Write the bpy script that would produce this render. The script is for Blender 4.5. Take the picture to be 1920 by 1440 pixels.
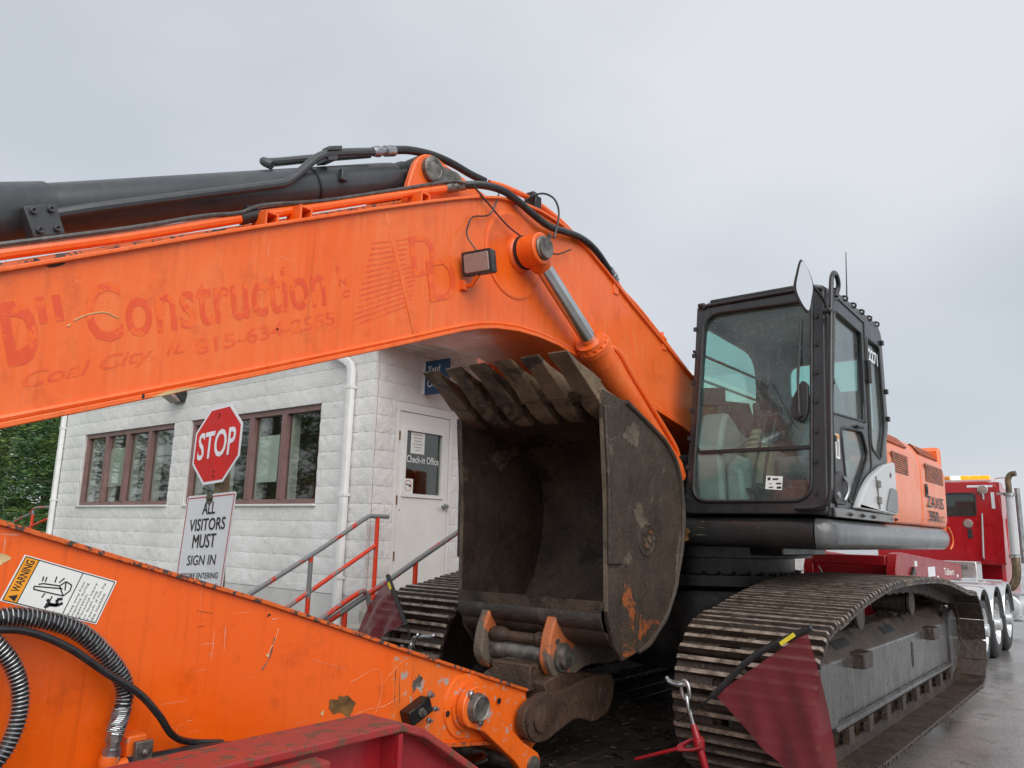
import bpy, bmesh, math, random
from mathutils import Vector, Matrix, noise
for o in list(bpy.data.objects):
    bpy.data.objects.remove(o)
SC = bpy.context.scene
COL = SC.collection
random.seed(7)
R_ = math.radians

# ------------------------------------------------------------------ camera
cam_d = bpy.data.cameras.new('camera')
cam = bpy.data.objects.new('camera', cam_d)
COL.objects.link(cam)
rt, dn, fw = ((-0.62755, 0.778204, 0.024055), (-0.16143, -0.09983, -0.981822), (-0.761657, -0.620026, 0.188274))
cam.matrix_world = Matrix(((rt[0], -dn[0], -fw[0], 0.0), (rt[1], -dn[1], -fw[1], 0.0),
                           (rt[2], -dn[2], -fw[2], 1.72), (0, 0, 0, 1)))
cam_d.sensor_width = 36.0
cam_d.lens = 27.308
cam_d.clip_start = 0.05
cam_d.clip_end = 2000.0
SC.camera = cam

# ------------------------------------------------------------------ sky and sun (overcast, light rain)
SUN_EL, SUN_AZ = R_(40), R_(60)          # azimuth measured from +X towards +Y
wd = bpy.data.worlds.new('World')
SC.world = wd
wd.use_nodes = True
nt = wd.node_tree
nt.nodes.clear()
n_out = nt.nodes.new('ShaderNodeOutputWorld')
n_bg = nt.nodes.new('ShaderNodeBackground')
n_bg.inputs['Strength'].default_value = 0.10
n_sky = nt.nodes.new('ShaderNodeTexSky')
n_sky.sky_type = 'NISHITA'
n_sky.sun_disc = False
n_sky.sun_elevation = SUN_EL
n_sky.sun_rotation = R_(90) - SUN_AZ
n_tc = nt.nodes.new('ShaderNodeTexCoord')
n_map = nt.nodes.new('ShaderNodeMapping')
n_map.inputs['Scale'].default_value = (1.0, 1.0, 2.2)
n_ns = nt.nodes.new('ShaderNodeTexNoise')
n_ns.inputs['Scale'].default_value = 1.15
n_ns.inputs['Detail'].default_value = 6.0
n_ns.inputs['Roughness'].default_value = 0.42
n_rp = nt.nodes.new('ShaderNodeValToRGB')
n_rp.color_ramp.elements[0].position = 0.38
n_rp.color_ramp.elements[0].color = (3.22, 3.44, 3.72, 1)
n_rp.color_ramp.elements[1].position = 0.60
n_rp.color_ramp.elements[1].color = (4.30, 4.42, 4.58, 1)
n_mx = nt.nodes.new('ShaderNodeMix')
n_mx.data_type = 'RGBA'
n_mx.inputs[0].default_value = 0.93
L = nt.links.new
L(n_tc.outputs['Generated'], n_map.inputs['Vector'])
L(n_map.outputs['Vector'], n_ns.inputs['Vector'])
L(n_ns.outputs['Fac'], n_rp.inputs['Fac'])
L(n_sky.outputs['Color'], n_mx.inputs[6])
L(n_rp.outputs['Color'], n_mx.inputs[7])
L(n_mx.outputs[2], n_bg.inputs['Color'])
L(n_bg.outputs['Background'], n_out.inputs['Surface'])

sun_d = bpy.data.lights.new('sun', 'SUN')
sun_d.energy = 1.5
sun_d.angle = R_(60)
sun_d.color = (1.0, 0.97, 0.93)
sun = bpy.data.objects.new('sun', sun_d)
COL.objects.link(sun)
sv = Vector((math.cos(SUN_EL) * math.cos(SUN_AZ), math.cos(SUN_EL) * math.sin(SUN_AZ), math.sin(SUN_EL)))
sun.rotation_euler = (-sv).to_track_quat('-Z', 'Y').to_euler()
sun.location = (6, 6, 14)

SC.render.engine = 'CYCLES'
SC.view_settings.view_transform = 'Standard'
SC.view_settings.look = 'None'
SC.view_settings.exposure = 0.87
SC.view_settings.gamma = 1.0
SC.view_settings.use_curve_mapping = False
SC.render.resolution_x, SC.render.resolution_y = 1024, 768
SC.cycles.max_bounces = 8
SC.cycles.transparent_max_bounces = 16

# ------------------------------------------------------------------ helpers
WL = {}                                   # object name -> world position of its origin

def V(*a):
    return Vector(a)

def thing(name, label, cat, loc=(0, 0, 0), group=None, rotz=0.0):
    o = bpy.data.objects.new(name, None)
    COL.objects.link(o)
    o.location = loc
    o.rotation_euler = (0, 0, rotz)
    o['label'] = label
    o['category'] = cat
    if group:
        o['group'] = group
    o.empty_display_size = 0.2
    WL[o.name] = Vector(loc)
    return o

def tag(o, label=None, cat=None, group=None, kind=None):
    if label: o['label'] = label
    if cat: o['category'] = cat
    if group: o['group'] = group
    if kind: o['kind'] = kind
    return o

def set_parent(o, p):
    if p is not None:
        o.parent = p
        o.matrix_parent_inverse = Matrix.Translation(-WL[p.name])

def text_geo(s, shear=0.0, offset=0.0, space=1.0):
    cu = bpy.data.curves.new('t', 'FONT')
    cu.body = s
    cu.fill_mode = 'FRONT'
    cu.shear = shear
    cu.offset = offset
    cu.space_character = space
    cu.resolution_u = 3
    ob = bpy.data.objects.new('t', cu)
    me = bpy.data.meshes.new_from_object(ob)
    vs = [Vector(v.co) for v in me.vertices]
    fs = [tuple(p.vertices) for p in me.polygons]
    bpy.data.objects.remove(ob)
    bpy.data.curves.remove(cu)
    bpy.data.meshes.remove(me)
    return vs, fs

def plate_geo(outer, holes=(), th=0.01, bevel=0.0):
    """closed 2D polygon with holes, thickness th centred on z=0"""
    cu = bpy.data.curves.new('p', 'CURVE')
    cu.dimensions = '2D'
    cu.fill_mode = 'BOTH'
    cu.extrude = max(th / 2 - bevel, 0.0005)
    cu.bevel_depth = bevel
    cu.bevel_resolution = 1
    if bevel:
        cu.offset = -bevel
    for poly in [outer] + list(holes):
        sp = cu.splines.new('POLY')
        sp.points.add(len(poly) - 1)
        for i, p in enumerate(poly):
            sp.points[i].co = (p[0], p[1], 0, 1)
        sp.use_cyclic_u = True
    ob = bpy.data.objects.new('p', cu)
    me = bpy.data.meshes.new_from_object(ob)
    vs = [Vector(v.co) for v in me.vertices]
    fs = [tuple(p.vertices) for p in me.polygons]
    bpy.data.objects.remove(ob)
    bpy.data.curves.remove(cu)
    bpy.data.meshes.remove(me)
    return vs, fs

def rpoly(pts, r, seg=5):
    """round the corners of a 2D polygon; r one radius or one per corner"""
    n = len(pts)
    out = []
    for i in range(n):
        p = Vector(pts[i][:2]); a = Vector(pts[i - 1][:2]); b = Vector(pts[(i + 1) % n][:2])
        ri = r[i] if isinstance(r, (list, tuple)) else r
        d1 = (a - p); d2 = (b - p)
        l = min(ri, d1.length * 0.49, d2.length * 0.49)
        if l < 1e-5:
            out.append((p.x, p.y)); continue
        s = p + d1.normalized() * l
        e = p + d2.normalized() * l
        for k in range(seg + 1):
            t = k / seg
            q = s * (1 - t) ** 2 + p * 2 * t * (1 - t) + e * t * t
            out.append((q.x, q.y))
    return out

def spath(pts, n=8, closed=False):
    """Catmull-Rom path through 3D or 2D points"""
    P = [Vector(p) for p in pts]
    out = []
    m = len(P)
    rng = m if closed else m - 1
    for i in range(rng):
        p1, p2 = P[i], P[(i + 1) % m]
        p0 = P[i - 1] if (i > 0 or closed) else p1 * 2 - p2
        p3 = P[(i + 2) % m] if (i + 2 < m or closed) else p2 * 2 - p1
        for k in range(n):
            t = k / n
            out.append(0.5 * ((2 * p1) + (p2 - p0) * t + (2 * p0 - 5 * p1 + 4 * p2 - p3) * t * t + (3 * p1 - p0 - 3 * p2 + p3) * t ** 3))
    if not closed:
        out.append(P[-1])
    return out

class MB:
    def __init__(self):
        self.v = []; self.f = []; self.m = []
    def add(self, vs, fs, mi=0):
        b = len(self.v)
        self.v += [tuple(v) for v in vs]
        self.f += [tuple(b + i for i in f) for f in fs]
        self.m += [mi] * len(fs)
        return self
    def box(self, x0, x1, y0, y1, z0, z1, mi=0):
        vs = [(x, y, z) for x in (x0, x1) for y in (y0, y1) for z in (z0, z1)]
        return self.add(vs, [(0, 1, 3, 2), (4, 6, 7, 5), (0, 4, 5, 1), (2, 3, 7, 6), (0, 2, 6, 4), (1, 5, 7, 3)], mi)
    def obox(self, c, a, b, d, mi=0):
        """box from centre and three half vectors"""
        c, a, b, d = Vector(c), Vector(a), Vector(b), Vector(d)
        vs = [c + a * i + b * j + d * k for i in (-1, 1) for j in (-1, 1) for k in (-1, 1)]
        return self.add(vs, [(0, 1, 3, 2), (4, 6, 7, 5), (0, 4, 5, 1), (2, 3, 7, 6), (0, 2, 6, 4), (1, 5, 7, 3)], mi)
    def prism(self, pts, off, mi=0):
        n = len(pts)
        off = Vector(off)
        vs = [Vector(p) for p in pts] + [Vector(p) + off for p in pts]
        fs = [tuple(range(n - 1, -1, -1)), tuple(range(n, 2 * n))] + [(i, (i + 1) % n, n + (i + 1) % n, n + i) for i in range(n)]
        return self.add(vs, fs, mi)
    def xz(self, poly, y0, y1, mi=0):
        return self.prism([(p[0], y0, p[1]) for p in poly], (0, y1 - y0, 0), mi)
    def yz(self, poly, x0, x1, mi=0):
        return self.prism([(x0, p[0], p[1]) for p in poly], (x1 - x0, 0, 0), mi)
    def xy(self, poly, z0, z1, mi=0):
        return self.prism([(p[0], p[1], z0) for p in poly], (0, 0, z1 - z0), mi)
    def plate(self, outer, holes, th, M, bevel=0.0, mi=0):
        vs, fs = plate_geo(outer, holes, th, bevel)
        return self.add([M @ v for v in vs], fs, mi)
    def tube(self, path, r, n=10, closed=False, mi=0, caps=True):
        P = [Vector(p) for p in path]
        m = len(P)
        if m < 2: return self
        rr = r if isinstance(r, (list, tuple)) else [r] * m
        t0 = (P[1] - P[0]).normalized()
        up = Vector((0, 0, 1)) if abs(t0.z) < 0.9 else Vector((0, 1, 0))
        u = t0.cross(up).normalized()
        vs = []
        for i in range(m):
            if closed:
                t = (P[(i + 1) % m] - P[i - 1])
            else:
                t = P[min(i + 1, m - 1)] - P[max(i - 1, 0)]
            if t.length < 1e-9: t = t0
            t = t.normalized()
            u = (u - t * u.dot(t))
            if u.length < 1e-6: u = t.orthogonal()
            u.normalize()
            w = t.cross(u)
            for k in range(n):
                a = 2 * math.pi * k / n
                vs.append(P[i] + (u * math.cos(a) + w * math.sin(a)) * rr[i])
        fs = []
        rng = m if closed else m - 1
        for i in range(rng):
            j = (i + 1) % m
            for k in range(n):
                l = (k + 1) % n
                fs.append((i * n + k, i * n + l, j * n + l, j * n + k))
        if caps and not closed:
            fs.append(tuple(range(n - 1, -1, -1)))
            fs.append(tuple((m - 1) * n + k for k in range(n)))
        return self.add(vs, fs, mi)
    def cyl(self, p0, p1, r, r1=None, n=20, mi=0):
        return self.tube([p0, p1], [r, r if r1 is None else r1], n, mi=mi)
    def lathe(self, o, d, prof, n=24, mi=0):
        """profile [(t along d, radius)]"""
        o, d = Vector(o), Vector(d).normalized()
        u = d.orthogonal().normalized(); w = d.cross(u)
        vs = []
        for t, r in prof:
            for k in range(n):
                a = 2 * math.pi * k / n
                vs.append(o + d * t + (u * math.cos(a) + w * math.sin(a)) * max(r, 1e-4))
        fs = []
        for i in range(len(prof) - 1):
            for k in range(n):
                l = (k + 1) % n
                fs.append((i * n + k, i * n + l, (i + 1) * n + l, (i + 1) * n + k))
        fs.append(tuple(range(n - 1, -1, -1)))
        fs.append(tuple((len(prof) - 1) * n + k for k in range(n)))
        return self.add(vs, fs, mi)
    def loft(self, secs, mi=0, caps=True):
        n = len(secs[0])
        vs = [Vector(p) for s in secs for p in s]
        fs = []
        for i in range(len(secs) - 1):
            for k in range(n):
                l = (k + 1) % n
                fs.append((i * n + k, i * n + l, (i + 1) * n + l, (i + 1) * n + k))
        if caps:
            fs.append(tuple(range(n - 1, -1, -1)))
            fs.append(tuple((len(secs) - 1) * n + k for k in range(n)))
        return self.add(vs, fs, mi)
    def blob(self, c, r, n=10, mi=0):
        c = Vector(c)
        r = r if isinstance(r, (tuple, list)) else (r, r, r)
        vs = []; fs = []
        m = n // 2
        for i in range(m + 1):
            th = math.pi * i / m
            for k in range(n):
                a = 2 * math.pi * k / n
                vs.append(c + Vector((r[0] * math.sin(th) * math.cos(a), r[1] * math.sin(th) * math.sin(a), r[2] * math.cos(th))))
        for i in range(m):
            for k in range(n):
                l = (k + 1) % n
                fs.append((i * n + k, i * n + l, (i + 1) * n + l, (i + 1) * n + k))
        return self.add(vs, fs, mi)
    def text(self, s, bl, br, tl, shear=0.0, offset=0.0, mi=0, lift=0.0, space=1.0):
        """lettering whose bounding box fills the parallelogram bl, br, tl"""
        vs, fs = text_geo(s, shear, offset, space)
        if not vs: return self
        x0 = min(v.x for v in vs); x1 = max(v.x for v in vs)
        y0 = min(v.y for v in vs); y1 = max(v.y for v in vs)
        bl, br, tl = Vector(bl), Vector(br), Vector(tl)
        ux, uy = br - bl, tl - bl
        nrm = ux.cross(uy).normalized() * lift
        return self.add([bl + ux * ((v.x - x0) / (x1 - x0)) + uy * ((v.y - y0) / (y1 - y0)) + nrm for v in vs], fs, mi)
    def poly(self, pts, mi=0):
        return self.add(pts, [tuple(range(len(pts)))], mi)
    def mesh(self, name, mats, smooth=35, fix=True):
        me = bpy.data.meshes.new(name)
        me.from_pydata([tuple(v) for v in self.v], [], self.f)
        for m in (mats if isinstance(mats, (list, tuple)) else [mats]):
            me.materials.append(m)
        me.polygons.foreach_set('material_index', self.m)
        if fix:
            bm = bmesh.new(); bm.from_mesh(me)
            bmesh.ops.recalc_face_normals(bm, faces=bm.faces)
            bm.to_mesh(me); bm.free()
        me.polygons.foreach_set('use_smooth', [smooth is not None] * len(me.polygons))
        if smooth is not None:
            me.set_sharp_from_angle(angle=R_(smooth))
        me.update()
        return me
    def build(self, name, mats, parent=None, bevel=0.0, smooth=35, fix=True, loc=None):
        """recentre on the bounding box (or loc) and link"""
        if loc is None:
            xs = [v[0] for v in self.v]; ys = [v[1] for v in self.v]; zs = [v[2] for v in self.v]
            c = Vector(((min(xs) + max(xs)) / 2, (min(ys) + max(ys)) / 2, (min(zs) if parent is None else (min(zs) + max(zs)) / 2)))
        else:
            c = Vector(loc)
        self.v = [(v[0] - c.x, v[1] - c.y, v[2] - c.z) for v in self.v]
        me = self.mesh(name, mats, smooth, fix)
        o = bpy.data.objects.new(name, me)
        COL.objects.link(o)
        o.location = c
        WL[o.name] = c.copy()
        set_parent(o, parent)
        if bevel:
            md = o.modifiers.new('bevel', 'BEVEL')
            md.width = bevel; md.segments = 2; md.limit_method = 'ANGLE'; md.angle_limit = R_(40)
            md.harden_normals = False
        return o

def frame_matrix(o, ux, uy):
    """matrix taking local xy to world: origin o, axes ux, uy, z = ux x uy"""
    ux, uy = Vector(ux).normalized(), Vector(uy).normalized()
    uz = ux.cross(uy).normalized()
    return Matrix(((ux.x, uy.x, uz.x, o[0]), (ux.y, uy.y, uz.y, o[1]), (ux.z, uy.z, uz.z, o[2]), (0, 0, 0, 1)))

def place(name, me, parent, loc, rot=None):
    o = bpy.data.objects.new(name, me)
    COL.objects.link(o)
    o.location = loc
    if rot is not None:
        o.rotation_euler = rot
    WL[o.name] = Vector(loc)
    set_parent(o, parent)
    return o

# ------------------------------------------------------------------ materials
class MT:
    """small node-tree builder"""
    def __init__(self, name):
        self.mat = bpy.data.materials.new(name)
        self.mat.use_nodes = True
        self.t = self.mat.node_tree
        self.b = self.t.nodes['Principled BSDF']
        self.out = self.t.nodes['Material Output']
        self.tc = self.t.nodes.new('ShaderNodeTexCoord')
    def n(self, k): return self.t.nodes.new(k)
    def l(self, a, b): self.t.links.new(a, b)
    def coords(self, scale=(1, 1, 1), kind='Object', rot=(0, 0, 0)):
        m = self.n('ShaderNodeMapping')
        m.inputs['Scale'].default_value = scale
        m.inputs['Rotation'].default_value = rot
        if kind == 'World':
            g = self.n('ShaderNodeNewGeometry')
            self.l(g.outputs['Position'], m.inputs['Vector'])
        else:
            self.l(self.tc.outputs[kind], m.inputs['Vector'])
        return m.outputs['Vector']
    def noise(self, sc, detail=4, rough=0.55, vec=None, dist=0.0):
        n = self.n('ShaderNodeTexNoise')
        n.inputs['Scale'].default_value = sc
        n.inputs['Detail'].default_value = detail
        n.inputs['Roughness'].default_value = rough
        n.inputs['Distortion'].default_value = dist
        self.l(vec if vec is not None else self.coords(), n.inputs['Vector'])
        return n.outputs['Fac']
    def voro(self, sc, vec=None, feat='F1', rnd=1.0):
        n = self.n('ShaderNodeTexVoronoi')
        n.feature = feat
        n.inputs['Scale'].default_value = sc
        n.inputs['Randomness'].default_value = rnd
        self.l(vec if vec is not None else self.coords(), n.inputs['Vector'])
        return n.outputs['Distance']
    def ramp(self, fac, lo, hi, a=0.0, b=1.0):
        n = self.n('ShaderNodeMapRange')
        n.inputs['From Min'].default_value = lo
        n.inputs['From Max'].default_value = hi
        n.inputs['To Min'].default_value = a
        n.inputs['To Max'].default_value = b
        self.l(fac, n.inputs['Value'])
        return n.outputs['Result']
    def math(self, op, a, b):
        n = self.n('ShaderNodeMath'); n.operation = op
        for i, x in enumerate((a, b)):
            if isinstance(x, (int, float)): n.inputs[i].default_value = x
            else: self.l(x, n.inputs[i])
        return n.outputs[0]
    def mix(self, fac, a, b):
        n = self.n('ShaderNodeMix'); n.data_type = 'RGBA'
        if isinstance(fac, (int, float)): n.inputs[0].default_value = fac
        else: self.l(fac, n.inputs[0])
        for i, x in ((6, a), (7, b)):
            if isinstance(x, (tuple, list)): n.inputs[i].default_value = (x[0], x[1], x[2], 1)
            else: self.l(x, n.inputs[i])
        return n.outputs[2]
    def set(self, col=None, rough=None, metal=None, spec=None, coat=None):
        b = self.b
        for k, x in (('Base Color', col), ('Roughness', rough), ('Metallic', metal), ('Specular IOR Level', spec), ('Coat Weight', coat)):
            if x is None: continue
            if isinstance(x, (tuple, list)): b.inputs[k].default_value = (x[0], x[1], x[2], 1)
            elif isinstance(x, (int, float)): b.inputs[k].default_value = x
            else: self.l(x, b.inputs[k])
        return self
    def bump(self, h, strength=0.3, dist=0.01, chain=None):
        n = self.n('ShaderNodeBump')
        n.inputs['Strength'].default_value = strength
        n.inputs['Distance'].default_value = dist
        self.l(h, n.inputs['Height'])
        if chain is not None: self.l(chain, n.inputs['Normal'])
        self.l(n.outputs['Normal'], self.b.inputs['Normal'])
        return n.outputs['Normal']

def simple(name, col, rough=0.5, metal=0.0, var=0.12, sc=6.0, bump=0.0, bsc=40.0):
    m = MT(name)
    d = tuple(c * (1 - var * 2) for c in col); u = tuple(min(1, c * (1 + var)) for c in col)
    f = m.noise(sc, 5, 0.6)
    m.set(m.mix(m.ramp(f, 0.3, 0.7), d, u), m.ramp(m.noise(sc * 3, 3), 0.3, 0.7, rough * 0.8, min(1, rough * 1.2)), metal)
    if bump: m.bump(m.noise(bsc, 4), bump, 0.004)
    return m.mat

def paint(name, col, faded, rough=0.36, chip_sc=16, chip=(0.10, 0.085, 0.075), chip_amt=0.70, streak=0.5, scratch=0.0, drops=True, dirt=0.25, scol=(0.55, 0.45, 0.36), wet=0.12):
    """weathered machine paint: fading, rain streaks, chips, scratches, droplets"""
    m = MT(name)
    big = m.noise(1.6, 5, 0.6, m.coords(kind='World'))
    st = m.noise(3.0, 4, 0.6, m.coords((9, 9, 0.9), 'World'))
    f = m.math('ADD', m.math('MULTIPLY', m.ramp(big, 0.35, 0.7), 0.6), m.math('MULTIPLY', m.ramp(st, 0.45, 0.72), streak))
    c = m.mix(m.ramp(f, 0.0, 1.0), col, faded)
    dk = m.noise(7.0, 6, 0.7, m.coords(kind='World'))
    c = m.mix(m.math('MULTIPLY', m.ramp(dk, 0.55, 0.75), dirt), c, tuple(x * 0.35 for x in col))
    rn = m.noise(2.2, 4, 0.6, m.coords((17, 17, 0.7), 'World'))
    c = m.mix(m.math('MULTIPLY', m.ramp(rn, 0.55, 0.74), min(0.5, dirt * 0.9)), c, tuple(x * 0.5 for x in col))
    if scratch:
        sv1 = m.noise(5.0, 2, 0.5, m.coords((1.0, 1.0, 26), 'World', (0.0, 0.55, 0.0)), 0.6)
        sv2 = m.noise(6.0, 2, 0.5, m.coords((24, 1.0, 1.2), 'World', (0.0, 0.25, 0.0)), 0.6)
        msk = m.ramp(m.noise(2.2, 3, 0.6, m.coords(kind='World')), 0.48, 0.62)
        s = m.math('MULTIPLY', m.math('MAXIMUM', m.ramp(sv1, 0.705, 0.725), m.ramp(sv2, 0.72, 0.735)), msk)
        c = m.mix(m.math('MULTIPLY', s, scratch), c, scol)
    ch = m.noise(chip_sc, 6, 0.72, m.coords(kind='World'))
    chm = m.ramp(ch, chip_amt, chip_amt + 0.02)
    c = m.mix(chm, c, chip)
    r = m.ramp(m.noise(5, 4, 0.6, m.coords(kind='World')), 0.3, 0.7, rough * 0.75, rough * 1.3)
    m.set(c, m.math('ADD', r, m.math('MULTIPLY', chm, 0.3)), 0.0, 0.5, wet)
    m.b.inputs['Coat Roughness'].default_value = 0.12
    if drops:
        dv = m.voro(120, m.coords((1, 1, 0.8), 'World'))
        h = m.ramp(dv, 0.12, 0.34, 1.0, 0.0)
        n1 = m.bump(m.math('MULTIPLY', h, m.ramp(m.noise(9, 2, 0.5, m.coords(kind='World')), 0.48, 0.62)), 0.35, 0.002)
        m.bump(m.noise(2.5, 3, 0.5, m.coords(kind='World')), 0.12, 0.02, n1)
    return m.mat

M = {}
M['orange'] = paint('boom_orange_paint', (0.80, 0.110, 0.006), (0.80, 0.168, 0.038), 0.32, chip_amt=0.77, streak=0.6, dirt=0.38, scratch=0.3)
M['orange_arm'] = paint('arm_orange_paint', (0.80, 0.102, 0.003), (0.82, 0.128, 0.008), 0.30, chip_amt=0.73, streak=0.25, scratch=0.8, dirt=0.42)
M['orange_worn'] = paint('worn_orange_paint', (0.76, 0.125, 0.01), (0.76, 0.15, 0.02), 0.38, chip=(0.34, 0.30, 0.27), chip_amt=0.585, streak=0.3, scratch=0.7, dirt=0.35)
M['orange_chip'] = paint('chipped_orange_edge_paint', (0.62, 0.10, 0.01), (0.62, 0.13, 0.02), 0.45, chip_sc=34, chip=(0.05, 0.042, 0.038), chip_amt=0.535, streak=0.3, dirt=0.5)
M['orange_body'] = paint('body_orange_paint', (0.79, 0.150, 0.030), (0.81, 0.215, 0.075), 0.24, chip_amt=0.80, streak=0.4, dirt=0.12)
M['ghost'] = paint('faded_red_lettering', (0.66, 0.062, 0.012), (0.75, 0.090, 0.020), 0.36, chip=(0.80, 0.125, 0.014), chip_amt=0.535, streak=0.6, dirt=0.0)
M['ghost2'] = paint('very_faded_red_lettering', (0.69, 0.076, 0.014), (0.77, 0.102, 0.022), 0.36, chip=(0.80, 0.125, 0.014), chip_amt=0.53, streak=0.6, dirt=0.0)
M['red'] = paint('red_trailer_paint', (0.27, 0.005, 0.012), (0.32, 0.014, 0.020), 0.32, chip=(0.16, 0.06, 0.04), chip_amt=0.64, streak=0.3, scratch=0.2, dirt=0.4)
M['red_rub'] = paint('rubbed_red_top_paint', (0.33, 0.018, 0.024), (0.27, 0.04, 0.03), 0.40, chip=(0.13, 0.05, 0.028), chip_amt=0.54, streak=0.4, scratch=0.4, dirt=0.5)
M['truckred'] = paint('glossy_truck_red', (0.40, 0.006, 0.014), (0.43, 0.012, 0.018), 0.14, chip_amt=0.9, streak=0.15, dirt=0.1)
M['black'] = paint('satin_black_paint', (0.014, 0.014, 0.0155), (0.032, 0.032, 0.034), 0.30, chip=(0.06, 0.05, 0.045), chip_amt=0.72, streak=0.5, dirt=0.3)
M['blackplate'] = paint('scuffed_black_plate', (0.012, 0.012, 0.012), (0.026, 0.025, 0.024), 0.42, chip=(0.16, 0.085, 0.035), chip_amt=0.66, streak=0.3, scratch=0.55, dirt=0.3)
M['cabgrey'] = paint('dark_grey_cab_paint', (0.017, 0.0175, 0.019), (0.036, 0.037, 0.040), 0.30, chip=(0.05, 0.02, 0.015), chip_amt=0.73, streak=0.5, dirt=0.2)
M['cylgrey'] = paint('dark_grey_cylinder_paint', (0.035, 0.039, 0.044), (0.062, 0.068, 0.074), 0.38, chip=(0.03, 0.028, 0.025), chip_amt=0.72, streak=0.4, dirt=0.3)
M['railgrey'] = paint('silver_grey_rail_paint', (0.085, 0.088, 0.092), (0.15, 0.153, 0.158), 0.22, chip_amt=0.78, streak=0.5, dirt=0.5)
M['silver'] = paint('silver_panel_paint', (0.46, 0.47, 0.48), (0.56, 0.57, 0.58), 0.28, chip_amt=0.85, streak=0.4, dirt=0.15)
M['frame'] = paint('grey_track_frame_paint', (0.034, 0.031, 0.030), (0.098, 0.094, 0.093), 0.24, chip=(0.06, 0.04, 0.03), chip_amt=0.62, streak=0.9, dirt=0.75)
M['rubber'] = simple('black_rubber', (0.018, 0.018, 0.019), 0.42, 0, 0.2, 12)
M['hose'] = simple('wet_black_hose', (0.020, 0.021, 0.023), 0.30, 0, 0.25, 20)
M['tyre'] = simple('tyre_rubber', (0.022, 0.022, 0.023), 0.5, 0, 0.2, 12, 0.2, 60)
M['chrome'] = simple('chrome_rod', (0.62, 0.63, 0.64), 0.12, 1.0, 0.08, 8)
M['steel'] = simple('galvanised_steel', (0.42, 0.43, 0.44), 0.34, 0.9, 0.2, 14)
M['alloy'] = simple('polished_aluminium', (0.74, 0.75, 0.76), 0.22, 0.75, 0.08, 6)
M['darkmetal'] = simple('dark_grease_metal', (0.014, 0.012, 0.0105), 0.36, 0.2, 0.4, 9, 0.5, 26)
M['pinmetal'] = simple('dull_pin_steel', (0.20, 0.185, 0.165), 0.42, 0.6, 0.35, 16, 0.3, 40)
M['white'] = simple('white_trim', (0.74, 0.74, 0.73), 0.45, 0, 0.06, 5)
M['paper'] = simple('white_paper', (0.74, 0.76, 0.74), 0.7, 0, 0.04, 5)
M['plastic'] = simple('black_plastic', (0.026, 0.026, 0.028), 0.45, 0, 0.2, 10)
M['navy'] = simple('navy_sign_blue', (0.012, 0.055, 0.14), 0.4, 0, 0.08, 6)
M['signwhite'] = simple('sign_white', (0.74, 0.76, 0.80), 0.35, 0, 0.03, 4)
M['signred'] = simple('sign_red', (0.60, 0.010, 0.006), 0.55, 0, 0.06, 5)
M['ink'] = simple('black_ink', (0.012, 0.012, 0.012), 0.5, 0, 0.1, 9)
M['redink'] = simple('red_ink', (0.55, 0.06, 0.05), 0.5, 0, 0.1, 9)
M['greyink'] = simple('grey_ink', (0.33, 0.34, 0.34), 0.6, 0, 0.1, 9)
M['warnorange'] = simple('warning_orange', (0.82, 0.33, 0.02), 0.4, 0, 0.1, 12)
M['yellow'] = simple('yellow_tag', (0.75, 0.62, 0.04), 0.5, 0, 0.05, 12)
M['wood'] = simple('weathered_timber', (0.26, 0.20, 0.12), 0.7, 0, 0.2, 9, 0.3, 30)
M['deckwood'] = simple('wet_dark_deck_plank', (0.035, 0.027, 0.021), 0.36, 0, 0.4, 7, 0.5, 22)
M['concrete'] = simple('concrete', (0.36, 0.34, 0.29), 0.7, 0, 0.18, 5, 0.4, 30)
M['winframe'] = simple('mauve_brown_window_frame', (0.215, 0.125, 0.115), 0.42, 0, 0.1, 4)
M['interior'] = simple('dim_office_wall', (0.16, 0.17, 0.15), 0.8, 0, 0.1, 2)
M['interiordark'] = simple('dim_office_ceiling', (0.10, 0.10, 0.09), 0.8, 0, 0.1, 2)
M['doorwhite'] = simple('painted_steel_door', (0.74, 0.735, 0.72), 0.34, 0, 0.04, 3)
M['soffit'] = simple('ribbed_soffit_metal', (0.64, 0.62, 0.59), 0.38, 0.1, 0.10, 4)
M['consolegrey'] = simple('grey_console_plastic', (0.25, 0.265, 0.255), 0.5, 0, 0.08, 5)
M['beige'] = simple('beige_rubber_boot', (0.33, 0.31, 0.22), 0.6, 0, 0.1, 8)
M['seat'] = simple('grey_seat_fabric', (0.20, 0.20, 0.20), 0.8, 0, 0.15, 20)
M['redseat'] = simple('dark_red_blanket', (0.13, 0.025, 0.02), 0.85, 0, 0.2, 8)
M['amber_off'] = simple('amber_plastic', (0.75, 0.32, 0.03), 0.25, 0, 0.1, 9)
M['rusthole'] = simple('rust_patch', (0.18, 0.085, 0.022), 0.7, 0, 0.45, 14, 0.8, 30)
M['scrape'] = simple('pale_scratch', (0.72, 0.42, 0.24), 0.5, 0, 0.2, 30)
M['darkscrape'] = simple('dark_scratch', (0.10, 0.06, 0.035), 0.5, 0, 0.3, 30)
M['cream'] = simple('cream_primer', (0.62, 0.46, 0.22), 0.55, 0, 0.2, 12)
M['exhaust'] = simple('heat_stained_pipe', (0.20, 0.15, 0.09), 0.32, 0.6, 0.35, 8)
M['foundation'] = simple('painted_foundation', (0.56, 0.555, 0.54), 0.6, 0, 0.10, 2.2, 0.3, 14)

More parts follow.
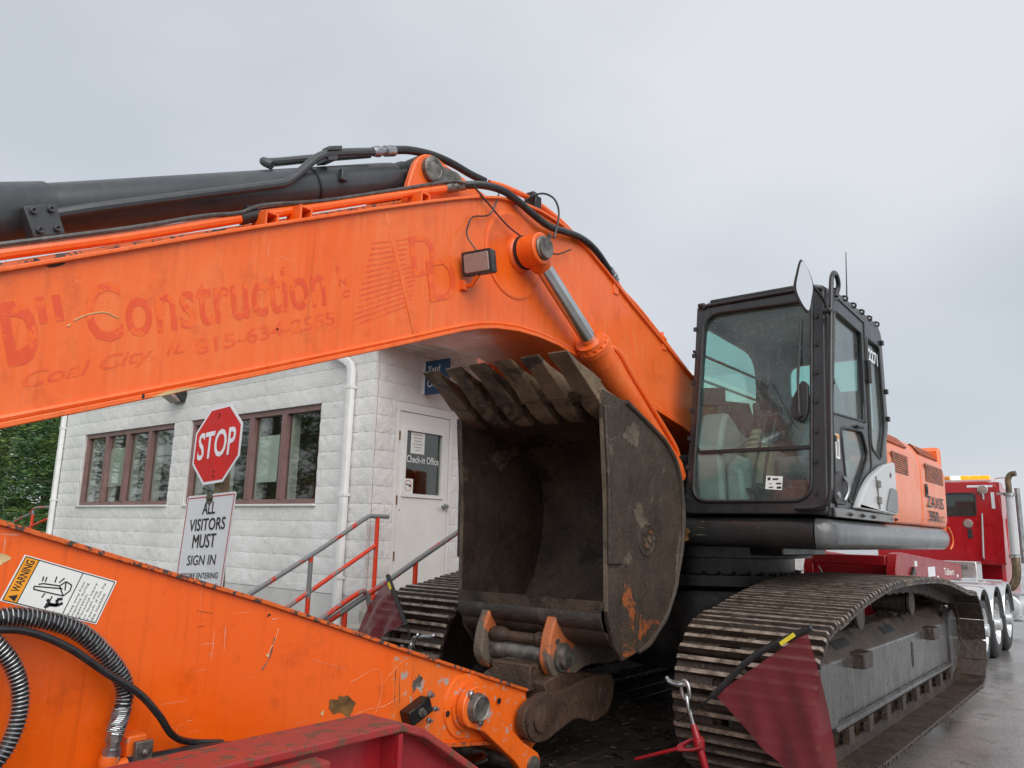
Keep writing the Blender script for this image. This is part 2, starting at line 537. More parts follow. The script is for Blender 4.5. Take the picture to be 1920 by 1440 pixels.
def emit(name, col, s):
    m = MT(name)
    m.set(col, 0.3)
    m.b.inputs['Emission Color'].default_value = (*col, 1)
    m.b.inputs['Emission Strength'].default_value = s
    return m.mat
M['amber'] = emit('lit_amber_beacon', (1.0, 0.11, 0.002), 2.4)
M['whitelamp'] = emit('lit_white_beacon', (1.0, 0.93, 0.75), 0.9)
M['tube'] = emit('lit_fluorescent_tube', (1.0, 0.86, 0.52), 1.6)

# white painted split-face block
m = MT('split_face_block_paint')
w = m.coords(kind='World')
c = m.mix(m.ramp(m.noise(1.1, 4, 0.6, w), 0.35, 0.7), (0.67, 0.665, 0.65), (0.80, 0.795, 0.785))
c = m.mix(m.math('MULTIPLY', m.ramp(m.noise(26, 5, 0.7, w), 0.58, 0.72), 0.30), c, (0.34, 0.31, 0.28))
c = m.mix(m.math('MULTIPLY', m.ramp(m.noise(2.4, 5, 0.65, w), 0.62, 0.75), 0.22), c, (0.44, 0.38, 0.32))
m.set(c, 0.6)
n1 = m.bump(m.noise(40, 6, 0.68, w), 0.6, 0.018)
m.bump(m.noise(90, 3, 0.6, w), 0.4, 0.006, n1)
M['block'] = m.mat
m = MT('painted_mortar')
w = m.coords(kind='World')
m.set(m.mix(m.ramp(m.noise(5, 4, 0.6, w), 0.3, 0.7), (0.50, 0.49, 0.47), (0.66, 0.655, 0.64)), 0.65)
m.bump(m.noise(50, 4, 0.6, w), 0.3, 0.005)
M['mortar'] = m.mat

# wet asphalt
m = MT('wet_asphalt')
w = m.coords(kind='World')
pud = m.ramp(m.noise(0.55, 5, 0.6, w), 0.42, 0.62)
g = m.noise(52, 6, 0.78, w)
c = m.mix(m.ramp(g, 0.36, 0.66), (0.085, 0.082, 0.079), (0.40, 0.385, 0.375))
c = m.mix(m.math('MULTIPLY', m.ramp(m.noise(5.0, 5, 0.65, w), 0.52, 0.66), 0.6), c, (0.05, 0.047, 0.044))
c = m.mix(m.math('MULTIPLY', pud, 0.5), c, (0.14, 0.134, 0.128))
c = m.mix(m.ramp(m.noise(2.5, 5, 0.6, w), 0.55, 0.8), c, (0.20, 0.187, 0.17))
m.set(c, m.ramp(pud, 0, 1, 0.26, 0.05), 0.0, 0.6)
n1 = m.bump(g, 0.35, 0.008)
h = m.math('MULTIPLY', m.noise(9, 3, 0.6, w), 1.0)
m.bump(h, 0.06, 0.02, n1)
M['asphalt'] = m.mat
m = MT('mown_lawn')
w = m.coords(kind='World')
m.set(m.mix(m.ramp(m.noise(3, 5, 0.7, w), 0.3, 0.7), (0.045, 0.11, 0.012), (0.10, 0.20, 0.03)), 0.8)
m.bump(m.noise(60, 4, 0.7, w), 0.6, 0.03)
M['lawn'] = m.mat

# muddy track steel, one-sided polish comes from the grouser slot
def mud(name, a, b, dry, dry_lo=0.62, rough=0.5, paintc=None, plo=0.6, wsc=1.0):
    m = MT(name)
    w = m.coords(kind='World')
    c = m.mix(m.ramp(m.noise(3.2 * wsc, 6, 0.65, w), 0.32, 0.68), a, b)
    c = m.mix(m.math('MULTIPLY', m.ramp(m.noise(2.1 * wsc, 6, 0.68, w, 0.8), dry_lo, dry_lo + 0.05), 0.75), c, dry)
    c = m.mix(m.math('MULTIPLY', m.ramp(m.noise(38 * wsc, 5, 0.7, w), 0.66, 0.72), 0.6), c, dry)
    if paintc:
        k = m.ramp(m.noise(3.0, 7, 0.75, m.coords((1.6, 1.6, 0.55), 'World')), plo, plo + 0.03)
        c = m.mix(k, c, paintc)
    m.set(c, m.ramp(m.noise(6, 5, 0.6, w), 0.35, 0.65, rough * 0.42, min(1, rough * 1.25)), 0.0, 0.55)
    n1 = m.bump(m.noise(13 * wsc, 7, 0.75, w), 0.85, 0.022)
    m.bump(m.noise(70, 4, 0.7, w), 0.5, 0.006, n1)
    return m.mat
M['track'] = mud('muddy_track_steel', (0.020, 0.0128, 0.009), (0.062, 0.040, 0.027), (0.15, 0.105, 0.062), 0.61, 0.42)
M['bucket'] = mud('mud_stained_bucket_steel', (0.017, 0.0135, 0.011), (0.040, 0.032, 0.026), (0.085, 0.070, 0.054), 0.56, 0.5)
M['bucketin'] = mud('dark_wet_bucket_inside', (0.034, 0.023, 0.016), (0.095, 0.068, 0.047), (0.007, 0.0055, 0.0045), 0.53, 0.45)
M['bucketout'] = mud('muddy_bucket_side_with_paint', (0.030, 0.0195, 0.0135), (0.066, 0.045, 0.031), (0.15, 0.115, 0.078), 0.58, 0.45)
M['bucketpaint'] = mud('bucket_side_rubbed_paint', (0.035, 0.024, 0.017), (0.07, 0.045, 0.028), (0.40, 0.095, 0.014), 0.525, 0.42, wsc=2.6)
M['tooth'] = mud('worn_tooth_steel', (0.095, 0.064, 0.037), (0.22, 0.155, 0.092), (0.014, 0.011, 0.009), 0.55, 0.5, wsc=1.5)
M['drymud'] = mud('dried_tan_mud', (0.080, 0.060, 0.041), (0.165, 0.127, 0.086), (0.03, 0.023, 0.017), 0.55, 0.6, wsc=2.0)
M['earpaint'] = mud('muddy_ear_plate', (0.10, 0.08, 0.06), (0.16, 0.125, 0.095), (0.60, 0.14, 0.03), 0.50, 0.5, wsc=1.4)
M['coupler'] = mud('rusty_brown_coupler', (0.036, 0.020, 0.013), (0.085, 0.048, 0.029), (0.16, 0.13, 0.11), 0.62, 0.26, wsc=2.0)
M['frametop'] = mud('mud_covered_frame_top', (0.035, 0.025, 0.018), (0.070, 0.050, 0.035), (0.10, 0.08, 0.06), 0.66, 0.55)
m = MT('polished_grouser_edge')
w = m.coords(kind='World')
m.set(m.mix(m.ramp(m.noise(14, 5, 0.7, w), 0.36, 0.62), (0.08, 0.058, 0.044), (0.36, 0.295, 0.24)), m.ramp(m.noise(20, 3), 0.3, 0.7, 0.28, 0.5), 0.25)
M['grouser'] = m.mat

# glass: thin tinted sheet with fresnel reflection and rain specks
def glass(name, tint, refl=1.0, specks=0.0):
    m = MT(name)
    t = m.t
    t.nodes.remove(m.b)
    tr = m.n('ShaderNodeBsdfTransparent'); tr.inputs['Color'].default_value = (*tint, 1)
    gl = m.n('ShaderNodeBsdfGlossy'); gl.inputs['Roughness'].default_value = 0.03
    fr = m.n('ShaderNodeLayerWeight')
    fz = m.math('ADD', m.math('MULTIPLY', m.math('POWER', fr.outputs['Facing'], 4.0), 0.9), 0.045)
    mx = m.n('ShaderNodeMixShader')
    m.l(m.math('MULTIPLY', fz, refl), mx.inputs[0])
    m.l(tr.outputs[0], mx.inputs[1]); m.l(gl.outputs[0], mx.inputs[2])
    last = mx.outputs[0]
    if specks:
        df = m.n('ShaderNodeBsdfDiffuse'); df.inputs['Color'].default_value = (0.75, 0.80, 0.80, 1)
        w = m.coords(kind='World')
        v = m.ramp(m.voro(95, w), 0.10, 0.22, 1.0, 0.0)
        k = m.math('MULTIPLY', v, m.ramp(m.noise(30, 2, 0.5, w), 0.45, 0.6))
        film = m.ramp(m.noise(3, 3, 0.6, w), 0.3, 0.7, 0.015, 0.05)
        mx2 = m.n('ShaderNodeMixShader')
        m.l(m.math('MAXIMUM', m.math('MULTIPLY', k, specks), film), mx2.inputs[0])
        m.l(last, mx2.inputs[1]); m.l(df.outputs[0], mx2.inputs[2])
        last = mx2.outputs[0]
    m.l(last, m.out.inputs['Surface'])
    return m.mat
M['cabglass'] = glass('green_tinted_cab_glass', (0.84, 0.95, 0.93), 0.9, 0.6)
M['sideglass'] = glass('greener_rear_cab_glass', (0.68, 0.90, 0.86), 0.9, 0.45)
M['winglass'] = glass('office_window_glass', (0.86, 0.90, 0.86), 1.6)
M['truckglass'] = glass('truck_rear_glass', (0.45, 0.56, 0.56), 1.3, 0.3)
m = MT('mirror_glass'); m.set((0.85, 0.86, 0.88), 0.05, 1.0); M['mirror'] = m.mat
m = MT('frosted_lamp_lens'); m.set((0.30, 0.22, 0.19), 0.18); m.bump(m.noise(60, 2, 0.5, m.coords((1, 1, 6), 'World')), 0.5, 0.01); M['lens'] = m.mat

# red mesh fabric: woven grid with gaps one can see through
m = MT('red_mesh_fabric')
w = m.coords((1, 1, 1), 'UV')
g1 = m.n('ShaderNodeTexWave'); g1.wave_type = 'BANDS'; g1.bands_direction = 'X'; g1.inputs['Scale'].default_value = 13
g2 = m.n('ShaderNodeTexWave'); g2.wave_type = 'BANDS'; g2.bands_direction = 'Y'; g2.inputs['Scale'].default_value = 13
m.l(w, g1.inputs['Vector']); m.l(w, g2.inputs['Vector'])
hole = m.math('MULTIPLY', m.ramp(g1.outputs['Fac'], 0.42, 0.62), m.ramp(g2.outputs['Fac'], 0.42, 0.62))
m.set((0.14, 0.004, 0.011), 0.75)
m.b.inputs['Sheen Weight'].default_value = 0.3
tr = m.n('ShaderNodeBsdfTransparent')
mx = m.n('ShaderNodeMixShader')
m.l(m.math('MULTIPLY', hole, 0.55), mx.inputs[0])
m.l(m.b.outputs[0], mx.inputs[1]); m.l(tr.outputs[0], mx.inputs[2])
m.l(mx.outputs[0], m.out.inputs['Surface'])
M['flag'] = m.mat

# railing paint peeling to grey
m = MT('peeling_red_rail_paint')
w = m.coords(kind='World')
k = m.ramp(m.noise(3.2, 4, 0.7, w), 0.545, 0.57)
m.set(m.mix(k, (0.66, 0.045, 0.012), (0.20, 0.215, 0.22)), 0.42)
M['railred'] = m.mat
m = MT('worn_grey_rail_paint')
k = m.ramp(m.noise(3.2, 4, 0.7, m.coords(kind='World')), 0.56, 0.60)
m.set(m.mix(k, (0.19, 0.205, 0.21), (0.50, 0.04, 0.015)), 0.38)
M['railgrey2'] = m.mat

# foliage
def leaf(name, a, b):
    m = MT(name)
    m.set(m.mix(m.ramp(m.noise(0.9, 3, 0.6, m.coords(kind='World')), 0.35, 0.65), a, b), 0.6)
    m.b.inputs['Subsurface Weight'].default_value = 0.0
    return m.mat
M['needle'] = leaf('green_needle_foliage', (0.040, 0.092, 0.018), (0.125, 0.205, 0.038))
M['needle2'] = leaf('blue_green_needle_foliage', (0.022, 0.062, 0.022), (0.06, 0.13, 0.04))
M['bark'] = simple('tree_bark', (0.075, 0.055, 0.04), 0.9, 0, 0.3, 9, 0.8, 14)

# ================================================================== THE SETTING
g = MB()
g.poly([(-300, -300, 0), (300, -300, 0), (300, 300, 0), (-300, 300, 0)])
tag(g.build('ground', M['asphalt'], loc=(0, 0, 0)), kind='structure')

lw = MB()
nx, ny = 30, 26
lv = []
for j in range(ny + 1):
    for i in range(nx + 1):
        x = -23 + i * 3.4; y = -16.4 - (j / ny) ** 1.7 * 120
        t = -16.4 - y
        z = -0.05 + min(1.0, t / 1.2) * 1.25 + min(1.0, t / 22) * 0.42 + min(1.0, t / 100) * 0.5
        z += noise.noise(Vector((x * 0.08, y * 0.08, 0))) * 0.10 * min(1, t / 4)
        lv.append((x, y, z))
lf = [(j * (nx + 1) + i, j * (nx + 1) + i + 1, (j + 1) * (nx + 1) + i + 1, (j + 1) * (nx + 1) + i) for j in range(ny) for i in range(nx)]
lw.add(lv, lf)
tag(lw.build('lawn', M['lawn'], loc=(0, 0, 0)), kind='structure')

# ------------------------------------------------------------------ office building
FX, DY = -6.0, -6.98                      # front face plane, door-wall plane
BX1, BY1 = -22.0, -15.75
Z0, CH = 0.968, 0.2098
bld = thing('office_building', 'white painted split-face block office with mauve window frames and a white door', 'building', (-14, -11.4, 0))
W1 = (-14.80, -11.62); W2 = (-11.13, -7.98); WZ = (2.017, 3.276)
DX = (-7.38, -6.39); DZ = (0.985, 3.266)
m = MB()
bx = FX - 0.016
m.box(bx - 0.2, bx, BY1 + 0.03, DY - 0.035, Z0, WZ[0])
m.box(bx - 0.2, bx, BY1 + 0.03, DY - 0.035, WZ[1], 3.90)
for a, b in ((BY1 + 0.03, W1[0]), (W1[1], W2[0]), (W2[1], DY - 0.035)):
    m.box(bx - 0.2, bx, a, b, WZ[0] + 0.0005, WZ[1] - 0.0005)
by = DY - 0.016
m.box(BX1, DX[0], by - 0.2, by, Z0, 3.90)
m.box(DX[1], bx - 0.2005, by - 0.2, by, Z0, 3.90)
m.box(DX[0], DX[1], by - 0.2, by, DZ[1], 3.90)
m.box(BX1, bx - 0.2005, BY1 + 0.03, BY1 + 0.2, Z0, 3.90)
m.box(BX1 - 0.2, BX1 - 0.0005, BY1 + 0.03, by, Z0, 3.90)
wall = m.build('wall', M['mortar'], bld)
m = MB()
m.box(BX1 - 0.15, FX - 0.03, BY1 + 0.05, DY - 0.03, -0.1, Z0 - 0.004)
m.box(FX - 0.03, FX - 0.012, BY1 + 0.05, DY - 0.03, -0.1, Z0 - 0.004)
m.build('foundation', M['foundation'], bld)

def block_mesh(k, w=0.4095, h=0.2062):
    rnd = random.Random(k * 31 + 5)
    mb = MB()
    nu, nv = 9, 5
    off = Vector((k * 7.3, k * 3.1, 0))
    vs = []
    for j in range(nv + 1):
        for i in range(nu + 1):
            u = (i / nu - 0.5) * w; z = j / nv * h
            e = min(i, nu - i, j, nv - j)
            d = 0.009 * noise.noise(Vector((u * 11, z * 13, 0)) + off) + 0.010 * noise.noise(Vector((u * 36, z * 36, 2)) + off)
            d += rnd.uniform(-0.004, 0.004)
            d = d - 0.004 if e else (-0.009 if j in (0, nv) else -0.005) + d * 0.6
            vs.append((u, -d, z))
    fs = [(j * (nu + 1) + i, j * (nu + 1) + i + 1, (j + 1) * (nu + 1) + i + 1, (j + 1) * (nu + 1) + i) for j in range(nv) for i in range(nu)]
    n0 = len(vs)
    rim = [i for i in range(nu + 1)] + [j * (nu + 1) + nu for j in range(1, nv + 1)] + [nv * (nu + 1) + i for i in range(nu - 1, -1, -1)] + [j * (nu + 1) for j in range(nv - 1, 0, -1)]
    for r in rim:
        vs.append((vs[r][0], 0.05, vs[r][2]))
    q = len(rim)
    for a in range(q):
        b2 = (a + 1) % q
        fs.append((rim[a], n0 + a, n0 + b2, rim[b2]))
    mb.add(vs, fs)
    return mb.mesh('block', M['block'], smooth=28)
BLK = [block_mesh(k) for k in range(9)]
far_blocks = MB()
nblk = 0
def course(k, a, b, along, shift):
    """lay blocks of course k between coordinates a<b; along 'y' (front wall) or 'x' (door wall)"""
    global nblk
    mod = 0.4131
    z = Z0 + k * CH + 0.0018
    e = math.floor((a - shift) / mod) * mod + shift
    while e < b - 1e-4:
        s0, s1 = max(e, a), min(e + mod, b)
        if s1 - s0 > 0.03:
            c = (s0 + s1) / 2; sc = (s1 - s0 - 0.0036) / 0.4095
            me = BLK[random.randrange(9)]
            if along == 'x' and s1 < -9.6:
                mtx = Matrix.Translation((c, DY, z)) @ Matrix.Rotation(math.pi, 4, 'Z') @ Matrix.Diagonal((sc, 1, 1, 1))
                far_blocks.add([mtx @ v.co for v in me.vertices], [tuple(p.vertices) for p in me.polygons])
            else:
                loc = (FX, c, z) if along == 'y' else (c, DY, z)
                o = place('block', me, wall, loc, (0, 0, R_(90) if along == 'y' else math.pi))
                o.scale = (sc, 1, 1)
                nblk += 1
        e += mod
for k in range(14):
    zt = Z0 + k * CH + CH / 2
    sh = 0.2065 * (k % 2)
    segs = [(BY1, DY)]
    if WZ[0] < zt < WZ[1]:
        segs = [(BY1, W1[0]), (W1[1], W2[0]), (W2[1], DY)]
    for a, b in segs:
        course(k, a, b, 'y', DY + sh)
    segs = [(BX1, FX - 0.06)]
    if zt < DZ[1]:
        segs = [(BX1, DX[0]), (DX[1], FX - 0.06)]
    for a, b in segs:
        course(k, a, b, 'x', FX - 0.06 + 0.2065 - sh)
tag(far_blocks.build('far_blocks', M['block'], wall, smooth=28), kind='stuff')

# windows
for a, b in (W1, W2):
    z0, z1 = WZ
    xf = FX - 0.045
    m = MB()
    m.box(xf - 0.09, xf, a + 0.002, b - 0.002, z0 + 0.002, z0 + 0.062)
    m.box(xf - 0.09, xf, a + 0.002, b - 0.002, z1 - 0.075, z1 - 0.002)
    m.box(xf - 0.09, xf, a + 0.002, a + 0.062, z0 + 0.0625, z1 - 0.0755)
    m.box(xf - 0.09, xf, b - 0.062, b - 0.002, z0 + 0.0625, z1 - 0.0755)
    win = m.build('window', M['winframe'], bld, bevel=0.004)
    pw = (b - a - 0.124) / 4
    for i in range(1, 4):
        yc = a + 0.062 + pw * i
        mm = MB(); mm.box(xf - 0.085, xf + 0.008, yc - 0.05, yc + 0.05, z0 + 0.0627, z1 - 0.0757)
        mm.box(xf + 0.0082, xf + 0.012, yc - 0.014, yc + 0.014, z0 + 0.064, z1 - 0.077)
        mm.build('mullion', M['winframe'], win, bevel=0.004)
    for i in range(4):
        ya = a + 0.062 + pw * i + (0.05 if i else 0); yb = a + 0.062 + pw * (i + 1) - (0.05 if i < 3 else 0)
        mm = MB(); mm.box(xf - 0.062, xf - 0.056, ya + 0.001, yb - 0.001, z0 + 0.064, z1 - 0.077)
        mm.build('pane', M['winglass'], win, smooth=None)
        mm = MB()
        mm.box(xf - 0.20, xf - 0.095, ya - 0.03, ya + 0.035, z0 + 0.02, z1 - 0.03)
        mm.build('inner_sash', M['white'], win)
    mm = MB(); mm.box(FX - 0.04, FX + 0.03, a - 0.02, b + 0.02, z0 - 0.03, z0 - 0.004)
    mm.build('sill', M['block'], win, bevel=0.004)

# interior shell
m = MB()
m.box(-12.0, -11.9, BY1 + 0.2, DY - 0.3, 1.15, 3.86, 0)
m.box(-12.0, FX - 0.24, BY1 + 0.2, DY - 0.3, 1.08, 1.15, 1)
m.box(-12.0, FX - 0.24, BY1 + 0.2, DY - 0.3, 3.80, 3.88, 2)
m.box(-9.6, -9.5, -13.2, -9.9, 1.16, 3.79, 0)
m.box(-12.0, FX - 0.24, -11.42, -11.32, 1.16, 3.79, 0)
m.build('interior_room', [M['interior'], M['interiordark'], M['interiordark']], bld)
# roof slab, canopy soffit and gutters
m = MB()
m.box(BX1 - 0.2, FX + 0.04, BY1 - 0.02, DY + 0.003, 3.905, 4.22)
m.box(BX1 - 0.2, FX + 0.04, DY + 0.0035, -5.25, 3.99, 4.22)
m.build('roof', M['white'], bld)
y = DY + 0.02
ri = 0
while y < -5.3:
    mm = MB()
    w = 0.17
    prof = [(y, 3.90), (y + 0.045, 3.90), (y + 0.06, 3.925), (y + 0.10, 3.925), (y + 0.112, 3.915), (y + w - 0.03, 3.925), (y + w - 0.012, 3.90), (y + w - 0.002, 3.90), (y + w - 0.002, 3.985), (y, 3.985)]
    mm.yz(prof, BX1, FX + 0.04)
    mm.build('soffit_panel', M['soffit'], bld)
    y += w
m = MB(); m.box(BX1 - 0.2, FX + 0.06, -5.25, -5.2, 3.86, 4.23); m.box(FX + 0.042, FX + 0.09, BY1 - 0.02, -5.2505, 3.93, 4.23)
m.build('fascia', M['white'], bld, bevel=0.005)

def downspout(yc, zt, side):
    m = MB()
    x = FX + 0.055
    pts = [(x, yc, 0.12), (x, yc, zt - 0.12), (x, yc + side * 0.03, zt - 0.05), (x, yc + side * 0.12, zt + 0.02), (x + 0.01, yc + side * 0.42, zt + 0.16)]
    sec = []
    for i, p in enumerate(pts):
        p = Vector(p)
        t = (Vector(pts[min(i + 1, len(pts) - 1)]) - Vector(pts[max(i - 1, 0)])).normalized()
        s = Vector((1, 0, 0)); c = t.cross(s).normalized()
        ring = rpoly([(-0.036, -0.048), (0.036, -0.048), (0.036, 0.048), (-0.036, 0.048)], 0.012, 2)
        sec.append([p + s * q[0] + c * q[1] for q in ring])
    m.loft(sec)
    for z in (zt - 0.35, 2.1, 1.15):
        m.box(x - 0.05, x + 0.041, yc - 0.056, yc + 0.056, z, z + 0.035)
    return m.build('downspout', M['white'], bld)
downspout(-7.36, 3.74, -1)
downspout(-15.68, 3.78, -1)

# door
m = MB()
m.box(DX[0], DX[0] + 0.05, DY - 0.16, DY - 0.005, DZ[0], DZ[1])
m.box(DX[1] - 0.045, DX[1], DY - 0.16, DY - 0.005, DZ[0], DZ[1])
m.box(DX[0] + 0.0505, DX[1] - 0.0455, DY - 0.16, DY - 0.005, DZ[1] - 0.105, DZ[1])
m.build('door_frame', M['doorwhite'], bld, bevel=0.004)
dx0, dx1, dz0, dz1 = DX[0] + 0.055, DX[1] - 0.05, DZ[0] + 0.03, DZ[1] - 0.11
gx0, gx1, gz0, gz1 = -7.20, -6.56, 2.155, 2.94
m = MB()
Mx = frame_matrix((0, DY - 0.045, 0), (1, 0, 0), (0, 0, 1))
m.plate([(dx0, dz0), (dx1, dz0), (dx1, dz1), (dx0, dz1)], [[(gx0, gz0), (gx1, gz0), (gx1, gz1), (gx0, gz1)]], 0.045, Mx)
door = m.build('door', M['doorwhite'], bld)
m = MB()
for s in (1,):
    m.plate([(gx0 - 0.035, gz0 - 0.035), (gx1 + 0.035, gz0 - 0.035), (gx1 + 0.035, gz1 + 0.035), (gx0 - 0.035, gz1 + 0.035)],
            [[(gx0 + 0.008, gz0 + 0.008), (gx1 - 0.008, gz0 + 0.008), (gx1 - 0.008, gz1 - 0.008), (gx0 + 0.008, gz1 - 0.008)]], 0.02, frame_matrix((0, DY - 0.0125, 0), (1, 0, 0), (0, 0, 1)))
m.build('glazing_trim', M['doorwhite'], door, bevel=0.003)
m = MB(); m.box(gx0, gx1, DY - 0.048, DY - 0.043, gz0, gz1); m.build('pane', M['winglass'], door, smooth=None)
m = MB(); m.text('Check-in Office', (-6.61, DY - 0.040, 2.545), (-7.165, DY - 0.040, 2.545), (-6.61, DY - 0.040, 2.635), offset=0.012)
m.build('lettering', M['paper'], door)
for hz in (1.36, 2.02, 2.80):
    m = MB()
    m.cyl((dx1 + 0.004, DY - 0.012, hz), (dx1 + 0.004, DY - 0.012, hz + 0.11), 0.009, n=8)
    m.box(dx1 - 0.03, dx1 + 0.03, DY - 0.0215, DY - 0.017, hz, hz + 0.11)
    m.build('hinge', M['rusthole'], door)
m = MB()
m.lathe((-7.275, DY - 0.022, 2.03), (0, 1, 0), [(0, 0.036), (0.012, 0.036), (0.02, 0.022), (0.05, 0.02), (0.056, 0.028), (0.075, 0.026), (0.078, 0.0)], 18)
m.tube([(-7.275, DY + 0.04, 2.03), (-7.24, DY + 0.05, 2.032), (-7.16, DY + 0.048, 2.03)], [0.011, 0.010, 0.008], 8)
m.build('handle', M['steel'], door)
m = MB(); m.box(-6.52, -6.50, DY - 0.0215, DY - 0.019, 1.955, 1.965); m.build('scuff', M['ink'], door)
# dim hall behind the door
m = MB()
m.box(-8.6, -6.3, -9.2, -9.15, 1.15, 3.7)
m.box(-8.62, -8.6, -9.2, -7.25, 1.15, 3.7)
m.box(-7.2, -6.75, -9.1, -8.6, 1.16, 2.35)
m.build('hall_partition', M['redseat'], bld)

# sheets on the door glass and posters in the windows
m = MB(); m.box(-6.905, -6.665, DY - 0.0405, DY - 0.0392, 2.66, 2.93, 0)
for i in range(6):
    zz = 2.895 - i * 0.038; w = (0.17, 0.15, 0.13, 0.18, 0.14, 0.07)[i]
    m.box(-6.785 - w / 2, -6.785 + w / 2, DY - 0.0391, DY - 0.0388, zz - 0.007, zz + 0.005, 1)
tag(m.build('notice_sheet', [M['paper'], M['greyink']]), 'white printed notice taped to the glass of the white door', 'notice')
m = MB(); m.box(-6.735, -6.575, DY - 0.0405, DY - 0.0392, 2.165, 2.345, 0)
ring = [(-6.655 + 0.055 * math.cos(a * 0.349), 2.26 + 0.065 * math.sin(a * 0.349)) for a in range(18)]
m.tube([(p[0], DY - 0.039, p[1]) for p in ring], 0.004, 4, True, 2)
m.box(-6.70, -6.665, DY - 0.0391, DY - 0.0386, 2.245, 2.275, 1)
m.box(-6.665, -6.61, DY - 0.0391, DY - 0.0386, 2.265, 2.277, 1)
tag(m.build('no_smoking_sticker', [M['paper'], M['ink'], M['redink']]), 'small square no smoking sticker low on the door glass', 'sticker')
for i, (ya, yb, za, zb, yo) in enumerate(((-13.97, -13.36, 2.335, 2.995, 0.0), (-9.46, -8.98, 2.31, 2.945, 0.0))):
    m = MB()
    pts = [(FX - 0.114, ya, za), (FX - 0.114, yb, za + 0.005), (FX - 0.114, yb + 0.005, zb), (FX - 0.114, ya + 0.01, zb - 0.004)]
    m.prism(pts, (-0.002, 0, 0))
    for py, pz in ((ya + 0.05, zb - 0.06), (yb - 0.05, zb - 0.05), (ya + 0.05, za + 0.06), (yb - 0.05, za + 0.06)):
        m.box(FX - 0.1139, FX - 0.1135, py - 0.02, py + 0.02, pz - 0.03, pz + 0.03, 1)
    tag(m.build('window_poster', [M['paper'], M['signwhite']]),
        ('blank white poster taped inside the office window beside the grass lawn', 'blank white poster taped inside the office window behind the stop sign')[i], 'poster', 'blank posters in the office windows')
m = MB(); m.box(-9.0, -8.85, -9.9, -8.3, 3.70, 3.77); m.box(-8.99, -8.86, -9.88, -8.32, 3.685, 3.699, 1)
tag(m.build('ceiling_light', [M['white'], M['tube']]), 'lit yellowish fluorescent ceiling light inside the office window', 'light')
m = MB(); m.box(-7.4, -6.7, -9.3, -8.2, 1.15, 1.95); m.box(-7.45, -6.65, -9.35, -8.15, 1.951, 1.99)
tag(m.build('office_counter', M['redseat']), 'dark red counter inside the office window behind the stop sign', 'counter')
m = MB()
m.box(-7.5, -6.9, -12.6, -11.9, 1.15, 2.18); m.box(-7.52, -7.48, -12.6, -11.9, 2.181, 2.56, 1)
m.tube([(-7.2, -12.45, 2.18), (-7.2, -12.4, 2.5), (-7.15, -12.15, 2.2)], 0.02, 6, mi=0)
tag(m.build('office_cabinet', [M['wood'], M['paper']]), 'brown cabinet and whiteboard inside the window beside the lawn', 'cabinet')

# wall pack lamp
t = thing('wall_light', 'black wall-pack lamp with clear lens on the white block wall', 'lamp', (FX + 0.1, -11.5, 3.56))
m = MB()
yc = -11.52
m.yz(rpoly([(yc - 0.17, 3.58), (yc + 0.17, 3.58), (yc + 0.17, 3.86), (yc - 0.17, 3.86)], 0.03), FX - 0.01, FX + 0.06)
m.loft([[(FX + 0.061, yc - 0.165, 3.585), (FX + 0.061, yc + 0.165, 3.585), (FX + 0.061, yc + 0.165, 3.855), (FX + 0.061, yc - 0.165, 3.855)],
        [(FX + 0.14, yc - 0.16, 3.66), (FX + 0.14, yc + 0.16, 3.66), (FX + 0.15, yc + 0.16, 3.85), (FX + 0.15, yc - 0.16, 3.85)],
        [(FX + 0.25, yc - 0.15, 3.76), (FX + 0.25, yc + 0.15, 3.76), (FX + 0.25, yc + 0.15, 3.80), (FX + 0.25, yc - 0.15, 3.80)]])
m.build('housing', M['plastic'], t, bevel=0.006)
m = MB()
m.loft([[(FX + 0.075, yc - 0.14, 3.57), (FX + 0.075, yc + 0.14, 3.57), (FX + 0.075, yc + 0.14, 3.66), (FX + 0.075, yc - 0.14, 3.66)],
        [(FX + 0.24, yc - 0.135, 3.66), (FX + 0.24, yc + 0.135, 3.66), (FX + 0.245, yc + 0.135, 3.757), (FX + 0.245, yc - 0.135, 3.757)]])
m.build('lens', M['lens'], t)

# hanging blue sign beside the door
t = thing('yard_office_sign', 'dark blue sign with white lettering on the wall above the door', 'sign', (-6.80, DY + 0.2, 3.40))
m = MB(); m.box(-6.82, -6.78, DY + 0.04, DY + 0.44, 3.40, 3.83); m.build('panel', M['navy'], t, bevel=0.004)
m = MB(); m.box(-6.815, -6.785, DY - 0.02, DY + 0.039, 3.41, 3.80); m.build('bracket', M['white'], t)
m = MB()
m.text('Yard', (-6.778, DY + 0.09, 3.67), (-6.778, DY + 0.30, 3.67), (-6.778, DY + 0.09, 3.765))
m.text('Office', (-6.778, DY + 0.09, 3.49), (-6.778, DY + 0.38, 3.49), (-6.778, DY + 0.09, 3.59))
m.build('lettering', M['paper'], t)

# ------------------------------------------------------------------ steps and handrails
st = thing('concrete_steps', 'grey concrete steps and landing leading up to the white door', 'steps', (-6.2, -6.2, 0))
m = MB(); m.box(-8.4, -6.25, DY + 0.02, -5.45, 0.0, 0.975); m.build('landing', M['concrete'], st, bevel=0.012)
for i in range(6):
    m = MB(); m.box(-6.2495 + i * 0.31, -5.9405 + i * 0.31, DY + 0.02 + 0.001 * i, -5.5, 0.0, 0.835 - i * 0.14)
    m.build('step', M['concrete'], st, bevel=0.012)

